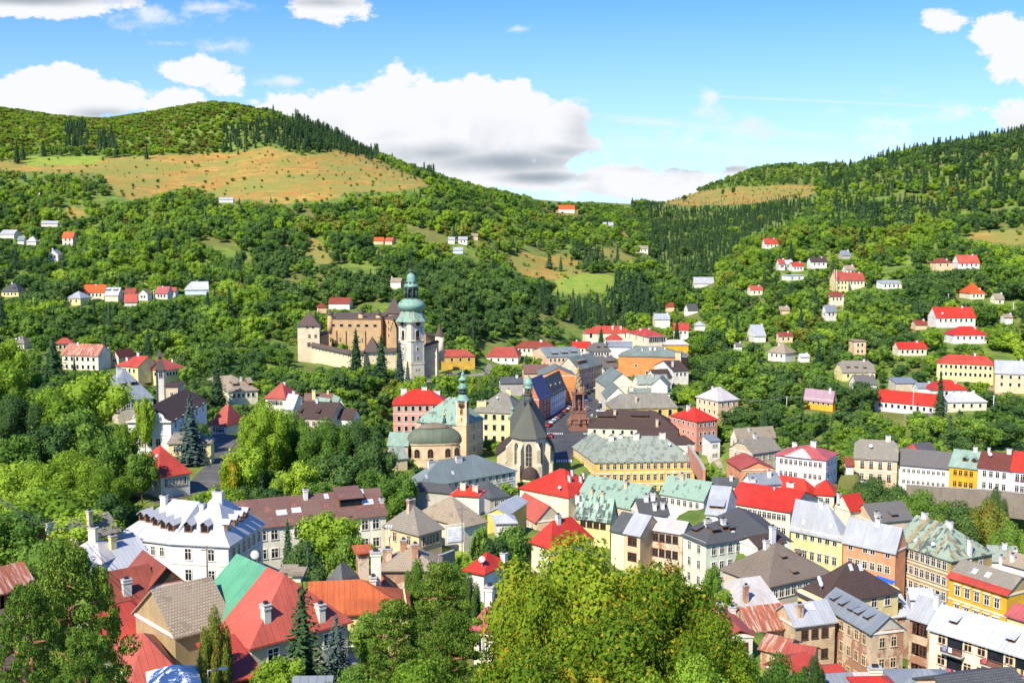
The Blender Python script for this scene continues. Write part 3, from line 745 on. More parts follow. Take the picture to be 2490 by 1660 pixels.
    for q in fc:
        P_ = [wpt(v[i][0], v[i][1], v[i][2] + ze) for i in q]
        for i in range(1, len(P_) - 1): tris.append((P_[0], P_[i], P_[i + 1]))
    def on_roof(p):
        X, Y = fx(f, p[0]), fy(f, p[1])
        for dy in (0, 2, 4, 7, 10, 14, 20, 28, 40):
            hit = ray_faces(X, Y + dy, tris)
            if hit: break
        if not hit: print('   miss on', label[:30], p); return None
        P_ = hit[1]; dx, dy = P_.x - c.x, P_.y - c.y
        return (dx * cr + dy * sr, -dx * sr + dy * cr, P_.z - foot), hit[2]
    for p in ch:
        q = on_roof(p)
        if q:
            cw = (p[3] if len(p) > 3 else .75) * .85; hh = (p[2] if len(p) > 2 else 1.5) * .68
            cb, cc = chimney_mesh(cw, .7, hh, cm); o = link('chimney', cb, root, (q[0][0], q[0][1], q[0][2])); link('chimney_cap', cc, o)
    for p in sk:
        q = on_roof(p)
        if q:
            nn = q[1]; nl = Vector((nn.x * cr + nn.y * sr, -nn.x * sr + nn.y * cr, nn.z)); k = MB(); sw = p[2] if len(p) > 2 else .8
            k.box(-sw / 2, sw / 2, -.6, .6, -.02, .10, 0); k.box(-sw / 2 + .08, sw / 2 - .08, -.5, .5, .10, .112, 1)
            o = k.build('skylight', [plain('skylight_frame', (.55, .55, .55)), plain('skylight_glass', (.5, .55, .6), .15)], root, q[0])
            ang = atan2(-nl.x, nl.y) + pi; tilt = math.acos(max(-1, min(1, nl.z)))
            o.rotation_euler = (tilt, 0, atan2(nl.x, -nl.y))
    for p in ds:
        q = on_roof(p)
        if q:
            k = MB(); k.tube((0, 0, -.2), (0, 0, .9), .05); po = k.build('dish_mast', plain('steel', (.4, .4, .4)), root, q[0])
            o = link('satellite_dish', dish_mesh(), po, (0, -.1, 1.2)); sc = p[2] if len(p) > 2 else 1.0; o.scale = (sc, sc, sc); o.rotation_euler = (radians(62), 0, radians(25))
    for p in dm:
        q = on_roof(p)
        if q:
            nn = q[1]; nl = Vector((nn.x * cr + nn.y * sr, -nn.x * sr + nn.y * cr, nn.z)); hd = Vector((nl.x, nl.y, 0)).normalized()
            dw = p[2] if len(p) > 2 else 1.3; dh = p[3] if len(p) > 3 else 1.15; kind = p[4] if len(p) > 4 else 'shed'
            slope = sqrt(max(1e-4, 1 - nl.z ** 2)) / max(nl.z, .05); L = dh / slope * 1.0 if kind == 'shed' else dh / slope
            k = MB(); L2 = min(L * (1.9 if kind == 'shed' else 1.0), 4.5)
            # local: -y outward
            k.box(-dw / 2, dw / 2, -.05, L, -.1, dh)
            o = k.build('dormer', plain('dormer_wood', (.22, .10, .05)) if dmc is None else wallm(dmc), root, q[0], atan2(hd.x, -hd.y))
            r2 = MB(); e = .22
            if kind == 'shed': shell(r2, [(-dw / 2 - e, -.45, dh), (dw / 2 + e, -.45, dh), (dw / 2 + e, L2, dh + (L2 + .3) * .3), (-dw / 2 - e, L2, dh + (L2 + .3) * .3)], [(0, 1, 2, 3)], .1)
            else:
                rr = dw * .45; LL = (dh + rr) / slope
                shell(r2, [(-dw / 2 - e, -.4, dh - .1), (0, -.4, dh + rr), (dw / 2 + e, -.4, dh - .1), (-dw / 2 - e, L, dh - .1), (0, LL, dh + rr), (dw / 2 + e, L, dh - .1)], [(0, 1, 4, 3), (1, 2, 5, 4)], .1)
            r2.build('dormer_roof', roofm(rc), o)
            if px_m > 4:
                pn = MB(); pn.box(-dw / 2 + .2, dw / 2 - .2, -.08, -.04, .2, dh - .1); pn.build('pane', glass_pane(), o)
    # registers
    pts = [proj(*wpt(sx * (a + .3), sy * (b2 + .3), z)) for sx in (-1, 1) for sy in (-1, 1) for z in (ze, ze + rh * .9)] + [proj(*wpt(sx * a, -b2, ze - min(h, 11) * .85)) for sx in (-1, 1)]
    PROTECT.append((min(p[0] for p in pts), max(p[0] for p in pts), min(p[1] for p in pts), max(p[1] for p in pts), c.y - d_ / 2))
    FOOT.append((c.x, c.y, max(w_, d_) * .62 + 1, w_ / 2 + 1.5, d_ / 2 + 1.5, cr, sr))
    return dict(root=root, c=c, ze=ze, w=w_, d=d_, rz=rz, foot=foot, H=H_, rh=rh, right=right, n=n, wpt=wpt, on=on_roof)
# ------------------------------------------------------------------ houses
def merge(A, B):
    """the second block becomes part of the first house"""
    ra, rb = A['root'], B['root']; bpy.context.view_layer.update()
    mi = ra.matrix_world.inverted() @ rb.matrix_world
    for ch in list(rb.children):
        ch.parent = ra; l = mi @ ch.matrix_basis; ch.matrix_basis = l
    bpy.data.objects.remove(rb)
h = house
R_ = radians
def houses_left():
    h('A', (800, 882), (505, 872), 905, 6.5, 'jerk', 'rustwhite', 'cream', ry=790, jk=.25, m=(2, 6), ws=(1.1, 1.6), ch=((640, 795, 1.2), (885, 835, 1.2)), bands=1, label='cream two storey house with rust streaked red and white roof left of the knocking tower')
    h('A', (908, 890), (968, 893), None, 5, 'gable', 'maroon', 'peach', ry=832, d=10, along='y', m=(1, 2), ws=(.8, 1), label='small peach gable house beside the rust streaked roof')
    a = h('A', (955, 962), (1125, 975), None, 5.5, 'hip', 'red2', 'lemon', ry=885, d=11, ins=(5, 0), m=(1, 4), ch=((1040, 890, 1.6, 1.2), (1130, 888, 1.8, 1.2)), label='yellow house with long red and maroon roofs behind the knocking tower')
    b = h('A', (1340, 1004), (1515, 978), 1112, 6.5, 'hip', 'redslate', 'lemon', ry=905, m=(1, 6), sd=(1, 5), ch=((1172, 920, 1.4), (1232, 920, 1.4), (1410, 915, 1.6)), label='x')
    merge(a, b)
    h('A', (960, 1248), (1250, None), 800, 8, 'hip', 'bluegrey', 'beige', ry=990, yaw=R_(32), D=345, m=(1, 6), ws=(1.1, 1.7), ch=((975, 1040, 3.2, 2.0),), dm=((1005, 1140, 1.5, 1.2), (1088, 1130, 1.5, 1.2)), cm='white', roofl='smooth slate grey sheet roof', label='beige house under a huge plain grey sheet roof with two dormers behind the walnut trees')
    v = h('A', (1393, 1420), (1042, 1420), 1690, 9, 'jerk', 'brown', 'bright', ry=1225, jk=.42, along='y', D=292, m=(2, 3, ((0, 0), (0, 2))), ws=(1.2, 2.0), mm=2.2, st=4.2, off=1.2, sd=(1, 5), bands=1, wst='hood', ch=((1180, 1250, 1.5, 2.2),), label='white baroque gabled house with brown half hipped roof left of the street spruce')
    baroque_gable(v)
    h('E', (1375, 250), (1720, 243), None, 3.6, 'hip', 'greytan', 'lemon', ry=165, d=8, D=282, ins=(1, 4), m=(1, 5), label='low yellow house with grey tiled roof at the bend of the street')
    h('A', (1850, 1447), (1715, None), None, 4.5, 'hip', 'redslate', 'white', ry=1285, D=345, yaw=R_(-20), d=10, ins=(2.5, 2.5), m=(1, 4), ws=(.9, 1.5), label='white house with dull red roof at the far end of the street bend')
    h('A', (1870, 1175), (2105, 1160), 1700, 5.5, 'bell', 'tan', 'cream', ry=1045, m=(1, 5), dm=((1920, 1135, 1.6, 1.0), (2045, 1130, 1.6, 1.0)), ch=((1968, 1060, 2.4),), label='house with pale cream sheet roof and two dormers below the castle meadow')
    h('B', (150, 1222), (312, 1230), 78, 6, 'hip', 'redslate', 'cream', ry=1103, m=(1, 5), ch=((310, 1115, 1.2),), label='cream house with brick red hipped roof right of the pale cream roof')
    h('B', (380, 1312), (305, None), 462, 5, 'gable', 'white', 'cream', ry=1200, yaw=R_(-38), ch=((388, 1200, 1.8, 1.1), (440, 1190, 2.2, 1.1)), label='house with steep white sheet roof beside the brick red hipped roof')
    h('B', (405, 1385), (690, 1398), None, 5, 'gable', 'brown', 'tan', ry=1262, d=13, m=(1, 5), ch=((575, 1270, 1.8),), dm=((430, 1360, 1.0, .7), (575, 1365, 1.0, .7)), label='house with broad dark brown shingle roof behind the park trees')
    h('B', (690, 1388), (865, 1395), None, 4.5, 'gable', 'brown', 'pale', ry=1318, d=10, ch=((698, 1310, 2.4, 1.2),), label='lower brown roofed house at the right end of the brown roofs behind the park')
    h('B', (465, 1262), (700, 1262), None, 5, 'gable', 'mauve', 'cream', ry=1192, d=10, D=400, cm='lemon', ch=((548, 1240, 4.6, 1.4), (663, 1195, 1.6, .8)), label='house with dusty mauve roof and tall yellow chimney behind the brown roofs')
    h('B', (645, 1312), (720, 1300), None, 4, 'gable', 'verdi_plain', 'pale', ry=1230, d=7, along='y', D=385, label='small house with pale verdigris gable roof near the castle spruces')
    h('B', (722, 1310), (800, 1305), None, 4, 'gable', 'verdi_plain', 'pale', ry=1215, d=8, along='y', D=392, label='verdigris roofed cabin right of the similar small gable roof')
    # row on the slope, upper left
    h('A', (10, 358), (150, 362), None, 3.6, 'hip', 'slate', 'lemon', ry=292, d=9, m=(1, 4), ws=(1, 1.2), ch=((100, 300, 1.2),), dm=((110, 345, 1.4, .8),), label='low yellow cottage with dark slate roof at the far left of the slope row')
    h('A', (545, 412), (655, 440), 455, 4.5, 'hip', 'silver', 'lemon', ry=360, yaw=R_(-14), m=(1, 2), sd=(1, 2), ch=((530, 360, 1.2),), label='pale yellow cottage with light grey hipped roof left of the orange roof')
    h('A', (672, 365), (845, 367), None, 4.5, 'gable', 'orange', 'cream', ry=309, d=9, ch=((785, 300, 1),), m=(1, 5), label='long cottage with bright orange roof on the left slope')
    h('A', (855, 392), (962, 392), None, 3.5, 'gable', 'white', 'cream', ry=330, d=10, dm=((882, 358, 2.4, .8), (940, 358, 2.4, .8)), label='cottage with white sheet roof and two wide dormers right of the orange roof')
    h('A', (1010, 384), (1095, 384), None, 3.5, 'gable', 'brownred', 'rose', ry=336, d=8, label='dark red roofed cottage right of the white sheet roof')
    h('A', (1015, 446), (1118, 430), None, 3, 'gable', 'pinkred', 'pale', ry=385, d=10, D=620, label='low pinkish red roof below the dark red cottage')
    h('A', (1130, 380), (1203, 380), None, 4.2, 'gable', 'tan', 'white', ry=344, d=8, along='y', m=(1, 2), ws=(.9, 1.2), label='small white gabled cottage in the middle of the slope row')
    h('A', (1268, 374), (1366, 376), None, 4, 'gable', 'rosy', 'white', ry=322, d=8, m=(1, 3), ch=((1330, 320, 1),), label='white cottage with rose pink roof on the left slope row')
    h('A', (1368, 360), (1430, 360), None, 3.5, 'gable', 'redslate', 'white', ry=328, d=8, m=(1, 2), label='small dull red roofed annex joined right of the rose pink roof')
    h('A', (1508, 345), (1700, 335), None, 3.5, 'hip', 'white', 'bluewhite', ry=283, d=9, ins=(4, 0), ch=((1608, 285, 1.2),), label='cottage with long bluish white roof at the right end of the slope row')
    h('A', (105, 782), (195, 782), None, 3, 'hip', 'greytan', 'pale', ry=725, d=9, ch=((135, 725, 1.4), (160, 725, 1.2)), label='greyish pink roof with two white chimneys at the far left')
    h('A', (455, 785), (600, 780), None, 4, 'hip', 'redslate', 'lemon', ry=740, d=9, m=(1, 3), label='small red roofed house just behind the rust streaked roof')
    h('A', (62, 1378), (-160, 1405), None, 8, 'gable', 'verdi_plain', 'cream', ry=1310, d=12, m=(2, 3), label='cream building cut by the left edge with pale green metal roof')
    h('Q', (395, 985), (462, 985), None, 6, 'gable', 'orange', 'white', ry=950, d=8, m=(2, 2), label='tall white house with orange red roof high on the left slope')
    h('Q', (0, 962), (88, 964), None, 3.5, 'gable', 'silver', 'white', ry=937, d=8, label='white roofed cabin at the left edge high on the slope')
    h('Q', (168, 1008), (228, 1008), None, 3, 'hip', 'white', 'white', ry=978, d=7, label='small white hipped cabin high on the left slope')
    h('Q', (110, 1002), (150, 1002), None, 3, 'gable', 'bluegrey', 'white', ry=978, d=6, label='small blue grey shed beside the white hipped cabin')
    h('Q', (262, 895), (365, 895), None, 3, 'gable', 'silver', 'white', ry=880, d=8, label='long grey shed above the tall white house')
    h('Q', (305, 1092), (368, 1092), None, 5, 'gable', 'silver', 'white', ry=1062, d=8, along='y', m=(1, 2), ch=((335, 1062, 2, 1.2),), label='white villa with grey cross gables in the trees of the left slope')
    h('Q', (1390, 744), (1480, 744), None, 3, 'gable', 'silver', 'white', ry=732, d=8, label='long white shed at the foot of the dry meadow')
    h('Q', (232, 692), (312, 692), None, 3, 'gable', 'silver', 'white', ry=684, d=8, label='tiny grey roof high in the left wood')
    h('R', (285, 612), (345, 612), None, 3, 'gable', 'orange', 'peach', ry=592, d=8, label='small orange roofed cabin in the wood above the castle')
    h('R', (355, 614), (400, 616), None, 3, 'gable', 'pinkred', 'peach', ry=593, d=8, label='small rose roofed cabin right of the orange cabin')
    h('R', (390, 872), (455, 876), None, 5, 'gable', 'tan', 'white', ry=850, d=8, ch=((400, 850, 1.4),), label='white cottage in the trees left of the church spire')
    h('R', (822, 604), (878, 604), None, 4.5, 'gable', 'silver', 'white', ry=588, d=7, m=(1, 2), label='white house with grey roof on the slope right of the spire')
    h('R', (905, 584), (945, 584), None, 3, 'gable', 'tan', 'peach', ry=568, d=7, label='peach cabin right of the white slope house')
    h('R', (757, 606), (798, 606), None, 3, 'gable', 'silver', 'white', ry=590, d=7, label='white cabin left of the white slope house')
    h('R', (790, 672), (850, 672), None, 3, 'gable', 'silver', 'bluewhite', ry=656, d=7, label='bluish white shed below the white slope house')
    h('R', (1460, 412), (1560, 412), None, 4.5, 'gable', 'orange', 'white', ry=388, d=10, m=(1, 4), label='white farmhouse with orange roof on the skyline meadow')
    h('R', (1742, 516), (1806, 516), None, 4, 'gable', 'silver', 'white', ry=497, d=8, m=(1, 3), label='white cottage with pale roof below the skyline farmhouse')
    h('R', (1945, 664), (2028, 664), None, 4, 'gable', 'tan', 'white', ry=646, d=9, m=(1, 3), label='cream cottage beside the dark spruce wood')
    h('B', (585, 490), (650, 485), None, 4, 'hip', 'redtile', 'peach', ry=455, d=8, label='low terracotta roof left behind the castle')
    h('B', (668, 458), (838, 462), None, 4, 'gable', 'redtile', 'white', ry=412, d=9, cm='peach', ch=((655, 450, 2.5, 1.6),), label='terracotta roofed house behind the castle keep')

def houses_square():
    h('B', (1555, 893), (1862, 888), None, 7, 'hip', 'redslate', 'ochre', ry=836, d=9, m=(1, 4), ws=(1.2, 1.7), label='ochre house with dull red roof right of the castle tower')
    h('C', (200, 560), (-60, 550), 226, 5, 'hip', 'redslate', 'white', ry=478, m=(1, 4), ins=(4, 3), label='white house with coral red roof among trees right of the castle')
    h('C', (185, 482), (500, 482), None, 5, 'hip', 'redtile', 'cream', ry=432, d=11, ch=((388, 430, 1.6, 1.8),), m=(1, 8), label='long house with brownish red hipped roof near the wood edge')
    h('N', (262, 478), (880, 472), None, 15, 'hip', 'red', 'pink', ry=306, d=15, D=432, m=(4, 7), ws=(1.2, 1.9), st=3.9, bands=3, ch=((385, 345, 3.2, 2.6), (765, 310, 1.6, 2.8), (620, 315, 1.6, 2.4)), label='pink four storey house with bright red hipped roof left of the clock tower')
    v = h('N', (1075, 708), (535, 664), 1292, 13.5, 'hip', 'verdi', 'tan', ry=398, D=392, m=(3, 6), sd=(3, 1), ws=(1.2, 1.9), st=4.0, bands=2, ins=(9, 7), name='town_hall', cat='town hall', label='town hall with pale verdigris hipped roof and slender clock tower')
    town_hall_tower(v)
    h('N', (1155, 560), (1690, 578), None, 16, 'bell', 'khaki', 'lemon', ry=345, d=20, D=428, m=(3, 5), ws=(1.3, 2.0), wst=('plain', 'hood', 'plain'), st=4.1, bands=3, off=1.7, ins=(11, 6), cm='lemon', ch=((1275, 300, 2.6, 4.2), (1320, 350, 2.6, 1.2), (1585, 290, 2.4, 2.0)), ds=((1280, 440, .8), (1458, 440, .8)), label='pale yellow four storey house with khaki sheet roof behind the gothic church')
    h('N', (500, 1420), (1665, 1215), 352, 8.5, 'hip', 'slateteal', 'pale', ry=1082, D=310, m=(2, 14), ws=(1.0, 1.6), bands=1, ins=(11, 13), cm='white', ch=((700, 1185, 2.0, 2.6), (1015, 1130, 2.0, 2.6)), sk=((645, 1310), (945, 1265)), label='long building with plain grey green roof in front of the domed church')
    h('N', (200, 940), (430, 945), None, 5, 'gable', 'verdi_plain', 'tan', ry=800, d=12, D=372, label='low building with smooth mint grey roof left of the domed church')
    h('N', (270, 1100), (425, 1085), None, 4, 'gable', 'verdi_grey', 'tan', ry=960, d=11, D=352, label='streaky green grey lean roof below the smooth mint grey roof')
    h('N', (1370, 1543), (1585, 1515), 1105, 6, 'bell', 'dark', 'grey', ry=1352, D=288, m=(1, 2), label='grey house with near black mansard roof left of the chapel')
    h('N', (520, 1446), (960, 1492), None, 5, 'hip', 'slate', 'grey', ry=1385, d=9, D=285, ins=(0, 3), label='low house with slate grey roof behind the tan tiled roof')
    h('N', (930, 1500), (1245, 1518), None, 5, 'hip', 'red', 'pale', ry=1405, d=10, D=262, ins=(4, 5), cm='cream', ch=((1065, 1455, 2.2, 1.5), (1205, 1475, 2.0, 1.5)), label='small bright red roof with two cream domed chimneys')
    # west side of the street
    h('C', (372, 905), (466, 862), 225, 10.5, 'gable', 'blue', 'brick', ry=722, D=476, m=(3, 3), ws=(1, 1.7), ch=((252, 745, 2.4, 1.5), (292, 720, 2.2, 1.5)), label='brick red street house with violet blue roof')
    h('C', (468, 865), (586, 800), 362, 10.5, 'gable', 'dark', 'bluewhite', ry=700, D=493, m=(3, 7), ws=(.9, 1.6), st=3.1, dm=((470, 800, 1.4, .9), (508, 790, 1.4, .9), (545, 780, 1.4, .9)), dmc='white', label='tall bluish white street house with black roof and three white dormers')
    h('C', (588, 838), (655, 790), 520, 8.5, 'gable', 'dark', 'brick', ry=742, D=528, m=(2, 3), ws=(1, 1.7), label='brick red street house with black roof beyond the bluish white one')
    h('C', (385, 712), (668, 774), None, 10, 'gable', 'slategreen', 'orange', ry=632, d=17, D=532, along='y', yaw=R_(4), label='house with blank orange firewall gable above the street')
    h('C', (692, 662), (880, 617), 530, 11.6, 'gable', 'slategreen', 'tan', ry=545, D=568, m=(3, 9), ws=(1.1, 1.8), st=3.7, door=3, dm=((720, 610, 10, 1.2),), cm='white', ch=((500, 600, 3, 1.4), (720, 545, 1.6)), gable_wc='beige', label='long tan three storey street house with dark green roof and dormer band')
    h('C', (250, 692), (455, 690), None, 7, 'gable', 'mauve', 'tan', ry=622, d=11, D=560, label='mauve and green weathered roof left of the orange firewall gable')
    h('C', (60, 772), (240, None), None, 6, 'gable', 'dark', 'grey', ry=724, d=12, yaw=R_(8), D=500, cm='bright', ch=((250, 745, 2.2, 1.4), (190, 715, 1.6, 1.2), (122, 790, 2, 1.4)), label='dark roofed house behind the pale yellow four storey house')
    h('C', (437, 558), (735, 530), 320, 6.5, 'gable', 'slateteal', 'peach', ry=480, m=(1, 8), dm=((500, 545, 3.2, 1), (580, 540, 3.2, 1), (655, 532, 3.2, 1)), D=610, ch=((500, 610, 1.5),), label='house with apricot gable and long teal grey roof beyond the street')
    h('C', (640, 480), (785, 492), 540, 6.5, 'gable', 'red', 'cream', ry=434, D=652, yaw=R_(-8), m=(1, 4), ch=((592, 432, 1.5), (678, 428, 1.5)), label='cream house with bright red roof above the apricot gable')
    h('C', (790, 512), (958, 500), None, 7, 'hip', 'grey', 'cream', ry=445, d=11, D=628, ins=(3, 3), m=(2, 6), ws=(1, 1.7), dm=((855, 490, 1.6, .9), (915, 488, 1.6, .9)), label='cream house with grey hipped roof and small dormers below the red palace')
    h('C', (890, 648), (1018, 640), None, 9, 'gable', 'grey', 'pale', ry=554, d=14, D=590, m=(2, 5), ws=(1, 1.8), ch=((915, 560, 1.6, 1.4),), dm=((960, 610, 6, 1),), label='pale house with grey roof at the top of the street')
    a = h('C', (748, 364), (1130, 352), None, 8, 'hip', 'red2', 'cream', ry=307, d=14, D=700, m=(1, 5, ((0, 1), (0, 2), (0, 3))), ws=(1.6, 2.6), ch=((972, 335, 3.2, 1.3), (1038, 335, 2.6, 1.3)), cm='cream', ins=(8, 6), label='long cream palace with several bright red hipped roofs at the wood edge')
    b = h('C', (1258, 398), (1415, 372), 1080, 9, 'hip', 'red2', 'cream', ry=328, D=668, m=(1, 9), sd=(1, 3), ws=(1.0, 3.0), wst='hood', ch=((1200, 345, 1.6, 1.2), (1270, 330, 1.4, 1.2)), label='x')
    c = h('C', (925, 412), (1052, 412), None, 5, 'hip', 'red2', 'cream', ry=375, d=9, D=655, label='x')
    merge(a, b); merge(a, c)
    h('C', (920, 474), (1130, 482), None, 7, 'gable', 'bluegrey', 'bright', ry=434, d=12, D=640, label='white house with blue grey roof in front of the red palace')
    h('C', (1020, 548), (1575, 562), None, 15, 'hip', 'slategreen', 'orange', ry=475, d=15, D=588, ins=(9, 14), m=(3, 6, ((0, 0), (0, 1), (0, 2), (0, 3), (0, 4), (0, 5), (1, 0), (1, 2), (1, 3), (1, 4), (1, 5), (2, 0), (2, 1), (2, 4), (2, 5))), ws=(1.0, 1.2), cornice=False, ch=((1215, 510, 1.6), (1280, 505, 2.2, 1.3), (1320, 505, 2.2, 1.3), (1400, 500, 1.6)), label='big blank orange block at the top of the street')
    h('C', (1485, 520), (1530, 522), None, 12, 'flat', 'tan', 'peach', rh=.3, d=2.5, D=575, label='broad peach chimney block in front of the orange block', name='chimney_block', cat='chimney', cornice=False)
    h('C', (1395, 458), (1592, 452), None, 7, 'hip', 'whiterust', 'gold', ry=420, d=11, D=640, label='amber house with rust flecked pale roof behind the orange block')
    h('C', (1468, 675), (1592, 670), 1312, 7, 'gable', 'brown', 'white', ry=590, D=560, m=(1, 3), ws=(.9, 1.6), ch=((1462, 640, 4, 1.1),), label='white gabled house with brown roof at the foot of the east slope')
    h('C', (1320, 730), (1455, 722), None, 5, 'gable', 'brown', 'cream', ry=662, d=9, D=545, label='low dark brown roof beside the white gabled house')
    h('C', (920, 800), (1182, 795), None, 9, 'gable', 'slategreen', 'cream', ry=668, d=24, along='y', D=520, ch=((1088, 650, 2.2, 1.6),), label='cream gabled house with green grey roof behind the flat roofs')
    h('C', (1182, 778), (1432, 772), None, 7, 'gable', 'verdi_grey', 'pale', ry=706, d=12, D=512, ch=((1300, 720, 1.6),), label='house with streaked green grey roof right of the cream gable')
    h('C', (1290, 790), (1420, 795), None, 6, 'gable', 'slategreen', 'white', ry=720, d=9, along='y', D=500, label='white gable front with small green roof over the parapets')
    h('C', (925, 895), (1100, 925), None, 10, 'gable', 'slategreen', 'white', ry=785, d=18, along='y', D=492, yaw=R_(2), label='white house with steep dark green roof on the east side of the square')
    h('C', (1100, 852), (1440, 858), None, 9, 'flat', 'verdi_grey', 'cream', rh=.3, d=14, D=500, cm='cream', ch=((1125, 840, 2.6, 2), (1180, 800, 2, 2), (1245, 800, 2.4, 1.4), (1300, 815, 1.8, 2)), label='flat green roof with cream parapets and chimneys')
    h('C', (968, 978), (1500, 970), None, 13, 'hip', 'khaki', 'yellow', ry=860, d=15, D=478, ins=(5, 3), m=(1, 6), ws=(1.5, 3.0), off=2.2, cm='tan', ch=((1162, 930, 4.2, 1.1),), label='yellow house with khaki and rust roof behind the long brown roof')
    h('C', (770, 1130), (1492, 1150), None, 9, 'bell', 'brown', 'cream', ry=995, d=17, D=448, ins=(7, 9), m=(2, 9), ws=(1, 1.5), cm='tan', ch=((990, 1045, 3.6, 1.2), (1335, 1128, 4.0, 1.2)), dm=((920, 1065, 7, 1.0), (1190, 1060, 7, 1.0)), label='long house with dark brown shingle roof at the corner of the square')
    h('C', (1175, 1238), (1500, 1246), None, 4, 'gable', 'brown', 'cream', ry=1155, d=10, D=420, label='lower brown roof stepping down from the long brown roof')
    h('C', (1485, 1262), (1640, 1258), None, 4, 'hip', 'brown', 'white', ry=1200, d=8, D=408, label='small brown hipped roof on a white wall by the garden stairs')
    h('C', (1660, 1085), (1828, 1068), 1448, 12, 'hip', 'red', 'rose', ry=970, m=(3, 4), sd=(3, 5), ws=(.9, 1.4), st=3.5, cm='bright', D=436, ch=((1590, 995, 2.8, 1.6),), label='rose red square house with bright red hipped roof at the foot of the slope')
    h('C', (1835, 918), (1998, 912), 1656, 9, 'hip', 'whiterust', 'peach', ry=806, m=(2, 3), sd=(2, 4), ws=(.9, 1.4), D=468, yaw=R_(30), ins=(5, 4), ch=((1788, 810, 1.8, .6),), label='peach house with white and rust star shaped roof above the rose red house')
    a = h('C', (830, 1415), (1642, 1400), None, 12.5, 'hip', 'verdi_grey', 'yellow', ry=1207, m=(3, 14), sd=(3, 9), ws=(1.1, 1.8), st=3.9, wst='hood', bands=2, D=378, d=20, ins=(7, 9), cm='white', ch=((960, 1245, 2.6, 2.2), (1035, 1220, 1.4, 2.0), (1165, 1235, 2.8, 2.4), (1378, 1228, 2.8, 2.4)), ds=((1440, 1300, 1),), sk=((975, 1305), (1560, 1350)), label='great yellow palace with weathered green hipped roof beside the gothic church')
    b = h('C', (830, 1415), (650, 1290), None, 12.5, 'hip', 'verdi_grey', 'yellow', ry=1230, D=378, d=15, ins=(0, 5), m=(3, 8), ws=(1.1, 1.8), st=3.9, wst='hood', bands=2, label='x')
    merge(a, b)
    h('C', (2115, 1345), (2345, 1312), 1925, 9, 'jerk', 'greytan', 'tan', ry=1218, D=362, m=(2, 4), sd=(2, 2), ch=((2135, 1225, 2, 1.6),), jk=.3, label='tan half gabled house with pale grey roof behind the orange baroque house')
    h('C', (1990, 1228), (2300, 1205), 1935, 6, 'gable', 'tan', 'cream', ry=1135, D=392, ch=((2085, 1160, 1.4),), m=(1, 5), sd=(1, 1), label='cream house with sand coloured roof above the half gabled house')
    h('C', (2022, 1455), (2292, 1448), None, 8, 'gable', 'redslate', 'salmon', ry=1378, d=14, D=338, along='y', m=(2, 4), ws=(.8, 1.5), wst='box', fm='yellow', label='bright orange baroque gabled house beside the white villa')
    h('C', (1768, 1245), (1850, 1240), None, 6, 'shed', 'bluegrey', 'white', rh=1, d=6, D=395, m=(2, 2), ws=(.8, 1.2), label='narrow white house with grey lean roof by the slope path')

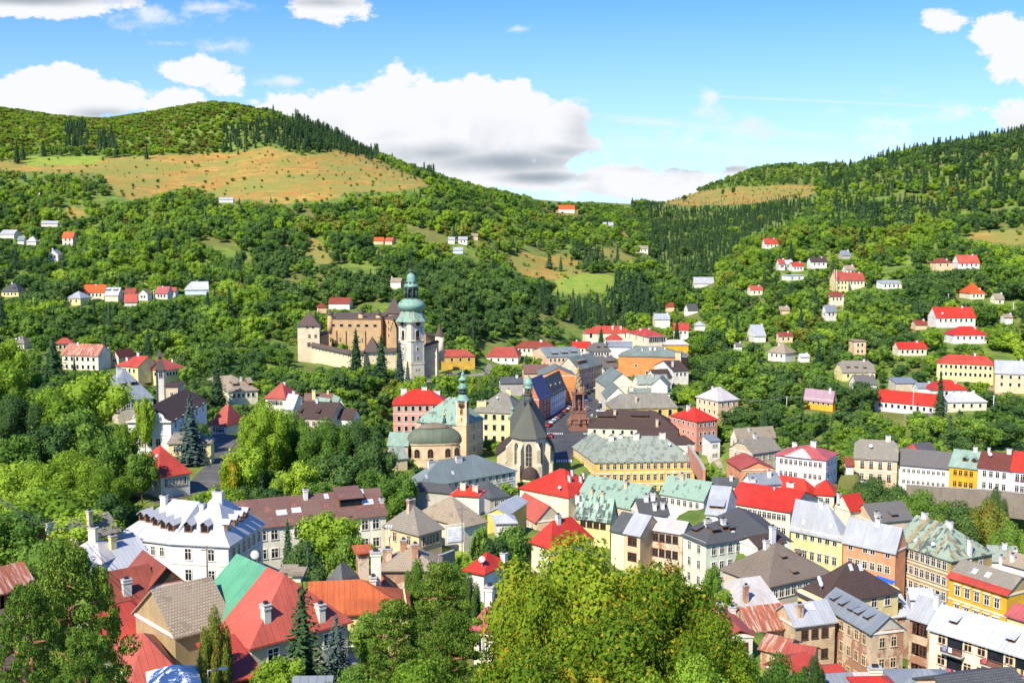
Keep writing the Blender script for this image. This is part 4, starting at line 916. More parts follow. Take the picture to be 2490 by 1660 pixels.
def houses_center():
    h('G', (613, 690), (215, 614), 880, 8.5, 'hip', 'red', 'cream', ry=464, D=292, ins=(12, 7), cm='white', ch=((622, 570, 2.2, .9), (645, 520, 2.0, .7), (714, 575, 2.2, .9), (738, 545, 2.2, .7)), ds=((540, 655, .8),), m=(1, 9), ws=(.5, .5), off=.3, label='house with big bright red triangular roof in front of the gothic church')
    h('G', (350, 890), (157, 780), 560, 7.5, 'gable', 'pinkred', 'peach', ry=712, D=262, m=(2, 5), ws=(.8, 1.3), fm='white', ch=((212, 790, 1.6), (440, 830, 1.8, .8)), gable_wc='beige', label='peach house with rosy streaked roof below the big red triangular roof')
    h('G', (470, 1090), (800, 1010), 310, 7, 'hip', 'red', 'cream', ry=872, D=215, cm='white', ch=((528, 905, 2.2, 1.1),), label='red roof rising just behind the big yellowing tree')
    h('G', (952, 870), (676, 832), 1008, 7, 'gable', 'verdi_dark', 'lemon', ry=690, D=250, m=(1, 4), ws=(1.1, 1.7), fm='woodf', sk=((715, 760), (845, 780)), ch=((690, 700, 1.2, 1.2),), gable_wc='tan', label='yellow house with patchy black and mint roof and solar panels')
    solar('G', (700, 822), (960, 862))
    h('G', (1185, 795), (680, 694), 1385, 8, 'gable', 'verdi', 'tan', ry=560, D=282, cm='tan', ch=((1082, 620, 2.4, 1.1), (805, 675, 2.2, .9), (890, 685, 1.2, 1.3), (1250, 700, 2.2, 1.3), (1300, 690, 2.2, 1.3)), label='tan house with long mottled verdigris roof behind the patchy black and mint roof')
    h('G', (962, 955), (1070, 980), None, 6, 'gable', 'dark', 'cream', ry=826, d=12, D=240, label='narrow house with black roof between mint and silver roofs')
    h('G', (1072, 978), (1198, 1002), None, 9, 'gable', 'silver', 'peach', ry=836, d=13, D=236, m=(2, 2), ws=(.9, 1.6), fm='woodf', label='narrow apricot house with silver roof beside the ruined red house')
    h('G', (1200, 840), (1430, 830), None, 7, 'gable', 'slate', 'pale', ry=705, d=10, D=262, cm='bright', ch=((1245, 730, 2.2, 1.2), (1300, 720, 2.4, 1.2), (1315, 800, 2.2, 1.0), (1380, 790, 2.0, 1.0), (1440, 730, 1.8, 1.2)), label='dark slate roof crowded with white chimneys')
    h('G', (1160, 927), (1545, 987), None, 9.5, 'gable', 'whiterust', 'ruin_red', ry=868, d=9, D=240, m=(2, 6), ws=(1.0, 1.5), fm='woodf', roofl='grey sheet roof with rusty orange patches', label='ruined house with peeling red plaster and patched sheet roof')
    orange_patch()
    a = h('G', (1735, 1070), (2060, 1020), 1548, 10.5, 'hip', 'slate', 'greenish', ry=895, D=222, m=(3, 4), sd=(3, 2), ws=(.95, 1.7), st=3.25, ins=(7, 5), cm='bright', ch=((1875, 850, 2.6, 1.1), (1750, 905, 1.4, 1.8)), dm=((1640, 985, 1.8, .8), (1812, 990, 1.8, .8), (1892, 965, 1.6, .8), (1950, 948, 1.6, .8)), sk=((1948, 920),), label='pale green three storey house with charcoal roof and four flat dormers')
    b = h('L', (376, 330), (690, 318), None, 10, 'gable', 'slate', 'greenish', ry=200, d=22, along='y', D=236, yaw=R_(6), label='x', cornice=False)
    merge(a, b)
    h('G', (1715, 716), (1366, 657), 1838, 8.5, 'gable', 'verdi', 'white', ry=545, D=282, m=(1, 6), ws=(.9, 1.5), cm='beige', gable_wc='beige', ch=((1540, 560, 2.4, 1.4),), label='white house with streaked sea green roof left of the silver strip roof')
    h('G', (1735, 825), (1885, 838), None, 3, 'gable', 'silver', 'white', ry=606, d=17, D=262, dm=((1790, 790, 1.6, .8), (1850, 795, 1.6, .8)), label='narrow steep silver roof strip beside the long red roof')
    h('G', (1790, 590), (1990, 600), None, 6, 'gable', 'dark', 'white', ry=535, d=10, D=305, ch=((1940, 560, 2, 1),), label='dark low roof behind the silver strip')
    h('H', (440, 972), (-85, None), 665, 10, 'gable', 'red', 'cream', ry=778, D=272, yaw=R_(-37), m=(2, 12), ws=(1.0, 1.5), gable_wc='beige', ch=((315, 800, .6, .4),), label='long cream house with vivid red gable roof in the middle of the lower town')
    h('H', (585, 835), (250, 775), 668, 7, 'hip', 'red', 'cream', ry=699, D=306, ch=((445, 775, 1.2, 2.6), (655, 745, 1.8, .9)), label='red hipped roof behind the long vivid red gable roof')
    h('H', (800, 843), (640, 832), 985, 7, 'hip', 'red', 'cream', ry=724, D=300, sd=(1, 2), m=(1, 2), label='red hipped roof nearest the terrace bushes')
    h('H', (930, 966), (1056, 935), 802, 5, 'gable', 'red', 'cream', ry=838, D=282, ch=((840, 880, 2.0, 1.1),), yaw=R_(30), label='small red gable roof stepping down behind the white roofs')
    h('H', (868, 1183), (450, 1095), 945, 11.5, 'hip', 'silver', 'lemon', ry=920, D=258, ins=(0, 5), m=(2, 6), ws=(1.0, 1.8), st=4.6, wst='hood', ch=((700, 930, 1.2, 1.2),), sk=((552, 1075, .7), (775, 1100, .7)), label='lemon house with light grey sheet roof left of the salmon house')
    h('H', (1302, 1297), (878, 1207), 1385, 12, 'gable', 'silver', 'salmon', ry=1070, D=246, m=(3, 6, ((2, 0), (2, 1), (2, 2), (0, 1), (0, 4))), ws=(1.0, 1.6), st=3.6, off=1.0, ch=((1160, 1060, 1.6, 1.3),), label='salmon house with plain light silver roof')
    h('H', (1755, 1372), (1305, 1228), 2088, 16, 'hip', 'verdi_rust', 'old_ochre', ry=1075, D=240, m=(4, 9), sd=(3, 2), ws=(1.0, 1.8), st=3.45, ins=(0, 9), bands=3, cm='white', ch=((1905, 1340, 5.0, 1.0), (1540, 1020, 1.6, 1.6), (1740, 1060, 1.8, 1.8)), sk=((1465, 1215, .7),), ds=((1608, 1290, .9),), label='tall olive brown tenement with rusty verdigris roof')
    h('H', (1130, 1064), (1440, 1035), 945, 5.5, 'gable', 'grey', 'tan', ry=905, D=278, ch=((1145, 1035, 2, 1.0), (1160, 1040, 1.6, .9)), dm=((1290, 1030, 1.6, .8),), label='house with grey fibre roof behind the two silver roofs')
    h('H', (2080, 1375), (2310, 1385), None, 6, 'gable', 'verdi_grey', 'white', ry=1260, d=10, D=262, ch=((2190, 1280, 1.6, 1.2), (2275, 1340, 2, .9)), label='small pale green roof right of the olive brown tenement')
    # terrace row on the right
    h('H', (1315, 557), (968, 536), 1400, 8, 'jerk', 'greytan', 'peach', ry=398, D=326, m=(2, 4), ws=(1.0, 1.7), wst='box', st=3.7, jk=.3, bands=1, ch=((1240, 405, 2.0, 1.6), (1365, 430, 2.0, 1.2)), ds=((1102, 480, 1.0),), label='apricot house with beige half hipped roof at the left of the terrace row')
    h('H', (1742, 626), (1325, 590), None, 7.5, 'gable', 'grey', 'white', ry=482, d=11, D=322, m=(2, 9), ws=(.75, 1.0), label='white terrace house with old grey shingle roof')
    h('H', (1972, 630), (1742, 604), None, 8, 'gable', 'verdi_plain', 'gold', ry=484, d=12, D=316, m=(2, 4), ws=(.9, 1.5), fm='gold', dm=((1868, 575, 1.3, .9, 'gable'), (1945, 585, 1.3, .9, 'gable')), ch=((1955, 480, 1.8, 1.2),), label='golden yellow terrace house with pale green roof and two dormers')
    h('H', (2246, 643), (1975, 613), None, 8, 'gable', 'maroon', 'white', ry=500, d=11, D=310, m=(2, 4), ws=(.9, 1.7), ds=((2075, 550, 1.0),), ch=((2065, 500, 1.8), (2230, 510, 1.8, 1.4)), label='white terrace house with wine red roof')
    h('H', (2520, 668), (2248, 640), None, 8, 'gable', 'red', 'lilac', ry=500, d=11, D=305, m=(2, 5), ws=(.9, 1.6), wst='box', label='lilac terrace house with red roof at the right edge')
    v = h('H', (735, 556), (325, 527), 825, 8.5, 'hip', 'rosy', 'white', ry=440, D=312, m=(2, 9, ((1, 4),)), sd=(2, 3), yaw=R_(-32), ws=(.85, 1.4), st=3.5, bands=1, ins=(8, 6), ch=((475, 455, 1.8, 1.1), (632, 448, 2.2, 1.8)), ds=((487, 475, .8),), name='villa', cat='villa', label='white villa with rose red hipped roof and small pediment')
    pediment(v)
    h('H', (130, 757), (365, 745), None, 4.5, 'gable', 'bluegrey', 'white', ry=668, d=11, D=298, ch=((270, 700, 2.4, 1.1), (135, 740, 1.2, 1.6)), label='pale blue sheet roof in front of the white villa')
    h('H', (1402, 482), (1480, 486), None, 4, 'hip', 'red2', 'white', ry=432, d=8, D=345, label='small red roof peeking behind the apricot terrace house')
    h('H', (1482, 492), (1625, 482), None, 5, 'gable', 'slate', 'grey', ry=420, d=9, D=350, label='blue slate roof behind the white terrace house')
    h('H', (900, 600), (960, 600), None, 3, 'gable', 'redtile', 'white', ry=540, d=7, D=322, label='little red roofed hut beside the apricot terrace house')

def houses_lower_right():
    h('L', (528, 672), (962, 574), 195, 8.5, 'bell', 'taupe', 'beige', ry=368, D=192, ins=(9, 9), m=(2, 9), ws=(1.0, 1.5), dm=((385 + 245, 480, .9, .45), (750, 455, .9, .45), (710, 590, .9, .5)), ch=((510, 400, 2, 1.2),), label='house with huge taupe hipped roof with three tiny vents')
    h('L', (450, 392), (640, None), None, 2.5, 'gable', 'brown', 'greenish', ry=305, d=8, yaw=R_(30), D=205, cm='bright', ch=((553, 370, 4.5, 1.3),), label='small plum red roof with tall white chimney behind the taupe roof')
    h('L', (905, 778), (1455, 690), 735, 9.5, 'hip', 'brown', 'lemon', ry=500, D=176, m=(2, 5), ins=(9, 9), sk=((1112, 545, .7), (1182, 540, .7)), ds=((890, 680, 1.1), (900, 710, 1.1)), label='yellow house with dark plum brown pyramid roof')
    h('L', (1268, 1002), (905, 792), 1492, 12.5, 'gable', 'bluegrey', 'ruin', ry=785, D=160, m=(3, 6), sd=(3, 2), ws=(.8, 1.4), st=3.2, fm='tan', gable_wc='grey', dm=((985, 785, 1.0, .6), (1045, 822, 1.0, .6), (1112, 860, 1.0, .6), (1160, 885, 1.0, .6), (1225, 918, 1.0, .6)), label='peeling beige tenement with blue grey roof and five small dormers')
    h('L', (1395, 885), (1540, 868), None, 8, 'gable', 'white', 'ruin', ry=710, d=14, D=182, dm=((1395, 850, 1.4, .9, 'gable'), (1455, 845, 1.4, .9, 'gable')), cm='white', ch=((1235, 760, 3.4, 1.7),), label='white seamed roof with two dormers behind the peeling beige tenement')
    h('L', (1690, 932), (1535, 884), 1832, 9, 'gable', 'silver', 'ruin', ry=765, D=172, m=(3, 3), fm='woodf', ch=((1730, 830, 3.0, 1.0),), label='dilapidated house with bluish silver roof and wooden galleries')
    h('L', (1545, 760), (1700, 770), None, 8, 'gable', 'white', 'white', ry=690, d=12, D=195, cm='white', ch=((1520, 740, 2.0, 2.0),), label='far white seamed roof next to the olive brown tenement')
    v = h('L', (2560, 1228), (1680, 966), None, 11.5, 'gable', 'white', 'cream', ry=926, d=11, D=138, m=(3, 8, ((0, 1), (1, 1), (2, 1), (0, 4), (1, 4), (2, 4), (0, 6), (1, 6))), ws=(1.0, 1.25), st=2.95, off=.9, fm='peach', dm=((1850, 950, .9, .6), (2260, 1080, .9, .6)), name='apartment_block', cat='apartment block', label='cream apartment block with white roof and balconies at lower right')
    balconies(v)
    v = h('L', (2232, 732), (1818, 602), 2420, 11, 'gable', 'greytan', 'gold', ry=545, D=190, m=(3, 5), ws=(.9, 1.6), wst='hood', st=3.5, off=2.0, bands=2, gable_wc='brown', sk=((2000, 575, 1.0), (2095, 600, 1.0)), label='amber yellow house with grey roof and red eaves strip')
    eaves_strip(v)
    awning()
    h('L', (2430, 935), (2234, 876), None, 5, 'gable', 'rosy', 'lemon', ry=828, d=9, D=168, label='rose red lean roof at the right edge below the amber house')
    h('L', (2200, 500), (2420, 560), None, 6, 'gable', 'tan', 'white', ry=455, d=9, D=232, ch=((2270, 500, 2, 1.0), (2190, 480, 1.6, .8)), label='dusty beige roof at the right edge behind the amber house')
    h('L', (325, 820), (588, 785), 70, 6, 'hip', 'whiterust', 'beige', ry=622, D=182, ins=(9, 0), cm='ruin', ch=((362, 790, 4.0, .9),), label='pale weathered roof with a tall brick chimney beside the garden trees')
    h('L', (400, 990), (708, 952), None, 10, 'gable', 'rustwhite', 'ruin', ry=812, d=11, D=166, m=(3, 4, ((0, 0), (0, 1), (1, 0), (1, 1), (2, 0))), ws=(.9, 1.3), fm='woodf', label='shabby ochre house with half sandy half rust red roof')
    h('L', (712, 950), (1002, 914), None, 10.5, 'gable', 'silver', 'old_beige', ry=790, d=11, D=165, m=(3, 3), ws=(.9, 1.3), fm='woodf', cm='ruin', ch=((745, 890, 2.6, 1.2),), sk=((770, 835, 1.2), (825, 830, 1.2)), label='shabby beige house with flat silver grey roof')
    h('L', (232, 1020), (414, 1012), None, 4.2, 'gable', 'redslate', 'white', ry=862, d=14, D=150, along='y', gable_wc='wood', m=(1, 2), ws=(1.1, 1.1), fm='woodf', yaw=R_(9), ch=((175, 860, 1.6, 1.0), (265, 870, 1.2, 1.0)), label='cottage with dark wooden gable and brick red roof among garden trees')
    h('L', (470, 1110), (640, 1150), None, 3, 'gable', 'rustwhite', 'ruin', ry=1035, d=8, D=148, label='low shed with flaking red sheets below the shabby ochre house')
    h('L', (640, 1150), (830, 1180), None, 3, 'gable', 'redslate', 'ruin', ry=1095, d=6, D=142, label='low brick red shed roof below the shabby beige house')
    h('L', (765, 1290), (905, 1225), None, 3, 'gable', 'red2', 'ruin', ry=1180, d=7, D=132, label='bright red shed roof right above the bottom garden')
    h('L', (1000, 1338), (1125, 1310), None, 3, 'gable', 'red2', 'ruin', ry=1245, d=7, D=125, label='small red roof at the bottom edge beneath the beige tenement')
    h('L', (980, 1400), (1205, 1385), None, 4, 'gable', 'bluegrey', 'white', ry=1300, d=7, D=112, label='light blue sheet roof at the bottom edge')
    h('L', (1205, 1388), (1340, 1385), None, 4, 'gable', 'whiterust', 'cream', ry=1292, d=7, D=112, cm='cream', ch=((1285, 1310, 1.0, 1.4),), label='whitish patched roof at the bottom edge')
    h('L', (1250, 1430), (1500, 1425), None, 4, 'hip', 'red', 'peach', ry=1318, d=8, D=106, label='red hipped roof cut by the bottom edge')
    h('L', (1470, 1395), (1900, 1402), None, 4, 'hip', 'bluegrey', 'peach', ry=1268, d=11, D=113, cm='peach', ch=((1940, 1370, 2, .9),), label='broad grey roof cut by the bottom edge')
    h('L', (1960, 1420), (2110, 1400), 2500, 5, 'gable', 'slate', 'peach', ry=1290, along='x', D=106, w=9, label='anthracite roof with apricot gable in the bottom right corner')

def houses_lower_left():
    a = h('E', (1862, 1083), (1395, 1058), 2145, 10.5, 'bell', 'white', 'bright', ry=672, D=170, m=(3, 2), sd=(3, 6), ws=(.95, 1.7), st=3.3, ins=(8.5, 6.5), bands=1, cm='white',
          dm=((1535, 985, 1.3, 1.3, 'gable'), (1670, 990, 1.3, 1.3, 'gable'), (1870, 965, 1.2, 1.2, 'gable'), (1930, 925, 1.2, 1.2, 'gable'), (1975, 895, 1.2, 1.2, 'gable'), (2015, 865, 1.2, 1.2, 'gable')),
          ch=((1650, 760, 1.2, .8), (1780, 710, 1.6, 1.8)), name='white_house', label='large white three storey house with white seamed roof and many brown dormers')
    b = h('E', (1395, 1058), (963, 892), None, 8.5, 'hip', 'white', 'bright', ry=712, d=15, D=a['n'].y + 6, ins=(5, 0), m=(2, 5), ws=(.7, 1.4), st=3.6, yaw=a['rz'] - R_(11),
          dm=((1160, 890, 1.2, 1.2, 'gable'), (1212, 905, 1.2, 1.2, 'gable'), (1270, 930, 1.2, 1.2, 'gable'), (1335, 955, 1.2, 1.2, 'gable'), (1395, 975, 1.2, 1.2, 'gable')), ch=((1340, 720, 2.0, 1.2),), label='x', ovg=.1)
    merge(a, b)
    h('F', (-60, 612), (1135, 490), None, 8.5, 'gable', 'mauve', 'pale', ry=338, d=14, D=192, m=(2, 12, ((0, 3), (0, 5))), ws=(1.1, 1.6), sk=((285, 490, 1.9), (405, 470, 1.7), (985, 405, 2.2), (650, 358, .8), (935, 318, .8)), dm=((850, 440, 4.4, 1.6),), ch=((480, 375, 2.4, .9), (1100, 400, .8, .8)), label='long pale house with mauve brown tiled roof and skylights')
    h('F', (1405, 652), (1592, 547), 1130, 6, 'hip', 'greytan', 'peach', rh=3.8, D=196, yaw=R_(48), m=(1, 5), sd=(1, 2), ws=(.8, 1.6), ins=(3, 3), fm='tan', cm='ruin', ch=((1340, 380, 2.2, 1.8),), label='apricot house with ash grey tiled hip roof next to the lawn')
    h('F', (1770, 592), (1946, 508), None, 5, 'hip', 'tan', 'cream', rh=4.0, d=13, yaw=R_(44), D=203, ins=(3, 3), label='house with broad sand coloured tiled roof behind the apricot house')
    garage()
    h('F', (1965, 485), (2128, 500), None, 6, 'gable', 'silver', 'yellow', ry=395, d=12, D=232, along='y', ch=((1905, 370, 2, 1.2),), label='yellow gable beside the sand coloured tiled roof')
    h('F', (2040, 560), (2195, 555), None, 3.5, 'hip', 'white', 'white', ry=495, d=8, D=222, label='little white domed shed roof above the garden trees')
    h('F', (1105, 935), (1555, 935), None, 4.5, 'hip', 'tan', 'ruin', ry=765, d=12, D=152, ins=(6, 6), cm='ruin', ch=((1280, 800, 2.2, 1.0), (1375, 850, 2.6, 1.0), (1150, 880, 2.4, 1.4)), label='old sandy pink hip roof with brick chimneys in front of the lawn')
    h('K', (300, 503), (135, 470), 520, 4.5, 'hip', 'red', 'white', ry=318, D=158, ds=((285, 465, .9),), ch=((492, 320, 1.6, .9),), label='small bright red roof with a white satellite dish left of the big tree')
    h('K', (205, 1003), (470, 1035), None, 5, 'hip', 'rosy', 'cream', ry=690, d=12, D=108, m=(1, 3), ch=((245, 660, 2.2, .9), (355, 720, 2.4, .9)), label='rose pink roof half hidden by the big tree')
    h('J', (1000, 890), (1925, 845), None, 5, 'hip', 'rust', 'lemon', ry=578, d=17, D=118, ins=(0, 5), cm='pale', ch=((1625, 500, 5.2, 1.3), (1595, 560, 1.0, .8)), label='long rust orange sheet roof behind the pines')
    turret()
    a = h('J', (436, 1182), (150, 1022), 1355, 5, 'hip', 'pinkred', 'beige', ry=530, D=104, ins=(0, 13), m=(1, 3), sd=(1, 3), ws=(1.1, 1.5), ch=((575, 935, 1.7, .9), (1095, 930, 1.7, .9)), cm='pale', label='house with large coral red hipped roof')
    h('J', (150, 1020), (-190, 828), None, 5, 'gable', 'green', 'beige', rh=a['rh'] * .99, d=a['d'], D=a['n'].y + a['w'] * .80, w=6.5, yaw=a['rz'], label='mint green sheet roof joined to the coral red roof')
    h('J', (742, 500), (825, 500), None, 1.0, 'flat', 'tan', 'pale', rh=.1, d=1.4, D=126, name='chimney_stack', cat='chimney', cornice=False, label='tall cream chimney left of its twin behind the coral roof')
    h('J', (826, 525), (905, 525), None, 1.0, 'flat', 'tan', 'pale', rh=.1, d=1.4, D=124, name='chimney_stack', cat='chimney', cornice=False, label='tall cream chimney right of its twin behind the coral roof')
    h('I', (1668, 1092), (2200, 955), None, 4, 'gable', 'tan', 'brown', ry=610, d=17, D=106, label='old stone grey tiled roof between red and mint roofs')
    h('I', (1010, 1275), (1648, 1095), None, 4, 'gable', 'red2', 'pale', ry=810, d=13, D=109, m=(1, 4), label='bright red sheet roof left of the stone grey tiles')
    h('I', (1285, 1456), (1682, 1383), 1085, 4.5, 'hip', 'pinkred', 'cream', ry=1088, D=98, m=(1, 2), ws=(1.0, 1.3), fm='woodf', ins=(5.5, 5), label='cream cottage with salmon hipped roof by the pines')
    a = h('I', (1010, 790), (1500, 690), None, 4, 'gable', 'brownred', 'rose', ry=478, d=12, D=136, ch=((1210, 715, 2.6, 1.2),), label='house with maroon sheet roof and dark timber gable')
    b = h('I', (1430, 640), (1742, 612), None, 4, 'gable', 'brownred', 'rose', ry=375, d=9, D=140, along='y', gable_wc='wood', yaw=a['rz'] - .05, label='x')
    merge(a, b)
    h('I', (885, 560), (1455, 420), None, 4.5, 'gable', 'white', 'white', ry=232, d=13, D=152, cm='lemon', ch=((1075, 275, 2.4, 1.0),), label='broad blinding white roof in front of the large white house')
    h('I', (600, 360), (965, 395), None, 4, 'hip', 'whiterust', 'pale', ry=178, d=11, D=156, cm='cream', ch=((890, 215, 2.8, 1.4),), label='patched white and pink roof left of the broad white roof')
    h('E', (640, 1037), (968, 957), None, 4.5, 'gable', 'greytan', 'brown', ry=852, d=13, D=168, cm='tan', ch=((735, 955, 4.0, .8),), label='mossy grey roof with slim chimney left of the large white house')
    h('E', (262, 1085), (606, 1003), None, 4.5, 'hip', 'red2', 'brown', ry=930, d=10, D=166, ins=(6, 0), cm='bright', ch=((415, 1000, 2.6, 1.7),), label='red sheet roof with thick white chimney below the walnut trees')
    h('I', (-220, 735), (312, 602), None, 9, 'gable', 'rustwhite', 'peach', ry=470, d=13, D=112, m=(2, 5), ws=(1.2, 1.4), fm='woodf', off=.8, label='house with rusty roof cut by the left edge behind the pine')
    h('I', (-160, 1462), (200, 1458), None, 4, 'hip', 'brown', 'brown', ry=1165, d=9, D=82, label='dark brown shingle roof in the bottom left corner')
    h('J', (200, 1540), (512, 1455), None, 3.0, 'shed', 'red2', 'redwood', rh=1.7, d=5, D=88, label='red shed with sloping sheet roof at the bottom')
    h('J', (820, 1590), (1140, 1585), None, 3, 'gable', 'bluegrey', 'redwood', ry=1495, d=6, D=78, label='little grey shed roof at the bottom edge under the spruce')
    h('E', (1312, 522), (1548, 414), 1085, 7, 'hip', 'red2', 'white', ry=275, yaw=R_(42), D=243, m=(1, 6), sd=(1, 4), ws=(.9, 1.7), ins=(5, 5), sk=((1275, 370, .9),), label='white house with tall red roof beside the parked maroon car')

def houses_hill():
    L_ = [
     ((235, 140), (345, 138), 4.5, 'gable', 'red2', 'white', 98, 9, 'white cottage with red roof highest on the right slope', (1, 3)),
     ((352, 306), (400, 306), 5, 'gable', 'redslate', 'white', 266, 8, 'narrow red roofed house at the left of the upper right cluster', (1, 2)),
     ((402, 308), (466, 302), 4, 'gable', 'white', 'white', 274, 8, 'white roofed house joined to the narrow red one', (1, 2)),
     ((460, 322), (552, 319), 4, 'gable', 'red2', 'white', 292, 8, 'white cottage with red roof right of the white roofed house', (1, 3)),
     ((612, 288), (742, 284), 5, 'gable', 'brown', 'white', 252, 9, 'cottage with weathered brown roof on the right slope', (1, 3)),
     ((420, 402), (552, 380), 3.5, 'flat', 'white', 'bright', None, 8, 'flat roofed white garage on the right slope', (1, 2)),
     ((120, 516), (218, 516), 4, 'gable', 'pinkred', 'cream', 484, 9, 'small cottage with rosy roof alone on the right slope', (1, 2)),
     ((815, 437), (918, 441), 8, 'gable', 'redslate', 'lemon', 368, 12, 'tall lemon house with red roof on the right slope', (2, 3)),
     ((918, 439), (1050, 441), 7, 'gable', 'redslate', 'cream', 378, 10, 'cream house with brick red roof right of the tall lemon house', (1, 4)),
     ((898, 352), (972, 352), 4, 'gable', 'tan', 'bright', 318, 8, 'white cottage behind the tall lemon house', (1, 2)),
     ((1190, 462), (1352, 455), 4, 'shed', 'silver', 'bright', None, 9, 'white flat house with pale lean roof on the right slope', (1, 4)),
     ((1630, 292), (1766, 290), 6, 'hip', 'redtile', 'peach', 258, 9, 'peach cottage with terracotta hip roof on the upper right slope', (1, 2)),
     ((1818, 294), (1988, 288), 4.5, 'gable', 'pinkred', 'bright', 233, 10, 'white house with raspberry roof on the upper right slope', (1, 4)),
     ((1915, 541), (2028, 530), 4, 'hip', 'orange', 'cream', 462, 9, 'cottage with orange tiled roof under the trees on the right', (1, 3)),
     ((1636, 740), (1955, 740), 6, 'gable', 'red', 'white', 658, 11, 'white house with broad scarlet roof and satellite dish', (1, 7)),
     ((1775, 881), (2046, 882), 5, 'hip', 'red', 'bright', 815, 11, 'white house with long scarlet hipped roof below the broad one', (1, 5)),
     ((1325, 993), (1556, 998), 4, 'gable', 'red', 'cream', 942, 10, 'small cream house with plain scarlet roof in the right woods', (1, 5)),
     ((1640, 1106), (2116, 1126), 8.5, 'hip', 'red2', 'lemon', 1050, 13, 'long yellow two storey house with red hipped roof on the right', (2, 11)),
     ((2118, 1191), (2440, 1203), 9, 'gable', 'silver', 'peach', 1096, 11, 'peach two storey house with white roof at the right edge', (2, 4)),
     ((1305, 1276), (1480, 1274), 4, 'shed', 'bluegrey', 'beige', None, 8, 'garage with grey lean roof above the long scarlet roof', None),
     ((1485, 1312), (1622, 1316), 3.5, 'gable', 'bluegrey', 'white', 1275, 9, 'low grey roof joined behind the long scarlet roof', None),
     ((1612, 1328), (1884, 1322), 4, 'hip', 'red', 'bright', 1250, 10, 'red hipped roof partly behind the tall spruce', (1, 4)),
     ((1730, 1427), (2046, 1427), 4, 'hip', 'white', 'cream', 1352, 12, 'bungalow with white hipped roof right of the tall spruce', (1, 4)),
     ((870, 1186), (1136, 1191), 4.5, 'jerk', 'greytan', 'lemon', 1096, 11, 'yellow cottage with grey roof and three dormers', (1, 4)),
     ((985, 1285), (1148, 1280), 3.5, 'gable', 'grey', 'white', 1210, 9, 'grey roofed shed below the three dormer cottage', None),
     ((262, 1017), (402, 1031), 5, 'hip', 'tan', 'white', 955, 9, 'white cottage with sandy hip roof at the edge of the east wood', (1, 3)),
     ((350, 891), (462, 886), 4, 'gable', 'redtile', 'peach', 862, 8, 'cottage with dark red roof in the east wood', (1, 2)),
     ((965, 938), (1062, 936), 7, 'flat', 'tan', 'peach', None, 8, 'narrow peach house with flat top in the right woods', (2, 2)),
     ((145, 892), (242, 884), 4, 'gable', 'silver', 'white', 802, 9, 'whitish barn roof in the east wood', None),
     ((530, 1062), (600, 1068), 3, 'gable', 'white', 'bright', 1038, 6, 'tiny white hut right of the sandy hip roofed cottage', None),
     ((362, 680), (438, 684), 3, 'gable', 'tan', 'peach', 652, 7, 'tiny tan hut in the wood left of the white gabled cottage', None),
     ((2120, 590), (2188, 590), 3, 'gable', 'tan', 'cream', 548, 7, 'tiny cream hut right of the orange tiled cottage', (1, 1)),
     ((1470, 800), (1560, 795), 3, 'gable', 'redtile', 'peach', 765, 7, 'tiny clay roofed hut left below the broad scarlet roof', None),
     ((0, 975), (48, 975), 3, 'gable', 'grey', 'white', 948, 7, 'tiny grey shed low in the east wood', None),
     ((870, 235), (935, 228), 3, 'gable', 'bluegrey', 'grey', 196, 6, 'tiny grey hut on the grassy bank of the upper right slope', None),
     ((2195, 740), (2260, 745), 4, 'gable', 'tan', 'white', 715, 7, 'small pale hut near the right edge', None),
    ]
    for (N, M, hh, rt, rc, wc, ry, d, lab, mm_) in L_:
        cx = (N[0] + M[0]) / 2
        kw = {}
        if ry is not None and rt != 'flat': kw['ch'] = ((cx + (M[0] - N[0]) * .15, ry + 4, 1.3, .9),)
        if 'satellite' in lab: kw['ds'] = ((1685, 728, 1.3),)
        if 'three dormer' in lab and 'yellow' in lab: kw['dm'] = ((915, 1158, 1.3, .8), (980, 1158, 1.3, .8), (1050, 1162, 1.3, .8))
        h('D', N, M, None, hh, rt, rc, wc, ry=ry, rh=None if ry else (.3 if rt == 'flat' else 1.3), d=d, m=mm_, label=lab, yaw=R_(4) if abs(N[1] - M[1]) < 12 else None, **kw)
    h('D', (1635, 1463), (1132, 1414), None, 4.5, 'gable', 'red', 'white', ry=1350, d=12, m=(1, 9), label='long white house with scarlet roof above the stone terrace wall')
    h('D', (790, 1416), (558, 1390), 812, 5, 'gable', 'lilac', 'gold', ry=1332, m=(1, 5), ws=(.9, 1.3), ch=((770, 1345, 1.8, 1.1),), label='golden house with dusty lilac roof in the east wood')
    h('D', (735, 692), (820, 690), 700, 6, 'gable', 'bluegrey', 'white', ry=642, m=(1, 2), sd=(1, 2), yaw=R_(12), label='white gabled cottage with blue grey roof on the right slope')
    h('D', (770, 570), (880, 572), 716, 6, 'jerk', 'redtile', 'cream', ry=532, m=(1, 3), sd=(1, 2), yaw=R_(8), label='cream cottage with terracotta half hipped roof on the right slope')
    h('C', (1470, 338), (1592, 345), None, 7, 'gable', 'red2', 'white', ry=285, d=11, m=(1, 3), D=720, label='white house with red roofs right of the red roofed palace')
    h('C', (1320, 252), (1440, 250), None, 6, 'gable', 'silver', 'white', ry=207, d=10, D=760, ch=((1420, 215, 2, 1),), label='white house with grey roof in the valley wood')
    h('C', (1648, 300), (1728, 300), None, 4, 'hip', 'silver', 'white', ry=268, d=9, D=730, label='small white hipped roof right of the white house with red roofs')
    h('C', (1590, 180), (1670, 175), None, 6, 'gable', 'slate', 'bright', ry=130, d=9, D=800, label='white house with slate roof far up the valley')
    h('C', (1410, 150), (1475, 150), None, 4, 'gable', 'redtile', 'peach', ry=118, d=8, D=830, label='small terracotta roof far up the valley')
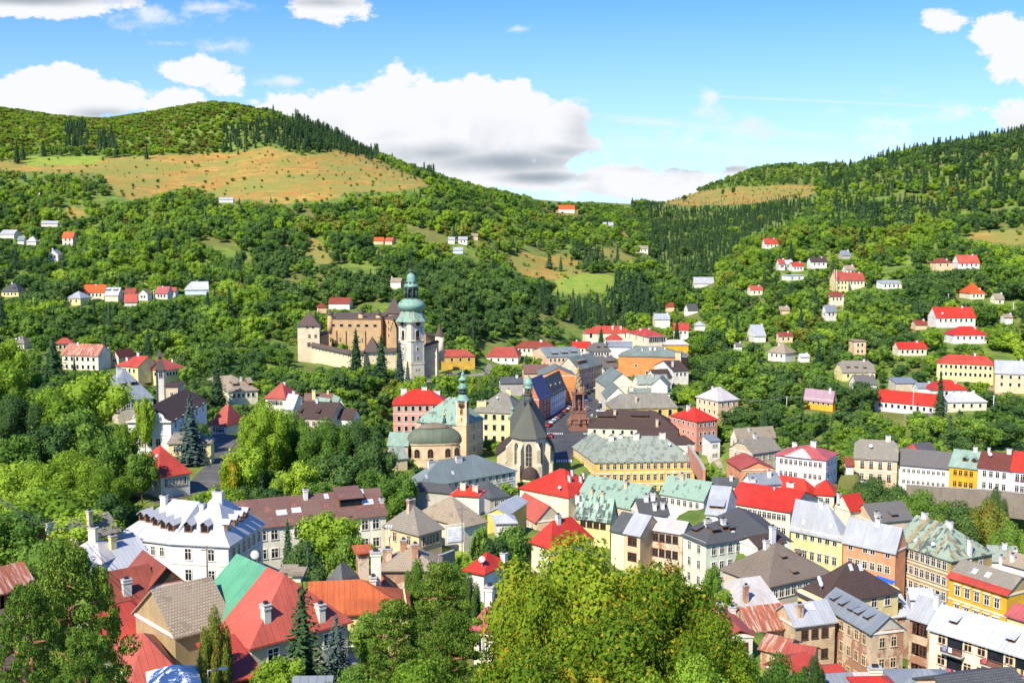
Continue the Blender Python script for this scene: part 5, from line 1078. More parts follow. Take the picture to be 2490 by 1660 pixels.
    h('P', (1595, 650), (1640, 650), None, 4, 'gable', 'silver', 'white', ry=636, d=9, label='little white house in the valley clearing')
# ------------------------------------------------------------------ details of single houses
def wpix(f, x, y, D):
    tx, tz = ray(fx(f, x), fy(f, y)); return Vector((tx * D, D, tz * D))
def trim(): return stucco('trim_light', (.72, .70, .62), .2)
def copper(): return patchy_roof('copper_green', (.20, .36, .28), (.07, .13, .11), cell=(1.2, 2.2), share=.32)
def dark_copper(): return plain('copper_dark', (.05, .075, .07), .6, noise=.4)
def baroque_gable(v):
    a, H_, rh, b2 = v['w'] / 2, v['H'], v['rh'], v['d'] / 2
    pts = []
    for k in range(13):
        t = k / 12; x = a * (1.0 - .55 * t ** .8 - .06 * sin(t * pi * 2)); pts.append((x, H_ - .2 + rh * .62 * t))
    poly = [(x, z) for x, z in pts] + [(-x, z) for x, z in reversed(pts)]
    b = MB(); n = len(poly)
    b.add([(x, -b2 - .38, z) for x, z in poly] + [(x, -b2 - .02, z) for x, z in poly], [tuple(range(n)), tuple(range(2 * n - 1, n - 1, -1))] + [(i, i + n, (i + 1) % n + n, (i + 1) % n) for i in range(n)])
    g = b.build('gable_front', wallm('bright'), v['root'])
    c = MB()
    for i in range(12):
        for s_ in (1, -1):
            (x0, z0), (x1, z1) = pts[i], pts[i + 1]
            c.add([(s_ * x0, -b2 - .5, z0), (s_ * x1, -b2 - .5, z1), (s_ * x1, 0 - b2, z1), (s_ * x0, -b2, z0), (s_ * (x0 + .22), -b2 - .5, z0 + .1), (s_ * (x1 + .22), -b2 - .5, z1 + .1), (s_ * (x1 + .22), -b2, z1 + .1), (s_ * (x0 + .22), -b2, z0 + .1)], [(0, 1, 5, 4), (4, 5, 6, 7), (3, 2, 1, 0)])
    c.box(-a - .3, a + .3, -b2 - .6, -b2 - .38, H_ - .35, H_ - .05)
    c.build('gable_moulding', trim(), v['root'])
    put_window(v['root'], 0, -b2 - .38, H_ + rh * .18, 0, 1.2, 1.9, 'hood', 'grey')
def town_hall_tower(v):
    # slender clock tower riding on the corner of the eaves
    c = wpix('N', 1060, 720, 391); top = wpix('N', 1060, 448, 391).z; z0 = c.z; hw = 4.35
    r = thing('clock_tower', 'slim town hall clock tower with stacked copper green onion caps', 'tower', (c.x, c.y + 1.6, z0 - 12), v['rz'] * .6)
    v['root']['category'] = 'town hall'
    B = z0 - (z0 - 12)
    Z = lambda y: wpix('N', 1060, y, 391).z - (z0 - 12)
    a = 114 * .2008 * 391 / F / 2
    b = MB(); b.box(-a, a, -a, a, -2, Z(448)); b.box(-a - .12, a + .12, -a - .12, a + .12, Z(715) - .4, Z(715)); b.box(-a * .7, a * .7, -a * .7, a * .7, -2, Z(740))
    b.build('shaft', wallm('peach'), r)
    cn = MB(); cn.box(-a - .3, a + .3, -a - .3, a + .3, Z(456), Z(444)); 
    for s_ in (-1, 1): cn.box(s_ * a - .14, s_ * a + .14, -a - .1, -a, Z(700), Z(456))
    cn.build('cornice', trim(), r)
    for (sx, sy, rz) in ((0, -1, 0), (-1, 0, -pi / 2), (1, 0, pi / 2)):
        k = MB(); k.lathe([(.02, 0), (1.18, 0), (1.18, .12), (.02, .12)], 28); o = k.build('clock_face', plain('clock_black', (.03, .028, .02)), r, (sx * (a + .13), sy * (a + .13), Z(493)))
        o.rotation_euler = (pi / 2, 0, rz)
        t = MB(); t.lathe([(1.0, .121), (1.15, .121), (1.15, .16), (1.0, .16)], 28, cap=False)
        for q in range(12):
            an = q * pi / 6; R1, R2 = .78, .98; x1, y1, x2, y2 = R1 * cos(an), R1 * sin(an), R2 * cos(an), R2 * sin(an); t.tube((x1, y1, .15), (x2, y2, .15), .05, 4)
        t.tube((0, 0, .17), (.62, .28, .17), .05, 4); t.tube((0, 0, .17), (-.1, .82, .17), .04, 4); t.tube((0, 0, .17), (-.25, -.12, .17), .06, 4)
        t.build('clock_ring', plain('gilding', (.60, .40, .10), .35, .5), o)
    put_window(r, 0, -a, Z(600), 0, .9, 1.9, 'arch', 'yellow'); put_window(r, -a, 0, Z(600), -pi / 2, .9, 1.9, 'arch', 'yellow')
    put_window(r, 0, -a, Z(672), 0, .45, 1.2, 'arch', 'yellow', True)
    w = lambda px: px * .2008 * 391 / F / 2
    k = MB(); k.lathe([(w(175), Z(446)), (w(172), Z(438)), (w(150), Z(425)), (w(118), Z(405)), (w(100), Z(382)), (w(88), Z(375))], 8, rot=pi / 8)
    k.build('lower_roof', copper(), r)
    k = MB(); k.lathe([(w(74), Z(376)), (w(74), Z(318))], 8, rot=pi / 8); k.lathe([(w(110), Z(352)), (w(112), Z(347)), (w(86), Z(342))], 8, rot=pi / 8)
    for q in range(8): an = pi / 8 + q * pi / 4; k.tube((w(90) * cos(an), w(90) * sin(an), Z(378)), (w(90) * cos(an), w(90) * sin(an), Z(322)), .12, 5)
    k.build('lantern', dark_copper(), r)
    k = MB(); k.lathe([(w(100), Z(320)), (w(118), Z(306)), (w(116), Z(290)), (w(90), Z(272)), (w(58), Z(258)), (w(50), Z(248))], 16); k.build('onion_cap', copper(), r)
    k = MB(); k.lathe([(w(46), Z(250)), (w(46), Z(222))], 8); k.build('upper_lantern', dark_copper(), r)
    k = MB(); k.lathe([(w(60), Z(226)), (w(100), Z(212)), (w(92), Z(196)), (w(56), Z(180)), (w(30), Z(162)), (w(44), Z(150)), (w(40), Z(138)), (w(18), Z(122)), (w(10), Z(100)), (.05, Z(85))], 14); k.build('top_onion', copper(), r)
    k = MB(); k.tube((0, 0, Z(90)), (0, 0, Z(52)), .06, 5); k.lathe([(.02, Z(66) - .3), (.28, Z(66)), (.02, Z(66) + .3)], 8, cap=False); k.build('finial', plain('gilding', (.60, .40, .10), .35, .5), r)
def solar(f, A, B):
    p = wpix(f, A[0], A[1], 249.5); q = wpix(f, B[0], B[1], 247)
def orange_patch(): pass
def pediment(v):
    r = v['root']; H_ = v['H']; b2 = v['d'] / 2; x0 = -.6; b = MB(); w = 3.6
    b.add([(x0 - w, -b2 - .5, H_ - .1), (x0 + w, -b2 - .5, H_ - .1), (x0, -b2 - .5, H_ + 1.7), (x0 - w, -b2 + 3, H_ - .1), (x0 + w, -b2 + 3, H_ - .1), (x0, -b2 + 3, H_ + 1.7)], [(0, 1, 2), (0, 2, 5, 3), (1, 4, 5, 2)])
    b.build('pediment', wallm('white'), r)
    k = MB()
    for s_ in (-1, 1): k.tube((x0 + s_ * w, -b2 - .55, H_ - .1), (x0, -b2 - .55, H_ + 1.75), .14, 4)
    k.box(x0 - w - .2, x0 + w + .2, -b2 - .66, -b2 - .5, H_ - .3, H_ - .05)
    k.build('pediment_moulding', trim(), r)
def balconies(v):
    a, b2 = v['w'] / 2, v['d'] / 2; rt = v['root']; w = v['w'] - 1.8
    for col in (1, 4, 6):
        x = -a + .9 + w * (col + .5) / 8
        for i in range(3):
            z = v['H'] - .9 - 1.3 * .5 - .35 - i * 2.95 - .75
            if z < 1: continue
            k = MB(); k.box(x - 1.55, x + 1.55, -b2 - 1.15, -b2, z - .16, z); o = k.build('balcony', plain('balcony_slab', (.5, .47, .4)), rt)
            q = MB()
            for t in range(14): q.tube((x - 1.5 + t * 3 / 13, -b2 - 1.1, z), (x - 1.5 + t * 3 / 13, -b2 - 1.1, z + .95), .02, 4)
            q.tube((x - 1.55, -b2 - 1.1, z + .95), (x + 1.55, -b2 - 1.1, z + .95), .04, 4); q.tube((x - 1.55, -b2 - 1.1, z + .95), (x - 1.55, -b2, z + .95), .04, 4); q.tube((x + 1.55, -b2 - 1.1, z + .95), (x + 1.55, -b2, z + .95), .04, 4)
            q.box(x - 1.5, x + 1.5, -b2 - 1.08, -b2 - 1.06, z + .1, z + .7)
            q.build('railing', plain('railing_metal', (.22, .10, .07)), o)
            d = MB(); d.box(x - 1.1, x + 1.1, -b2 - .03, -b2, z, z + 2.15); d.build('balcony_door', glass_pane(), rt)
            random.seed(col * 9 + i)
            for t in range(3):
                if random.random() < .8:
                    c = random.choice([(.7, .1, .15), (.75, .75, .8), (.2, .3, .6), (.8, .5, .6), (.6, .6, .2)]); xx = x - 1.1 + t * .85; l = MB(); l.box(xx, xx + .5, -b2 - 1.22, -b2 - 1.18, z + .3, z + 1.0)
                    l.build('hanging_laundry', plain('cloth_%d' % (c[0] * 100), c, .9), o)
def eaves_strip(v):
    a, b2, H_ = v['w'] / 2 + .35, v['d'] / 2, v['H']; s = v['rh'] / b2; b = MB()
    P_ = [(-a, -b2 - .55, H_ - .55 * s + .05), (a, -b2 - .55, H_ - .55 * s + .05), (a, -b2 + .75, H_ + .75 * s + .05), (-a, -b2 + .75, H_ + .75 * s + .05)]
    shell(b, P_, [(0, 1, 2, 3)], .04); b.build('eaves_strip', roofm('red2'), v['root'])
def awning():
    A, B = wpix('L', 1300, 605, 236), wpix('L', 1432, 640, 232); o = (A + B) / 2; r = thing('awning', 'bright blue awning at the foot of the salmon house', 'awning', tuple(o)); d = (B - A) / 2; d.z = 0; n = Vector((d.y, -d.x, 0)).normalized() * 1.6
    if n.y > 0: n = -n
    b = MB(); shell(b, [tuple(-d + n - Vector((0, 0, 1.1))), tuple(d + n - Vector((0, 0, 1.1))), tuple(d), tuple(-d)], [(0, 1, 2, 3)], .08); b.build('awning_cloth', plain('cloth_blue', (.02, .10, .50), .8), r)
    b = MB(); [b.tube(tuple(d * s_ + n - Vector((0, 0, 1.1))), tuple(d * s_ + n - Vector((0, 0, 4.5))), .05, 5) for s_ in (-1, 1)]; b.build('awning_pole', plain('steel', (.4, .4, .4)), r)
def garage():
    p = wpix('F', 1700, 725, 187); r = thing('garage_door', 'white garage door facing the lawn below the sand coloured roof', 'garage door', (p.x, p.y, p.z), R_(24))
    b = MB(); b.box(-1.7, 1.7, 0, .25, -.5, 3.0); b.build('surround', wallm('cream'), r)
    d = MB(); d.box(-1.35, 1.35, -.12, 0, 0, 2.4)
    for k in range(1, 8): d.box(-1.35, 1.35, -.15, -.12, k * .3 - .01, k * .3 + .01)
    d.build('door_leaf', plain('door_white', (.82, .82, .82), .5), r)
def turret():
    v = h('J', (1300, 610), (1420, 560), 1193, 4.5, 'bell', 'dark', 'yellow', ry=415, D=122, m=(1, 1), sd=(1, 1), ws=(.6, .9), name='roof_turret', cat='turret', label='small yellow roof house with dark flared cap beside the rust orange roof')
    h('J', (1400, 900), (1930, 850), None, 4, 'hip', 'rust', 'ruin', ry=455, D=121, d=13, ins=(4, 5), label='higher rust orange hip roof around the brick chimney block')
    v = h('J', (1455, 320), (1555, 312), None, 6, 'flat', 'rust', 'ruin_red', rh=.2, d=1.6, D=124, name='chimney_block', cat='chimney', cornice=False, label='broad rusty brick chimney block on the rust orange roof')

# ------------------------------------------------------------------ landmarks
def church_tower():
    D = 520; f = 'M'
    Z0 = wpix(f, 1500, 1240, D).z; c = wpix(f, 1490, 1240, D)
    Z = lambda y: wpix(f, 1490, y, D).z - Z0
    w = lambda px: px * .2211 * D / F / 2
    yaw = R_(40); r = thing('church_tower', 'tall white baroque church tower with tiered copper green onion domes', 'tower', (c.x, c.y + 6.5, Z0), yaw)
    a = w(300) / sqrt(2) * 1.0; ch = a * .22
    def sq(a, ch): return [(-a + ch, -a), (a - ch, -a), (a, -a + ch), (a, a - ch), (a - ch, a), (-a + ch, a), (-a, a - ch), (-a, -a + ch)]
    def prism(b, a, ch, z0, z1, mi=0):
        P = sq(a, ch); b.add([(x, y, z0) for x, y in P] + [(x, y, z1) for x, y in P], [(i, (i + 1) % 8, 8 + (i + 1) % 8, 8 + i) for i in range(8)] + [tuple(range(8, 16))], mi)
    b = MB(); prism(b, a, ch, -4, Z(655)); b.build('shaft', stucco('tower_white', (.78, .68, .48), .12), r)
    b = MB()
    for (y0, y1, e) in ((858, 848, .25), (668, 652, .45), (1075, 1068, .12), (1100, 1085, .15)): prism(b, a + e, ch, Z(y0), Z(y1))
    for sx, sy in ((-1, -1), (1, -1)):
        pass
    b.build('cornice', stucco('tower_trim', (.80, .72, .50), .1), r)
    gp = stucco('tower_grey_panel', (.44, .42, .40), .1)
    for (nx, ny, rz) in ((0, -1, 0), (-1, 0, -pi / 2)):
        def face(name, mats, fn, parent=r):
            k = MB(); fn(k); return k.build(name, mats, parent, (nx * a, ny * a, 0), rz)
        pw = a - ch
        face('grey_panel', gp, lambda k: (k.box(-pw * .78, pw * .78, -.07, 0, Z(835), Z(700)), k.box(-pw * .70, pw * .70, -.07, 0, Z(1072), Z(880))))
        def arch(k, w2, z0, z1, t, e):
            n = 10; pts = [(-w2, z0)] + [(-w2 * cos(pi * q / n), z1 + w2 * sin(pi * q / n)) for q in range(n + 1)] + [(w2, z0)]
            m_ = len(pts); k.add([(x, -t, z) for x, z in pts] + [(x, 0, z) for x, z in pts], [tuple(range(m_))] + [(i, i + m_, (i + 1) % m_ + m_, (i + 1) % m_) for i in range(m_)])
        o = face('bell_window', stucco('tower_trim', (.80, .72, .50), .1), lambda k: arch(k, 1.45, Z(848), Z(760), .14, 0))
        k = MB(); arch(k, 1.0, Z(842), Z(765), .17, 0); k.build('pane', glass_pane(), o)
        q = MB(); q.box(-1.2, 1.2, -.5, -.1, Z(845) , Z(838)); [q.tube((-1.1 + t * .27, -.45, Z(838)), (-1.1 + t * .27, -.45, Z(815)), .04, 4) for t in range(9)]; q.build('balustrade', plain('railing_metal', (.22, .10, .07)), o)
        o = face('arched_window', stucco('tower_trim', (.80, .72, .50), .1), lambda k: arch(k, .85, Z(968), Z(925), .16, 0)); k = MB(); arch(k, .45, Z(958), Z(930), .19, 0); k.build('pane', glass_pane(), o)
        o = face('small_window', stucco('tower_trim', (.80, .72, .50), .1), lambda k: k.box(-.6, .6, -.16, 0, Z(1065), Z(1008))); k = MB(); k.box(-.3, .3, -.19, -.16, Z(1058), Z(1015)); k.build('pane', glass_pane(), o)
        for s_ in (-1, 1): face('slit_window', glass_pane(), lambda k: k.box(s_ * .8 - .22, s_ * .8 + .22, -.03, .0, Z(1170), Z(1148)))
        cf = MB(); cf.lathe([(.02, 0), (1.75, 0), (1.75, .3), (.02, .3)], 28); o = cf.build('clock_face', stucco('tower_trim', (.80, .72, .50), .1), r, (nx * (a + .3), ny * (a + .3), Z(672))); o.rotation_euler = (pi / 2, 0, rz)
        cg = MB(); cg.lathe([(.02, .3), (1.35, .3), (1.35, .34), (.02, .34)], 28); cg.tube((0, 0, .38), (.1, 1.0, .38), .06, 4); cg.build('clock_dial', plain('clock_black', (.03, .028, .02)), o)
    k = MB(); A8 = a * 1.12
    def ring(b, prof, n=8, rot=pi / 8): b.lathe(prof, n, rot=rot, smooth=False)
    prof = [(w(318) * 1.08, Z(654)), (w(318) * 1.02, Z(640)), (w(290), Z(618)), (w(262), Z(590)), (w(235), Z(560)), (w(215), Z(545)), (w(205), Z(535))]
    k.lathe(prof, 8, rot=pi / 8, smooth=False); k.build('lower_roof', patchy_roof('copper_stained', (.22, .34, .26), (.18, .13, .08), cell=(1.5, 3), share=.42), r)
    k = MB(); k.lathe([(w(215), Z(548)), (w(250), Z(530)), (w(284), Z(505)), (w(288), Z(485)), (w(268), Z(462)), (w(215), Z(440)), (w(170), Z(428)), (w(150), Z(418))], 16, smooth=True); k.build('onion_dome', patchy_roof('copper_dome', (.21, .36, .28), (.05, .10, .09), cell=(2.2, 5), share=.3, stain=(.25, .17, .07)), r)
    k = MB(); k.lathe([(w(160), Z(420)), (w(160), Z(412)), (w(150), Z(408))], 8, rot=pi / 8); k.lathe([(w(85), Z(412)), (w(85), Z(300))], 8, rot=pi / 8)
    for q in range(8): an = pi / 8 + q * pi / 4; R1 = w(128); k.tube((R1 * cos(an), R1 * sin(an), Z(412)), (R1 * cos(an), R1 * sin(an), Z(305)), .38, 6)
    k.lathe([(w(150), Z(322)), (w(150), Z(300))], 8, rot=pi / 8); k.build('lantern', dark_copper(), r)
    k = MB(); k.lathe([(w(158), Z(298)), (w(160), Z(288)), (w(140), Z(276)), (w(112), Z(262)), (w(100), Z(240)), (w(96), Z(205)), (w(84), Z(180)), (w(60), Z(162)), (w(30), Z(152)), (w(18), Z(140))], 16); o = k.build('upper_dome', copper(), r)
    for q in range(8):
        an = q * pi / 4; d = MB(); d.box(-.45, .45, -.25, .6, -.9, .5); x = w(104); dd = d.build('dome_dormer', dark_copper(), o, (x * cos(an), x * sin(an), Z(250)), an + pi / 2)
    k = MB(); k.lathe([(w(14), Z(150)), (w(40), Z(132)), (w(42), Z(124)), (w(12), Z(112)), (.1, Z(100))], 10); k.tube((0, 0, Z(105)), (0, 0, Z(50)), .09, 5); k.tube((-.9, 0, Z(72)), (.9, 0, Z(72)), .07, 4); k.build('finial', dark_copper(), r)
    PROTECT.append((fx(f, 1335), fx(f, 1640), fy(f, 60), fy(f, 860), D - 2)); FOOT.append((c.x, c.y + 6.5, 9, 9, 9, 1, 0))

def castle():
    f = 'M'
    wc = 'castle'
    R0 = thing('castle', 'old fortified castle with brown roofed keep, bastion tower and curtain walls', 'castle', tuple(wpix(f, 700, 1100, 545)))
    def sub(v, nm):
        ra, rb = R0, v['root']; bpy.context.view_layer.update(); mi = ra.matrix_world.inverted() @ rb.matrix_world
        for ch_ in list(rb.children):
            ch_.parent = ra; ch_.matrix_basis = mi @ ch_.matrix_basis
            if ch_.name.startswith('wall'): ch_.name = nm
            if ch_.name.startswith('roof'): ch_.name = nm + '_roof'
        bpy.data.objects.remove(rb)
    kw = dict(cornice=False, quiet=True)
    t = h(f, (312, 690), (540, 688), None, 24, 'pyr', 'castle', wc, rh=6.4, D=540, d=11, ov=.6, label='x', m=(1, 2), ws=(1.0, .8), off=.6, mrange=(.3, .9), fm='tan', **kw)
    for (x, y, a, b) in ((422, 800, 1, 1.6), (486, 800, 1, 1.6), (418, 888, 1.5, 2.0)):
        p = wpix(f, x, y, 539.9); m_ = t['root']; l = p - Vector(m_.location); put_window(m_, l.x, -t['d'] / 2, l.z - b / 2, 0, a, b, 'plain', 'tan')
    sub(t, 'bastion_tower')
    # keep
    k = h(f, (622, 612), (1180, 618), None, 19, 'shed', 'castle', 'castle_brown', rh=1.6, D=566, d=16, label='x', m=(1, 6), ws=(1.8, 1.3), off=3.2, fm='tan', **kw)
    for x in (678, 782, 1020): l = wpix(f, x, 836, 565.9) - Vector(k['root'].location); put_window(k['root'], l.x, -8, l.z - 1, 0, .9, 2.2, 'plain', 'tan')
    b = MB()
    for x in (735, 835, 1040): l = wpix(f, x, 900, 566) - Vector(k['root'].location); b.box(l.x - .5, l.x + .5, -8.9, -8, 0, l.z + 8)
    b.build('buttress', wallm('castle_brown'), k['root'])
    sub(k, 'keep')
    k = h(f, (1180, 605), (1345, 625), None, 20, 'shed', 'castle', 'castle_brown', rh=1.4, D=570, d=14, label='x', m=(3, 3), ws=(1, 1.4), fm='tan', **kw); sub(k, 'keep_wing')
    k = h(f, (1225, 560), (1390, 560), None, 12, 'pyr', 'castle', 'castle_brown', rh=8.2, D=590, d=13, label='x', **kw); sub(k, 'gate_tower')
    k = h(f, (1282, 720), (1340, 720), None, 10, 'gable', 'castle', 'castle_brown', rh=4.5, D=556, d=8, along='y', label='x', **kw); sub(k, 'keep_annex')
    for (x, y, s_) in ((650, 575, 1), (972, 560, 1), (1153, 572, 1.3)):   # corner turrets
        p = wpix(f, x, y, 566) - Vector(R0.location); w_ = 56 * .2211 * 566 / F / 2 * (1 if s_ == 1 else 1.0)
        q = MB(); q.lathe([(w_ * .8, -9 * s_), (w_ * .95, -6 * s_), (w_ * .95, 0)], 10); o = q.build('turret', wallm('castle_brown'), R0, tuple(p))
        q = MB(); q.lathe([(w_ * 1.25, -.1), (w_ * .6, 1.5), (.05, 3.2)], 10, cap=False); q.build('turret_cap', roofm('castle'), o)
    # curtain wall falling to the right
    def curtain(pts, Ds, hgt, nm, roofw=2.2, mat='castle'):
        b = MB(); r_ = MB(); P_ = [wpix(f, x, y, D_) for (x, y), D_ in zip(pts, Ds)]; o = Vector(R0.location)
        for i in range(len(P_) - 1):
            A, B = P_[i] - o, P_[i + 1] - o; d = (B - A); d.z = 0; n = Vector((d.y, -d.x, 0)).normalized() * .9
            if n.y > 0: n = -n
            zb = lambda P: -hgt + min(P.z, 0) * 0 + P.z
            v = [A + n, B + n, B - n, A - n]
            b.add([(q.x, q.y, zb(q)) for q in v] + [(q.x, q.y, q.z) for q in v], [(0, 1, 5, 4), (1, 2, 6, 5), (2, 3, 7, 6), (3, 0, 4, 7), (4, 5, 6, 7)])
            e = n.normalized() * roofw
            r_.add([(A + e - Vector((0, 0, .3))), (B + e - Vector((0, 0, .3))), B + Vector((0, 0, 1.2)), A + Vector((0, 0, 1.2)), A - e - Vector((0, 0, .3)), B - e - Vector((0, 0, .3))], [(0, 1, 2, 3), (3, 2, 5, 4), (0, 3, 4), (1, 5, 2)])
            for k_ in range(5):
                q = A + (B - A) * (k_ + .5) / 5 + n; b.box(q.x - .15, q.x + .15, q.y - .05, q.y + .0, q.z - 2.3, q.z - 1.4, 1)
        b.build(nm, [wallm(mat), glass_pane()], R0); r_.build(nm + '_roof', roofm('castle'), R0)
    curtain([(470, 888), (640, 925), (880, 975), (1010, 975)], [538, 533, 526, 524], 17, 'curtain_wall')
    curtain([(1010, 955), (1340, 945)], [527, 530], 16, 'gatehouse_wall')
    curtain([(1640, 905), (1770, 862)], [536, 533], 16, 'side_wall', 1.8)
    curtain([(540, 790), (620, 760)], [545, 560], 13, 'inner_wall', 1.6, 'castle_brown')
    curtain([(1630, 775), (1750, 800)], [560, 566], 10, 'rear_wall', 2.0, 'castle_brown')
    p = wpix(f, 1790, 930, 556) - Vector(R0.location); w_ = 92 * .2211 * 556 / F / 2; zt = wpix(f, 1790, 790, 556).z - R0.location.z
    q = MB(); q.lathe([(w_ * 1.05, p.z - 6), (w_, zt)], 18, cx=p.x, cy=p.y); q.build('round_tower', wallm('castle'), R0)
    q = MB(); q.lathe([(w_ * 1.2, zt - .2), (w_ * .6, zt + 2.4), (.05, zt + 5.2)], 18, cx=p.x, cy=p.y, cap=False); q.build('round_tower_cap', roofm('castle'), R0)
    k = h(f, (1010, 945), (1150, 945), None, 6, 'pyr', 'castle', 'castle', rh=6.2, D=528, d=8, label='x', **kw); sub(k, 'wall_tower')
    PROTECT.append((fx(f, 310), fx(f, 540), fy(f, 570), fy(f, 1120), 530)); PROTECT.append((fx(f, 600), fx(f, 1400), fy(f, 540), fy(f, 900), 540))
    PROTECT.append((fx(f, 470), fx(f, 860), fy(f, 880), fy(f, 1100), 542)); PROTECT.append((fx(f, 1640), fx(f, 1840), fy(f, 760), fy(f, 1090), 545)); PROTECT.append((fx(f, 310), fx(f, 470), fy(f, 900), fy(f, 1130), 545))

def arch_mesh(k, w2, z0, z1, t0, t1, pointed=False, n=8, mi=0):
    if pointed: pts = [(-w2, z0)] + [(-w2 * cos(pi / 2 * q / n), z1 + w2 * 1.5 * sin(pi / 2 * q / n)) for q in range(n)] + [(0, z1 + w2 * 1.5)] + [(w2 * cos(pi / 2 * q / n), z1 + w2 * 1.5 * sin(pi / 2 * q / n)) for q in range(n - 1, -1, -1)] + [(w2, z0)]
    else: pts = [(-w2, z0)] + [(-w2 * cos(pi * q / n), z1 + w2 * sin(pi * q / n)) for q in range(n + 1)] + [(w2, z0)]
    m_ = len(pts); k.add([(x, -t1, z) for x, z in pts] + [(x, -t0, z) for x, z in pts], [tuple(range(m_))] + [(i, i + m_, (i + 1) % m_ + m_, (i + 1) % m_) for i in range(m_)], mi)

def gothic_church():
    f = 'N'; D = 352; c = wpix(f, 1815, 870, D); g = zg(c.x, c.y)
    Z = lambda y: wpix(f, 1815, y, D).z - g
    w = lambda px: px * .2008 * D / F / 2
    r = thing('gothic_church', 'gothic church choir with steep grey tent roof and tall pointed windows', 'church', (c.x, c.y + w(420), g), 0)
    W2 = w(395); apo = W2; L = 34
    # choir plan: half octagon to the camera, nave behind
    P_ = [(-W2, L), (-W2, -W2 * .25), (-W2 * .42, -W2), (W2 * .42, -W2), (W2, -W2 * .25), (W2, L)]
    H_ = Z(870); n = len(P_)
    b = MB(); b.add([(x, y, -3) for x, y in P_] + [(x, y, H_) for x, y in P_], [(i, (i + 1) % n, n + (i + 1) % n, n + i) for i in range(n)] + [tuple(range(n, 2 * n))])
    st = stone('church_stone', (.66, .57, .40), (.46, .38, .27), 1.2); b.build('wall', st, r)
    e = 1.12; top = Z(500); R_v = [(x * e, y * e if y < 0 else y, H_ - .3) for x, y in P_]
    ridge = [(0, W2 * .35, top), (0, L, top)]
    k = MB(); V = R_v + ridge
    shell(k, V, [(2, 3, 6), (1, 2, 6), (3, 4, 6), (0, 1, 6, 7), (4, 5, 7, 6)], .2); k.build('roof', roofm('slategreen') if False else tile_roof('roof_church', (.17, .175, .14), (.13, .125, .10), row=.3, moss=.2), r)
    # ridge turret
    k = MB(); ty = W2 * .9; k.lathe([(w(110), top - 1.5), (w(96), Z(440))], 8, cy=ty); k.build('turret_base', dark_copper(), r)
    k = MB(); k.lathe([(w(66), Z(440)), (w(66), Z(352))], 8, cy=ty)
    for q in range(8): an = q * pi / 4 + pi / 8; R1 = w(92); k.tube((R1 * cos(an), ty + R1 * sin(an), Z(440)), (R1 * cos(an), ty + R1 * sin(an), Z(350)), .13, 5, 1)
    k.lathe([(w(104), Z(428)), (w(104), Z(418))], 8, cy=ty, mi=1); k.build('turret_lantern', [dark_copper(), plain('louvre_wood', (.22, .16, .10))], r)
    k = MB(); k.lathe([(w(112), Z(356)), (w(112), Z(342)), (w(80), Z(334)), (w(112), Z(312)), (w(118), Z(292)), (w(98), Z(268)), (w(50), Z(245)), (w(18), Z(228)), (.04, Z(210))], 16, cy=ty); k.build('turret_onion', copper(), r)
    k = MB(); k.tube((0, ty, Z(215)), (0, ty, Z(175)), .07, 5); k.build('finial', dark_copper(), r)
    # windows and buttresses on the three choir faces
    faces = [((0, -W2), 0), ((-W2 * .71, -W2 * .625), -1), ((W2 * .71, -W2 * .625), 1)]
    ang = atan2(W2 * .75, W2 * .58)
    for (x, y), s_ in faces:
        rz = 0 if s_ == 0 else (-ang if s_ < 0 else ang)
        k = MB(); arch_mesh(k, 1.25, Z(1205), Z(985), 0, .12, True); o = k.build('pointed_window', st, r, (x, y, 0), rz)
        q = MB(); arch_mesh(q, .95, Z(1190), Z(990), .12, .16, True); q.build('pane', plain('church_glass', (.05, .055, .06), .25), o)
        t = MB(); t.box(-.06, .06, -.22, -.16, Z(1190), Z(965)); [t.box(-.9, .9, -.2, -.16, zz, zz + .08) for zz in (Z(1140), Z(1090), Z(1040))]; t.build('tracery', plain('tracery_stone', (.5, .45, .35)), o)
    for (x, y, rz) in ((-W2 * .44, -W2, -ang / 2), (W2 * .44, -W2, ang / 2), (-W2, -W2 * .22, -pi / 2 + .3), (W2, -W2 * .22, pi / 2 - .3)):
        k = MB(); k.box(-.75, .75, -2.6, .4, -3, Z(1180)); k.box(-.65, .65, -1.8, .4, Z(1180), Z(1000)); 
        k.add([(-.65, -1.8, Z(1000)), (.65, -1.8, Z(1000)), (.65, .2, Z(930)), (-.65, .2, Z(930)), (-.65, .2, Z(1000)), (.65, .2, Z(1000))], [(0, 1, 2, 3), (0, 3, 4), (1, 5, 2)]); k.add([(-.75, -2.6, Z(1180)), (.75, -2.6, Z(1180)), (.75, -1.7, Z(1150)), (-.75, -1.7, Z(1150))], [(0, 1, 2, 3)])
        k.build('buttress', st, r, (x, y, 0), rz)
    # side chapels with lean roofs
    for s_, w3, y0 in ((-1, 4.8, 2.0), (1, 2.8, 1.5)):
        k = MB(); x0, x1 = (s_ * W2, s_ * (W2 + w3)); hA, hB = Z(1035 if s_ < 0 else 960), Z(1110 if s_ < 0 else 1090)
        lo, hi = min(x0, x1), max(x0, x1)
        L = 16; k.box(lo, hi, y0, L, -3, hB)
        k.add([(x0, y0, hB), (x1, y0, hB), (x0, y0, hA + 1.6)], [(0, 1, 2) if s_ > 0 else (0, 2, 1)]); k.build('chapel_wall', st, r)
        k = MB(); e_ = .5 * s_; shell(k, [(x0, y0 - .5, hA + 1.9), (x1 + e_, y0 - .5, hB - .1), (x1 + e_, L, hB - .1), (x0, L, hA + 1.9)] if s_ < 0 else [(x1 + e_, y0 - .5, hB - .1), (x1 + e_, L, hB - .1), (x0, L, hA + 1.9), (x0, y0 - .5, hA + 1.9)], [(0, 1, 2, 3)]); k.build('chapel_roof', roofm('brown'), r)
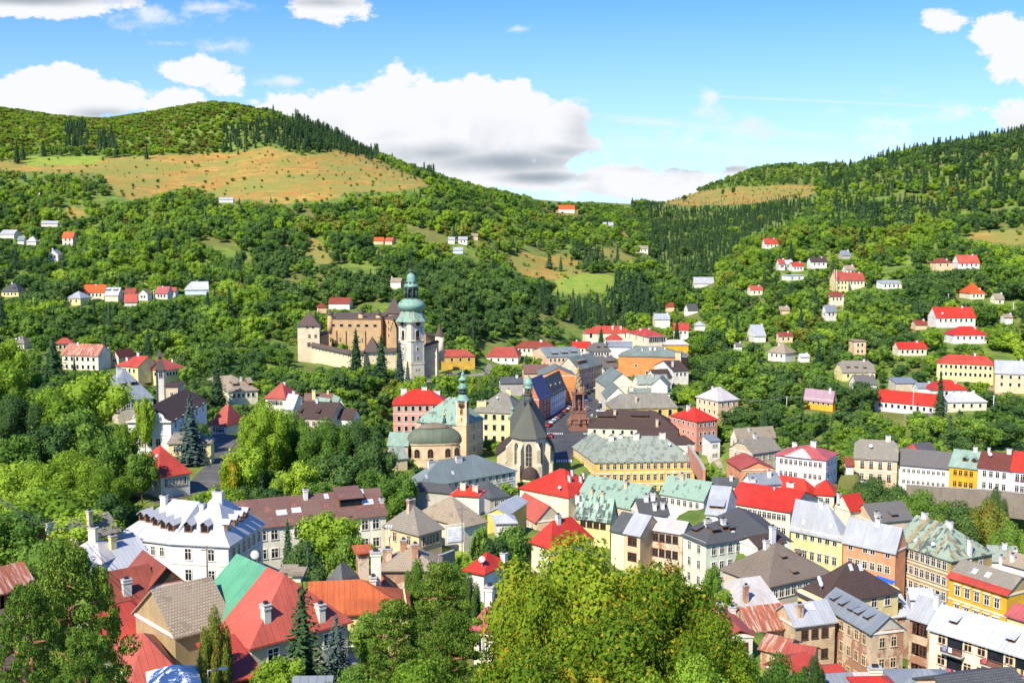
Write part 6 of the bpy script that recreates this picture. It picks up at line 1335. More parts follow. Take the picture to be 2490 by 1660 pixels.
    # small apse chapel at the foot
    v = Vector((w(30), -W2 - 2.6, 0)); zt = Z(1300); rr = w(190)
    k = MB(); k.lathe([(rr * .95, -3), (rr * .95, zt)], 12, cx=v.x, cy=v.y); k.build('porch_wall', st, r)
    k = MB(); k.lathe([(rr * 1.1, zt - .1), (rr * 1.05, zt + 1.0), (rr * .8, zt + 2.4), (rr * .35, zt + 3.2), (.05, zt + 3.6)], 12, cx=v.x, cy=v.y, cap=False); k.build('porch_dome', roofm('brown'), r)
    PROTECT.append((fx(f, 1440), fx(f, 2120), fy(f, 200), fy(f, 1300), D - 12)); FOOT.append((c.x, c.y + 18, 26, 20, 26, 1, 0))

def domed_church():
    f = 'N'; D = 372; c = wpix(f, 720, 930, D); g = wpix(f, 600, 1165, D - 6).z
    Z = lambda y: wpix(f, 720, y, D).z - g
    w = lambda px: px * .2008 * D / F / 2
    r = thing('domed_church', 'peach evangelical church with long oval dark copper dome roof', 'church', (c.x, c.y + w(300), g), R_(10))
    a, b2 = w(655), w(300)
    def plan(a, b, n=24):
        out = []
        for k in range(n):
            t = 2 * pi * k / n; p = 2 / 2.7
            out.append((a * math.copysign(abs(cos(t)) ** p, cos(t)), b * math.copysign(abs(sin(t)) ** p, sin(t))))
        return out
    def loft(m, rings, mi=0, sm=False):
        n = 24; vs = []
        for (s1, s2, z) in rings: vs += [(x, y, z) for x, y in plan(a * s1, b2 * s2)]
        fs = [(j * n + k, j * n + (k + 1) % n, (j + 1) * n + (k + 1) % n, (j + 1) * n + k) for j in range(len(rings) - 1) for k in range(n)] + [tuple(range((len(rings) - 1) * n, len(rings) * n))]
        m.add(vs, fs, mi, smooth=sm)
    k = MB(); loft(k, [(.93, .93, -14), (.93, .93, Z(935))]); k.build('wall', wallm('peach'), r)
    k = MB(); loft(k, [(.98, .98, Z(955)), (1.0, 1.0, Z(940)), (.96, .96, Z(930))]); loft(k, [(.95, .95, Z(1120)), (.95, .95, Z(1105))]); k.build('cornice', stucco('trim_peach', (.72, .56, .34), .2), r)
    k = MB(); loft(k, [(1.0, 1.02, Z(932)), (1.01, 1.03, Z(915)), (.98, .98, Z(880)), (.9, .88, Z(840)), (.75, .70, Z(800)), (.62, .55, Z(783)), (.52, .42, Z(778))], sm=True)
    k.build('dome', metal_roof('dome_sheet', (.135, .165, .11), seam=.9, fade=.25, rough=.6, rust=.35, rust_c=(.21, .12, .05)), r)
    k = MB(); loft(k, [(.53, .44, Z(790)), (.53, .44, Z(768))]); k.build('dome_drum', dark_copper(), r)
    k = MB(); loft(k, [(.56, .47, Z(770)), (.46, .36, Z(745)), (.28, .18, Z(728)), (.08, .06, Z(718))], sm=True); k.build('dome_cap', metal_roof('dome_cap_sheet', (.22, .17, .12), seam=.9, fade=.2, rough=.6), r)
    k = MB(); k.lathe([(w(60), Z(725)), (w(38), Z(700)), (w(42), Z(672)), (w(20), Z(668)), (.12, Z(655)), (w(34), Z(645)), (w(36), Z(632)), (w(22), Z(620)), (.1, Z(612))], 12, cx=w(250), cy=0); k.build('dome_finial', dark_copper(), r)
    k = MB(); k.lathe([(.1, Z(650)), (w(36), Z(640)), (w(38), Z(630)), (w(22), Z(616)), (.05, Z(608))], 12, cx=w(250)); k.tube((w(250), 0, Z(612)), (w(250), 0, Z(548)), .09, 5); k.tube((w(250) - .8, 0, Z(572)), (w(250) + .8, 0, Z(572)), .09, 5); k.build('gilded_cross', plain('gilding', (.60, .40, .10), .35, .5), r)
    n = 24; P_ = plan(a * .93, b2 * .93)
    for k_ in (13, 15, 17, 19, 21, 23):
        (x0, y0), (x1, y1) = P_[k_], P_[(k_ + 1) % n]; x, y = (x0 + x1) / 2, (y0 + y1) / 2; rz = atan2(y1 - y0, x1 - x0)
        q = MB(); arch_mesh(q, 1.25, Z(1100), Z(1025), -.2, .12); o = q.build('arched_window', stucco('trim_peach', (.72, .56, .34), .2), r, (x, y, 0), rz)
        q = MB(); arch_mesh(q, .95, Z(1095), Z(1028), .12, .15); q.build('pane', glass_pane(), o)
        q = MB(); q.box(-.05, .05, -.2, -.15, Z(1095), Z(1000)); [q.box(-.9, .9, -.19, -.15, zz, zz + .06) for zz in (Z(1075), Z(1055), Z(1035))]; q.build('window_bars', plain('window_bar', (.3, .1, .08)), o)
    PROTECT.append((fx(f, 415), fx(f, 1085), fy(f, 700), fy(f, 1140), D - 12)); FOOT.append((c.x, c.y + 12, 28, 28, 14, 1, 0))
    # low corner turret roof of the pale yellow house
    D = 425; c = wpix(f, 1630, 690, D); g = zg(c.x, c.y); Z = lambda y: wpix(f, 1630, y, D).z - g; w = lambda px: px * .2008 * D / F / 2
    r = thing('corner_turret', 'small round corner turret with copper green cap beside the gothic church', 'turret', (c.x, c.y, g))
    k = MB(); k.lathe([(w(86), -2), (w(86), Z(650))], 14); k.build('wall', wallm('lemon'), r)
    k = MB(); k.lathe([(w(106), Z(650)), (w(98), Z(628)), (w(60), Z(598)), (w(36), Z(580)), (w(22), Z(570)), (w(22), Z(555)), (w(50), Z(545)), (w(46), Z(528)), (.1, Z(508))], 14); k.build('cap', copper(), r)

def plague_column():
    f = 'C'; D = 462; c = wpix(f, 690, 1130, D); g = zg(c.x, c.y)
    Z = lambda y: wpix(f, 690, y, D).z - g
    w = lambda px: px * .2814 * D / F / 2
    r = thing('plague_column', 'tall reddish baroque plague column crowded with statues on the square', 'monument', (c.x, c.y, g), R_(8))
    st = stone('column_stone', (.30, .155, .11), (.16, .09, .06), 2.0); s2 = stone('column_light', (.42, .30, .17), (.25, .17, .10), 2.0)
    k = MB()
    for i, (pw, y0, y1) in enumerate(((150, 1175, 1150), (136, 1150, 1125), (122, 1125, 1100))): k.box(-w(pw), w(pw), -w(pw) * .8, w(pw) * .8, -2 if i == 0 else Z(y0), Z(y1))
    k.build('steps', st, r)
    k = MB(); k.box(-w(110), w(110), -w(110), w(110), Z(1100), Z(1005)); k.box(-w(125), w(125), -w(125), w(125), Z(1065), Z(1050)); k.box(-w(118), w(118), -w(118), w(118), Z(1010), Z(998)); k.build('pedestal', st, r)
    k = MB(); k.lathe([(w(40), Z(1000)), (w(36), Z(860))], 4, rot=pi / 4); k.box(-w(100), w(100), -w(100), w(100), Z(862), Z(845)); 
    k.build('pillar', st, r)
    for sx in (-1, 1):
        for sy in (-1, 1):
            k = MB(); x, y = sx * w(72), sy * w(72); k.lathe([(.55, Z(998)), (.42, Z(985)), (.38, Z(890)), (.55, Z(870)), (.6, Z(860))], 10, cx=x, cy=y); k.build('corner_column', st, r)
    k = MB(); k.lathe([(w(84), Z(845)), (w(70), Z(820)), (w(48), Z(800)), (w(40), Z(770)), (w(26), Z(735)), (w(30), Z(725)), (w(14), Z(700)), (.15, Z(665))], 9, smooth=False)
    random.seed(3)
    for q in range(26):
        zz = Z(840) + (Z(690) - Z(840)) * q / 26; R1 = w(70 - 50 * q / 26); an = q * 2.4
        k.lathe([(.1, -.5), (.4, -.2), (.35, .2), (.15, .55)], 6, cx=0, cy=0, cap=False); n0 = len(k.v) - 24
        for i in range(n0, len(k.v)): x, y, z = k.v[i]; k.v[i] = (x + R1 * cos(an), y + R1 * sin(an), z + zz)
    k.build('cloud_pyramid', s2, r)
    def statue(x, y, z, sc, m_):
        k = MB(); k.lathe([(.32, 0), (.36, .1), (.26, .5), (.30, .95), (.34, 1.3), (.12, 1.48), (.13, 1.55), (.17, 1.68), (.12, 1.82), (.02, 1.88)], 9, squash=.75)
        k.tube((.28, 0, 1.3), (.5, -.25, .95), .09, 6, r2=.07); k.tube((.5, -.25, .95), (.35, -.45, 1.2), .07, 6, r2=.05); k.tube((-.28, 0, 1.3), (-.45, -.1, .9), .09, 6, r2=.06)
        o = k.build('statue', m_, r, (x, y, z)); o.scale = (sc, sc, sc); o.rotation_euler = (0, 0, random.uniform(-.6, .6))
    for (px, y, sy) in ((-150, 1100, -1), (150, 1100, -1), (-150, 1125, .5), (150, 1125, .5), (0, 1100, -1.3), (-110, 998, -1), (110, 998, -1), (0, 998, -1), (-70, 845, -1), (70, 845, -1)): statue(w(px), w(100) * sy, Z(y), 1.7 if y > 1050 else 1.5, st)
    statue(0, 0, Z(700), 1.7, plain('gilding', (.60, .40, .10), .35, .5))
    PROTECT.append((fx(f, 580), fx(f, 800), fy(f, 690), fy(f, 1170), D - 5))

def knocking_tower():
    D = 330; f = 'A'; c = wpix(f, 1312, 1110, D); g = zg(c.x, c.y); Z = lambda y: wpix(f, 1312, y, D).z - g; w = lambda px: px * .2814 * D / F / 2
    r = thing('knocking_tower', 'slender white tower with brown pagoda shaped shingle roof', 'tower', (c.x, c.y, g), R_(20))
    a = w(62); k = MB(); k.box(-a, a, -a, a, -3, Z(985)); k.build('shaft', wallm('white'), r)
    k = MB()
    for sx in (-1, 1): k.box(sx * a - .25, sx * a + .25, -a - .1, -a, -3, Z(985)); k.box(-a - .1, -a, sx * a - .25, sx * a + .25, -3, Z(985))
    k.build('corner_stones', plain('corner_dark', (.12, .14, .12)), r)
    rr = lambda p, n=4: [(q * sqrt(2), z) for q, z in p]
    k = MB(); k.lathe(rr([(w(92), Z(1000)), (w(80), Z(985)), (w(56), Z(955)), (w(36), Z(925))]), 4, rot=pi / 4, smooth=False); k.build('lower_roof', roofm('castle'), r)
    k = MB(); k.lathe(rr([(w(26), Z(930)), (w(26), Z(888))]), 4, rot=pi / 4, smooth=False); k.build('lantern', plain('louvre_wood', (.22, .16, .10)), r)
    k = MB(); k.lathe(rr([(w(60), Z(892)), (w(50), Z(882)), (w(22), Z(868)), (.1, Z(850))]), 4, rot=pi / 4, smooth=False); k.tube((0, 0, Z(852)), (0, 0, Z(832)), .1, 5); k.build('cap', roofm('castle'), r)
    put_window(r, 0, -a, Z(1060), 0, .9, 1.6, 'plain', 'grey'); put_window(r, -a, 0, Z(1060), -pi / 2, .9, 1.6, 'plain', 'grey')
    h('A', (1352, 1135), (1450, 1135), None, 10, 'flat', 'brown', 'tan', rh=.3, d=7, D=325, m=(1, 1), ws=(.9, 1.1), off=2, name='stair_wing', cat='annex', label='blank beige wing standing right below the knocking tower')
# ------------------------------------------------------------------ streets, walls, cars, poles
ROADS = []
def drape(name, f, pairs, mat, lift=.12, nu=10, nv=10, kind='structure', smooth_z=True):
    """a paved strip given by pixel pairs (left edge, right edge) of the ground, laid on the terrain"""
    L_, R2 = [], []
    for (a, b_) in pairs:
        for q, dst in ((a, L_), (b_, R2)):
            X, Y = fx(f, q[0]), fy(f, q[1]); D = q[2] if len(q) > 2 else hit_ground(X, Y); dst.append(Vector((ray(X, Y)[0] * D, D, 0)))
    vs, fs = [], []; rows = []
    for i in range(len(pairs) - 1):
        for k in range(nv if i < len(pairs) - 2 else nv + 1):
            t = k / nv; l = L_[i].lerp(L_[i + 1], t); r_ = R2[i].lerp(R2[i + 1], t); rows.append((l, r_))
    for (l, r_) in rows:
        for j in range(nu + 1):
            p = l.lerp(r_, j / nu); vs.append((p.x, p.y, zg(p.x, p.y) + lift)); ROADS.append((p.x, p.y))
    n = nu + 1
    for i in range(len(rows) - 1):
        for j in range(nu): fs.append((i * n + j, i * n + j + 1, (i + 1) * n + j + 1, (i + 1) * n + j))
    b = MB(); b.add(vs, fs, smooth=True); o = b.build(name, mat)
    if o.data.polygons[0].normal.z < 0: o.data.flip_normals()
    o['kind'] = kind; return o
def level(f, pts, z_at=None, r=9):
    """even out the ground along a street so that the paving lies flat"""
    P_ = []
    for (x, y, D) in pts: p = wpix(f, x, y, D); P_.append(p)
    for i in range(len(P_) - 1):
        n = max(2, int((P_[i + 1] - P_[i]).length / 5))
        for k in range(n + 1): q = P_[i].lerp(P_[i + 1], k / n); flatten_at(q.x, q.y, r, q.z, 1.5)
def garden_wall(f, pts, hgt, th, mat, label, name='retaining_wall', cat='wall', cap=True):
    P_ = [wpix(f, x, y, D) for (x, y, D) in pts]; o = P_[0].copy(); r = thing(name, label, cat, (o.x, o.y, o.z - hgt)); b = MB(); c = MB()
    for i in range(len(P_) - 1):
        A, B = P_[i] - o, P_[i + 1] - o; d = Vector((B.x - A.x, B.y - A.y, 0)).normalized(); n = Vector((d.y, -d.x, 0)) * th / 2
        v = [A + n, B + n, B - n, A - n]
        b.add([(q.x, q.y, q.z) for q in v] + [(q.x, q.y, q.z + hgt) for q in v], [(0, 1, 5, 4), (1, 2, 6, 5), (2, 3, 7, 6), (3, 0, 4, 7), (4, 5, 6, 7)])
        n2 = n * 1.3; v = [A + n2, B + n2, B - n2, A - n2]
        c.add([(q.x, q.y, q.z + hgt) for q in v] + [(q.x, q.y, q.z + hgt + .2) for q in v], [(0, 1, 5, 4), (1, 2, 6, 5), (2, 3, 7, 6), (3, 0, 4, 7), (4, 5, 6, 7), (3, 2, 1, 0)])
    for v_ in range(len(b.v)): 
        if b.v[v_][2] < hgt - 1e-6 and v_ % 8 < 4: b.v[v_] = (b.v[v_][0], b.v[v_][1], b.v[v_][2] - 1.5)
    b.build('masonry', mat, r)
    if cap: c.build('coping', plain('coping_stone', (.40, .37, .32), .9), r)
    return r

def car_proto(col, name):
    M_ = plain('car_paint_' + name, col, .28, .1, .5, .04)
    b = MB(); W_, L_ = .86, 2.1
    prof = [(-L_, .35), (-L_, .72), (-L_ + .12, .86), (-1.15, .95), (1.25, 1.0), (L_ - .08, .92), (L_, .7), (L_, .35)]
    n = len(prof)
    vs = [(W_ * s_, y, z) for s_ in (-1, 1) for (y, z) in prof]; fs = [tuple(range(n))[::-1], tuple(range(n, 2 * n))] + [(i, (i + 1) % n, n + (i + 1) % n, n + i) for i in range(n)]
    b.add(vs, fs)
    cab = [(-1.05, .93), (-.45, 1.38), (.75, 1.42), (1.45, .98)]
    w2 = .80; w3 = .66; cv = [(-w2, -1.05, .93), (w2, -1.05, .93), (w3, -.45, 1.38), (-w3, -.45, 1.38), (-w3, .75, 1.42), (w3, .75, 1.42), (w2, 1.45, .98), (-w2, 1.45, .98)]
    b.add([(x, y, z + .02) for x, y, z in (cv[2], cv[3], cv[4], cv[5])] + [(x, y, z - .04) for x, y, z in (cv[2], cv[3], cv[4], cv[5])], [(0, 1, 2, 3), (0, 4, 5, 1), (1, 5, 6, 2), (2, 6, 7, 3), (3, 7, 4, 0)])
    g = MB(); g.add(cv, [(0, 1, 2, 3), (4, 5, 6, 7), (1, 6, 5, 2), (0, 3, 4, 7), (3, 2, 5, 4)])
    w_ = MB(); w_.lathe([(.02, -.11), (.31, -.11), (.31, .11), (.02, .11)], 14)
    r_ = MB(); r_.lathe([(.02, .11), (.18, .11), (.18, .13), (.02, .13)], 10)
    l = MB(); l.box(-.16, .16, -.03, .03, -.07, .07)
    return dict(body=b.mesh('body', [M_]), glass=g.mesh('cabin_glass', [glass_pane()]), wheel=w_.mesh('wheel', [plain('tyre', (.02, .02, .02), .8)]), rim=r_.mesh('rim', [plain('rim_metal', (.5, .5, .5), .3, .6)]), head=l.mesh('headlight', [plain('headlight_glass', (.7, .7, .65), .15)]), tail=l.mesh('tail_light', [plain('tail_red', (.4, .02, .02), .3)]))
CARC = dict(red=(.45, .02, .02), white=(.75, .75, .75), dark=(.03, .035, .045), blue=(.03, .12, .40), grey=(.25, .27, .3), silver=(.55, .57, .6), maroon=(.13, .015, .03))
_cars = {}
def car(f, x, y, yaw, col, label, group, D=None, scale=1.0):
    if col not in _cars: _cars[col] = car_proto(CARC[col], col)
    M_ = _cars[col]; X, Y = fx(f, x), fy(f, y); D = D or hit_ground(X, Y, .2); p = wpix(f, x, y, D); z = zg(p.x, p.y) + .14
    r = thing('parked_car', label, 'car', (p.x, p.y, z), yaw, group); r.scale = (scale,) * 3
    link('body', M_['body'], r); link('cabin_glass', M_['glass'], r)
    for sx in (-1, 1):
        for sy in (-1.3, 1.3):
            w_ = link('wheel', M_['wheel'], r, (sx * .82, sy, .31)); w_.rotation_euler = (0, pi / 2 * sx, 0); link('rim', M_['rim'], w_)
        link('headlight', M_['head'], r, (sx * .6, -2.1, .68)); link('tail_light', M_['tail'], r, (sx * .65, 2.1, .72))
def pole(f, x, y0, y1, D, label, col=(.5, .48, .44), arm=True, lamp=False, r_=.13):
    a, t = wpix(f, x, y1, D), wpix(f, x, y0, D); H_ = t.z - a.z
    g = zg(a.x, a.y); z0 = min(g, a.z) - .3
    r = thing('street_lamp' if lamp else 'utility_pole', label, 'street lamp' if lamp else 'utility pole', (a.x, a.y, z0)); H_ = t.z - z0
    b = MB(); b.tube((0, 0, 0), (0, 0, H_), r_ * 1.3, 8, r2=r_ * .8); b.build('pole', plain('pole_%d' % (col[0] * 100), col, .8), r)
    if arm:
        b = MB(); b.box(-.8, .8, -.06, .06, H_ - .7, H_ - .55); o = b.build('crossarm', plain('pole_arm', (.2, .18, .16), .8), r)
        b = MB(); [b.tube((q, 0, H_ - .55), (q, 0, H_ - .3), .05, 5) for q in (-.7, 0, .7)]; b.build('insulator', plain('insulator_white', (.6, .6, .58), .3), o)
    if lamp:
        b = MB(); b.tube((0, 0, H_ - .1), (1.1, 0, H_ + .15), .06, 5); b.build('lamp_arm', plain('steel', (.4, .4, .4)), r)
        b = MB(); b.lathe([(.05, .1), (.16, .06), (.2, -.05), (.05, -.12)], 8); o = b.build('lamp_head', plain('lamp_white', (.75, .75, .72), .4), r, (1.2, 0, H_ + .12)); o.scale = (2.2, 1.1, 1.1)
    return Vector((a.x, a.y, z0 + H_ - .4))
def cable(p, q, sag, r_, label):
    b = MB(); n = 14; pts = [p.lerp(q, k / n) - Vector((0, 0, sag * 4 * (k / n) * (1 - k / n))) for k in range(n + 1)]; o = pts[0].copy()
    for k in range(n): b.tube(pts[k] - o, pts[k + 1] - o, r_, 4)
    c = b.build('overhead_cable', plain('cable_grey', (.35, .36, .36), .6), None, tuple(o)); tag(c, label, 'cable')

def asphalt(name, c):
    if name in MATS: return MATS[name]
    m, g, bs = new_mat(name); pos = g.node('ShaderNodeNewGeometry').outputs['Position']
    col = g.mix(g.ramp(g.noise(pos, .25, 5, .6), .35, .65), sc3(c, .8), sc3(c, 1.25)); col = g.mix(g.ramp(g.noise(pos, .07, 4, .6), .5, .6, 0, .4), col, sc3(c, .55))
    g.put(bs.inputs['Base Color'], col); bs.inputs['Roughness'].default_value = .9; MATS[name] = m; return m

def streets_level():
    level('G', [(560, 440, 394), (560, 330, 412)], r=14); level('C', [(500, 1330, 415), (500, 1200, 448), (560, 1100, 476), (640, 1010, 505), (760, 930, 533), (830, 850, 566), (900, 790, 592)], r=13)
    level('E', [(1400, 690, 246), (1600, 560, 262), (1740, 420, 285), (1790, 300, 312), (1790, 210, 335)], r=6)
    level('M', [(1500, 1280, 505), (1750, 1250, 515), (1950, 1215, 535), (2220, 1190, 560)], r=6)
    level('C', [(560, 1175, 457), (720, 1175, 457)], r=10)
def streets():
    A_ = asphalt('asphalt', (.062, .064, .068))
    drape('road', 'C', [((395, 1420), (640, 1420)), ((405, 1300), (680, 1300)), ((380, 1190), (790, 1200)), ((360, 1130), (800, 1130)), ((420, 1075), (810, 1075)), ((480, 1020), (840, 1030)), ((540, 965), (920, 1010)), ((600, 915), (935, 950)), ((680, 870), (935, 880)), ((760, 830), (930, 830)), ((820, 795), (940, 795))], A_)
    drape('street', 'E', [((1260, 760), (1740, 720)), ((1330, 690), (1800, 640)), ((1540, 590), (1840, 540)), ((1640, 480), (1820, 430)), ((1720, 390), (1860, 350)), ((1735, 260), (1930, 260)), ((1715, 180), (1890, 195))], asphalt('street_asphalt', (.115, .11, .10)))
    drape('castle_road', 'M', [((1500, 1258), (1500, 1300)), ((1650, 1238), (1660, 1292)), ((1810, 1205), (1830, 1275)), ((1960, 1170), (2010, 1238)), ((2190, 1190), (2240, 1230)), ((2290, 1080), (2340, 1110))], asphalt('castle_paving', (.26, .23, .19)))
    drape('path', 'C', [((1640, 1280), (1700, 1270)), ((1780, 1400), (1850, 1385)), ((1890, 1500), (1990, 1510))], asphalt('path_gravel', (.30, .25, .19)), nu=4)
    drape('dirt_road', 'D', [((2020, 1325), (2070, 1300)), ((2100, 1385), (2150, 1345)), ((2230, 1435), (2260, 1395)), ((2400, 1490), (2400, 1440))], asphalt('dirt', (.36, .29, .20)), nu=4)
    drape('courtyard', 'J', [((1250, 1480), (1560, 1500)), ((1290, 1400), (1560, 1400)), ((1330, 1300), (1540, 1320))], asphalt('yard_grey', (.26, .24, .24)), nu=4)
    # pedestrian crossings
    b = MB()
    def zebra(f, A, B, n, ln):
        a, c = [Vector((ray(fx(f, q[0]), fy(f, q[1]))[0] * q[2], q[2], 0)) for q in (A, B)]
        d = (c - a) / n; v = Vector((-d.y, d.x, 0)).normalized() * ln
        for k in range(n):
            p = a + d * (k + .2); q = a + d * (k + .75); P4 = [p, q, q + v, p + v]; b.add([(w.x, w.y, zg(w.x, w.y) + .20) for w in P4], [(0, 1, 2, 3)])
    zebra('C', (436, 1192, 451), (572, 1192, 451), 9, 2.8); zebra('C', (735, 1192, 451), (775, 1192, 451), 3, 2.8); zebra('G', (512, 440, 394), (646, 440, 394), 7, 3.4)
    o = b.build('road_markings', plain('marking_white', (.75, .75, .72), .8)); o['kind'] = 'structure'
    st = stone('terrace_stone', (.27, .23, .18), (.15, .13, .10), 1.0)
    garden_wall('H', [(1395, 765, 322), (1620, 782, 316), (1900, 800, 309), (2120, 812, 304), (2350, 838, 299), (2560, 860, 295)], 5.5, .8, st, 'long grey terrace retaining wall beneath the row of coloured houses')
    garden_wall('H', [(1375, 200, 431), (1500, 190, 432), (1665, 178, 434)], 4.5, .7, stone('brown_stone', (.38, .30, .22), (.22, .17, .12)), 'brown stone terrace wall beneath the long scarlet roofed house')
    garden_wall('A', [(1350, 432, 640), (1430, 428, 642), (1500, 424, 645)], 2.6, .6, stone('pale_wall', (.42, .33, .24)), 'low earthy wall below the right end of the left slope row')
    garden_wall('C', [(1595, 1280, 388), (1640, 1350, 372), (1690, 1420, 356), (1720, 1480, 345)], 4.5, .8, wallm('rose'), 'stepped pinkish garden wall right of the yellow palace')
    garden_wall('F', [(1490, 865, 172), (1600, 835, 176), (1690, 800, 181)], 1.0, .4, stone('pale_wall', (.42, .33, .24)), 'low stone kerb wall along the lawn lane')
    garden_wall('M', [(1640, 1290, 498), (1800, 1268, 506), (1990, 1228, 520)], 1.0, .3, plain('rail_grey', (.35, .33, .3)), 'thin road parapet below the castle tower')

def cars():
    g = 'cars parked along the kerbs of the sloping street'; D_ = R_(-28)
    for (x, y, c, l) in ((455, 1128, 'red', 'red car first in the left kerb line'), (484, 1100, 'white', 'white car second in the left kerb line'), (509, 1079, 'white', 'white car third in the left kerb line next to a red one'), (534, 1060, 'red', 'red car between white and dark cars at the left kerb'),
                         (557, 1042, 'dark', 'dark car in the middle of the left kerb line'), (590, 1010, 'red', 'bright red car near the far end of the left kerb line'), (618, 990, 'white', 'white car last in the left kerb line behind the column')):
        car('C', x, y, D_, c, l, g)
    for (x, y, c, l) in ((765, 868, 'dark', 'dark car nearer the column at the tan house kerb'), (797, 850, 'dark', 'dark car farther up at the tan house kerb'), (848, 822, 'white', 'white car below the tan street house'), (886, 803, 'white', 'white car uppermost in the street'), (778, 922, 'blue', 'blue car driving in the middle of the street'),
                         (905, 872, 'dark', 'dark car uppermost in the right parking row'), (880, 910, 'grey', 'grey car left of the blue one in the right row'), (906, 912, 'blue', 'blue car in the right parking row'), (897, 942, 'white', 'white car in the right parking row'),
                         (884, 975, 'dark', 'dark estate car low in the right parking row'), (877, 1010, 'white', 'white car lowest in the right parking row')):
        car('C', x, y, R_(-40) if x < 860 else R_(-75), c, l, g)
    car('C', 762, 998, R_(-30), 'white', 'white van like car beside the plague column', g, scale=1.15)
    car('C', 468, 1216, R_(-10), 'red', 'red car by the crossing behind the gothic church', g)
    car('E', 1472, 630, R_(-52), 'maroon', 'maroon car parked beside the white house with tall red roof', 'cars on side streets', scale=1.0)
    car('N', 893, 132, R_(80), 'dark', 'dark blue car on the castle forecourt', 'cars on the castle road'); car('N', 770, 212, R_(80), 'grey', 'grey car on the road below the church tower', 'cars on the castle road'); car('N', 822, 208, R_(80), 'red', 'dull red car right of the grey car below the tower', 'cars on the castle road')
    car('H', 1042, 752, R_(75), 'silver', 'silver car before the apricot terrace house', 'cars on side streets')
    car('D', 2120, 1478, R_(80), 'silver', 'silver car left of its twin by the dirt road', 'cars on side streets'); car('D', 2175, 1480, R_(80), 'white', 'white car right of the silver one by the dirt road', 'cars on side streets'); car('D', 2290, 1468, R_(70), 'dark', 'dark car on the dirt road at the right edge', 'cars on side streets')
    car('D', 2190, 1345, R_(70), 'white', 'white car before the peach house at the right edge', 'cars on side streets')

def person(f, x, y, D, shirt, trousers, label, lean=0):
    p = wpix(f, x, y, D); z = zg(p.x, p.y) + .13
    me = bpy.data.meshes.new('person')
    J = {'pel': (0, 0, .95), 'ch': (0, 0, 1.35), 'nk': (0, -.02, 1.5), 'hd': (0, -.04, 1.66), 'ht': (0, -.03, 1.76), 'lh': (.1, 0, .92), 'lk': (.12, -.12, .5), 'la': (.12, .05, .08), 'lt': (.12, -.14, .04),
         'rh': (-.1, 0, .92), 'rk': (-.12, .04, .5), 'ra': (-.12, .22, .1), 'rt': (-.12, .06, .04), 'ls': (.2, 0, 1.42), 'le': (.27, .1, 1.15), 'lw': (.25, -.08, .92), 'lf': (.24, -.14, .82), 'rs': (-.2, 0, 1.42), 're': (-.27, .02, 1.15), 'rw': (-.25, -.16, .95), 'rf': (-.24, -.22, .86)}
    R1 = dict(pel=.15, ch=.16, nk=.06, hd=.10, ht=.07, lh=.10, lk=.065, la=.045, lt=.04, rh=.10, rk=.065, ra=.045, rt=.04, ls=.065, le=.045, lw=.032, lf=.035, rs=.065, re=.045, rw=.032, rf=.035)
    K = list(J); E = [('pel', 'ch'), ('ch', 'nk'), ('nk', 'hd'), ('hd', 'ht'), ('pel', 'lh'), ('lh', 'lk'), ('lk', 'la'), ('la', 'lt'), ('pel', 'rh'), ('rh', 'rk'), ('rk', 'ra'), ('ra', 'rt'), ('ch', 'ls'), ('ls', 'le'), ('le', 'lw'), ('lw', 'lf'), ('ch', 'rs'), ('rs', 're'), ('re', 'rw'), ('rw', 'rf')]
    me.from_pydata([J[k] for k in K], [(K.index(a), K.index(b)) for a, b in E], [])
    o = bpy.data.objects.new('person', me); COL.objects.link(o); m = o.modifiers.new('Skin', 'SKIN')
    for i, k in enumerate(K): me.skin_vertices[0].data[i].radius = (R1[k], R1[k]); 
    me.skin_vertices[0].data[0].use_root = True
    o.modifiers.new('Subsurf', 'SUBSURF').levels = 1
    mt, g, bs = new_mat('clothed_figure'); sp = g.node('ShaderNodeSeparateXYZ', {0: g.node('ShaderNodeTexCoord').outputs['Object']})
    c = g.mix(g.m('GREATER_THAN', sp.outputs[2], .95), trousers, shirt); c = g.mix(g.m('GREATER_THAN', sp.outputs[2], 1.48), c, (.5, .3, .2)); c = g.mix(g.m('GREATER_THAN', sp.outputs[2], 1.72), c, (.06, .04, .03)); g.put(bs.inputs['Base Color'], c); me.materials.append(mt)
    o.location = (p.x, p.y, z); o.rotation_euler = (0, 0, lean); tag(o, label, 'person', 'people crossing the square')
def people():
    person('C', 797, 975, 487, (.75, .75, .72), (.2, .2, .25), 'person in white shirt crossing the street behind the column', .6)
    person('C', 806, 972, 489, (.7, .7, .7), (.6, .6, .6), 'person in pale clothes walking right of another pedestrian', -.8)
    person('C', 843, 988, 484, (.75, .72, .7), (.1, .1, .12), 'person in white shirt alone in the middle of the street', 2.0)

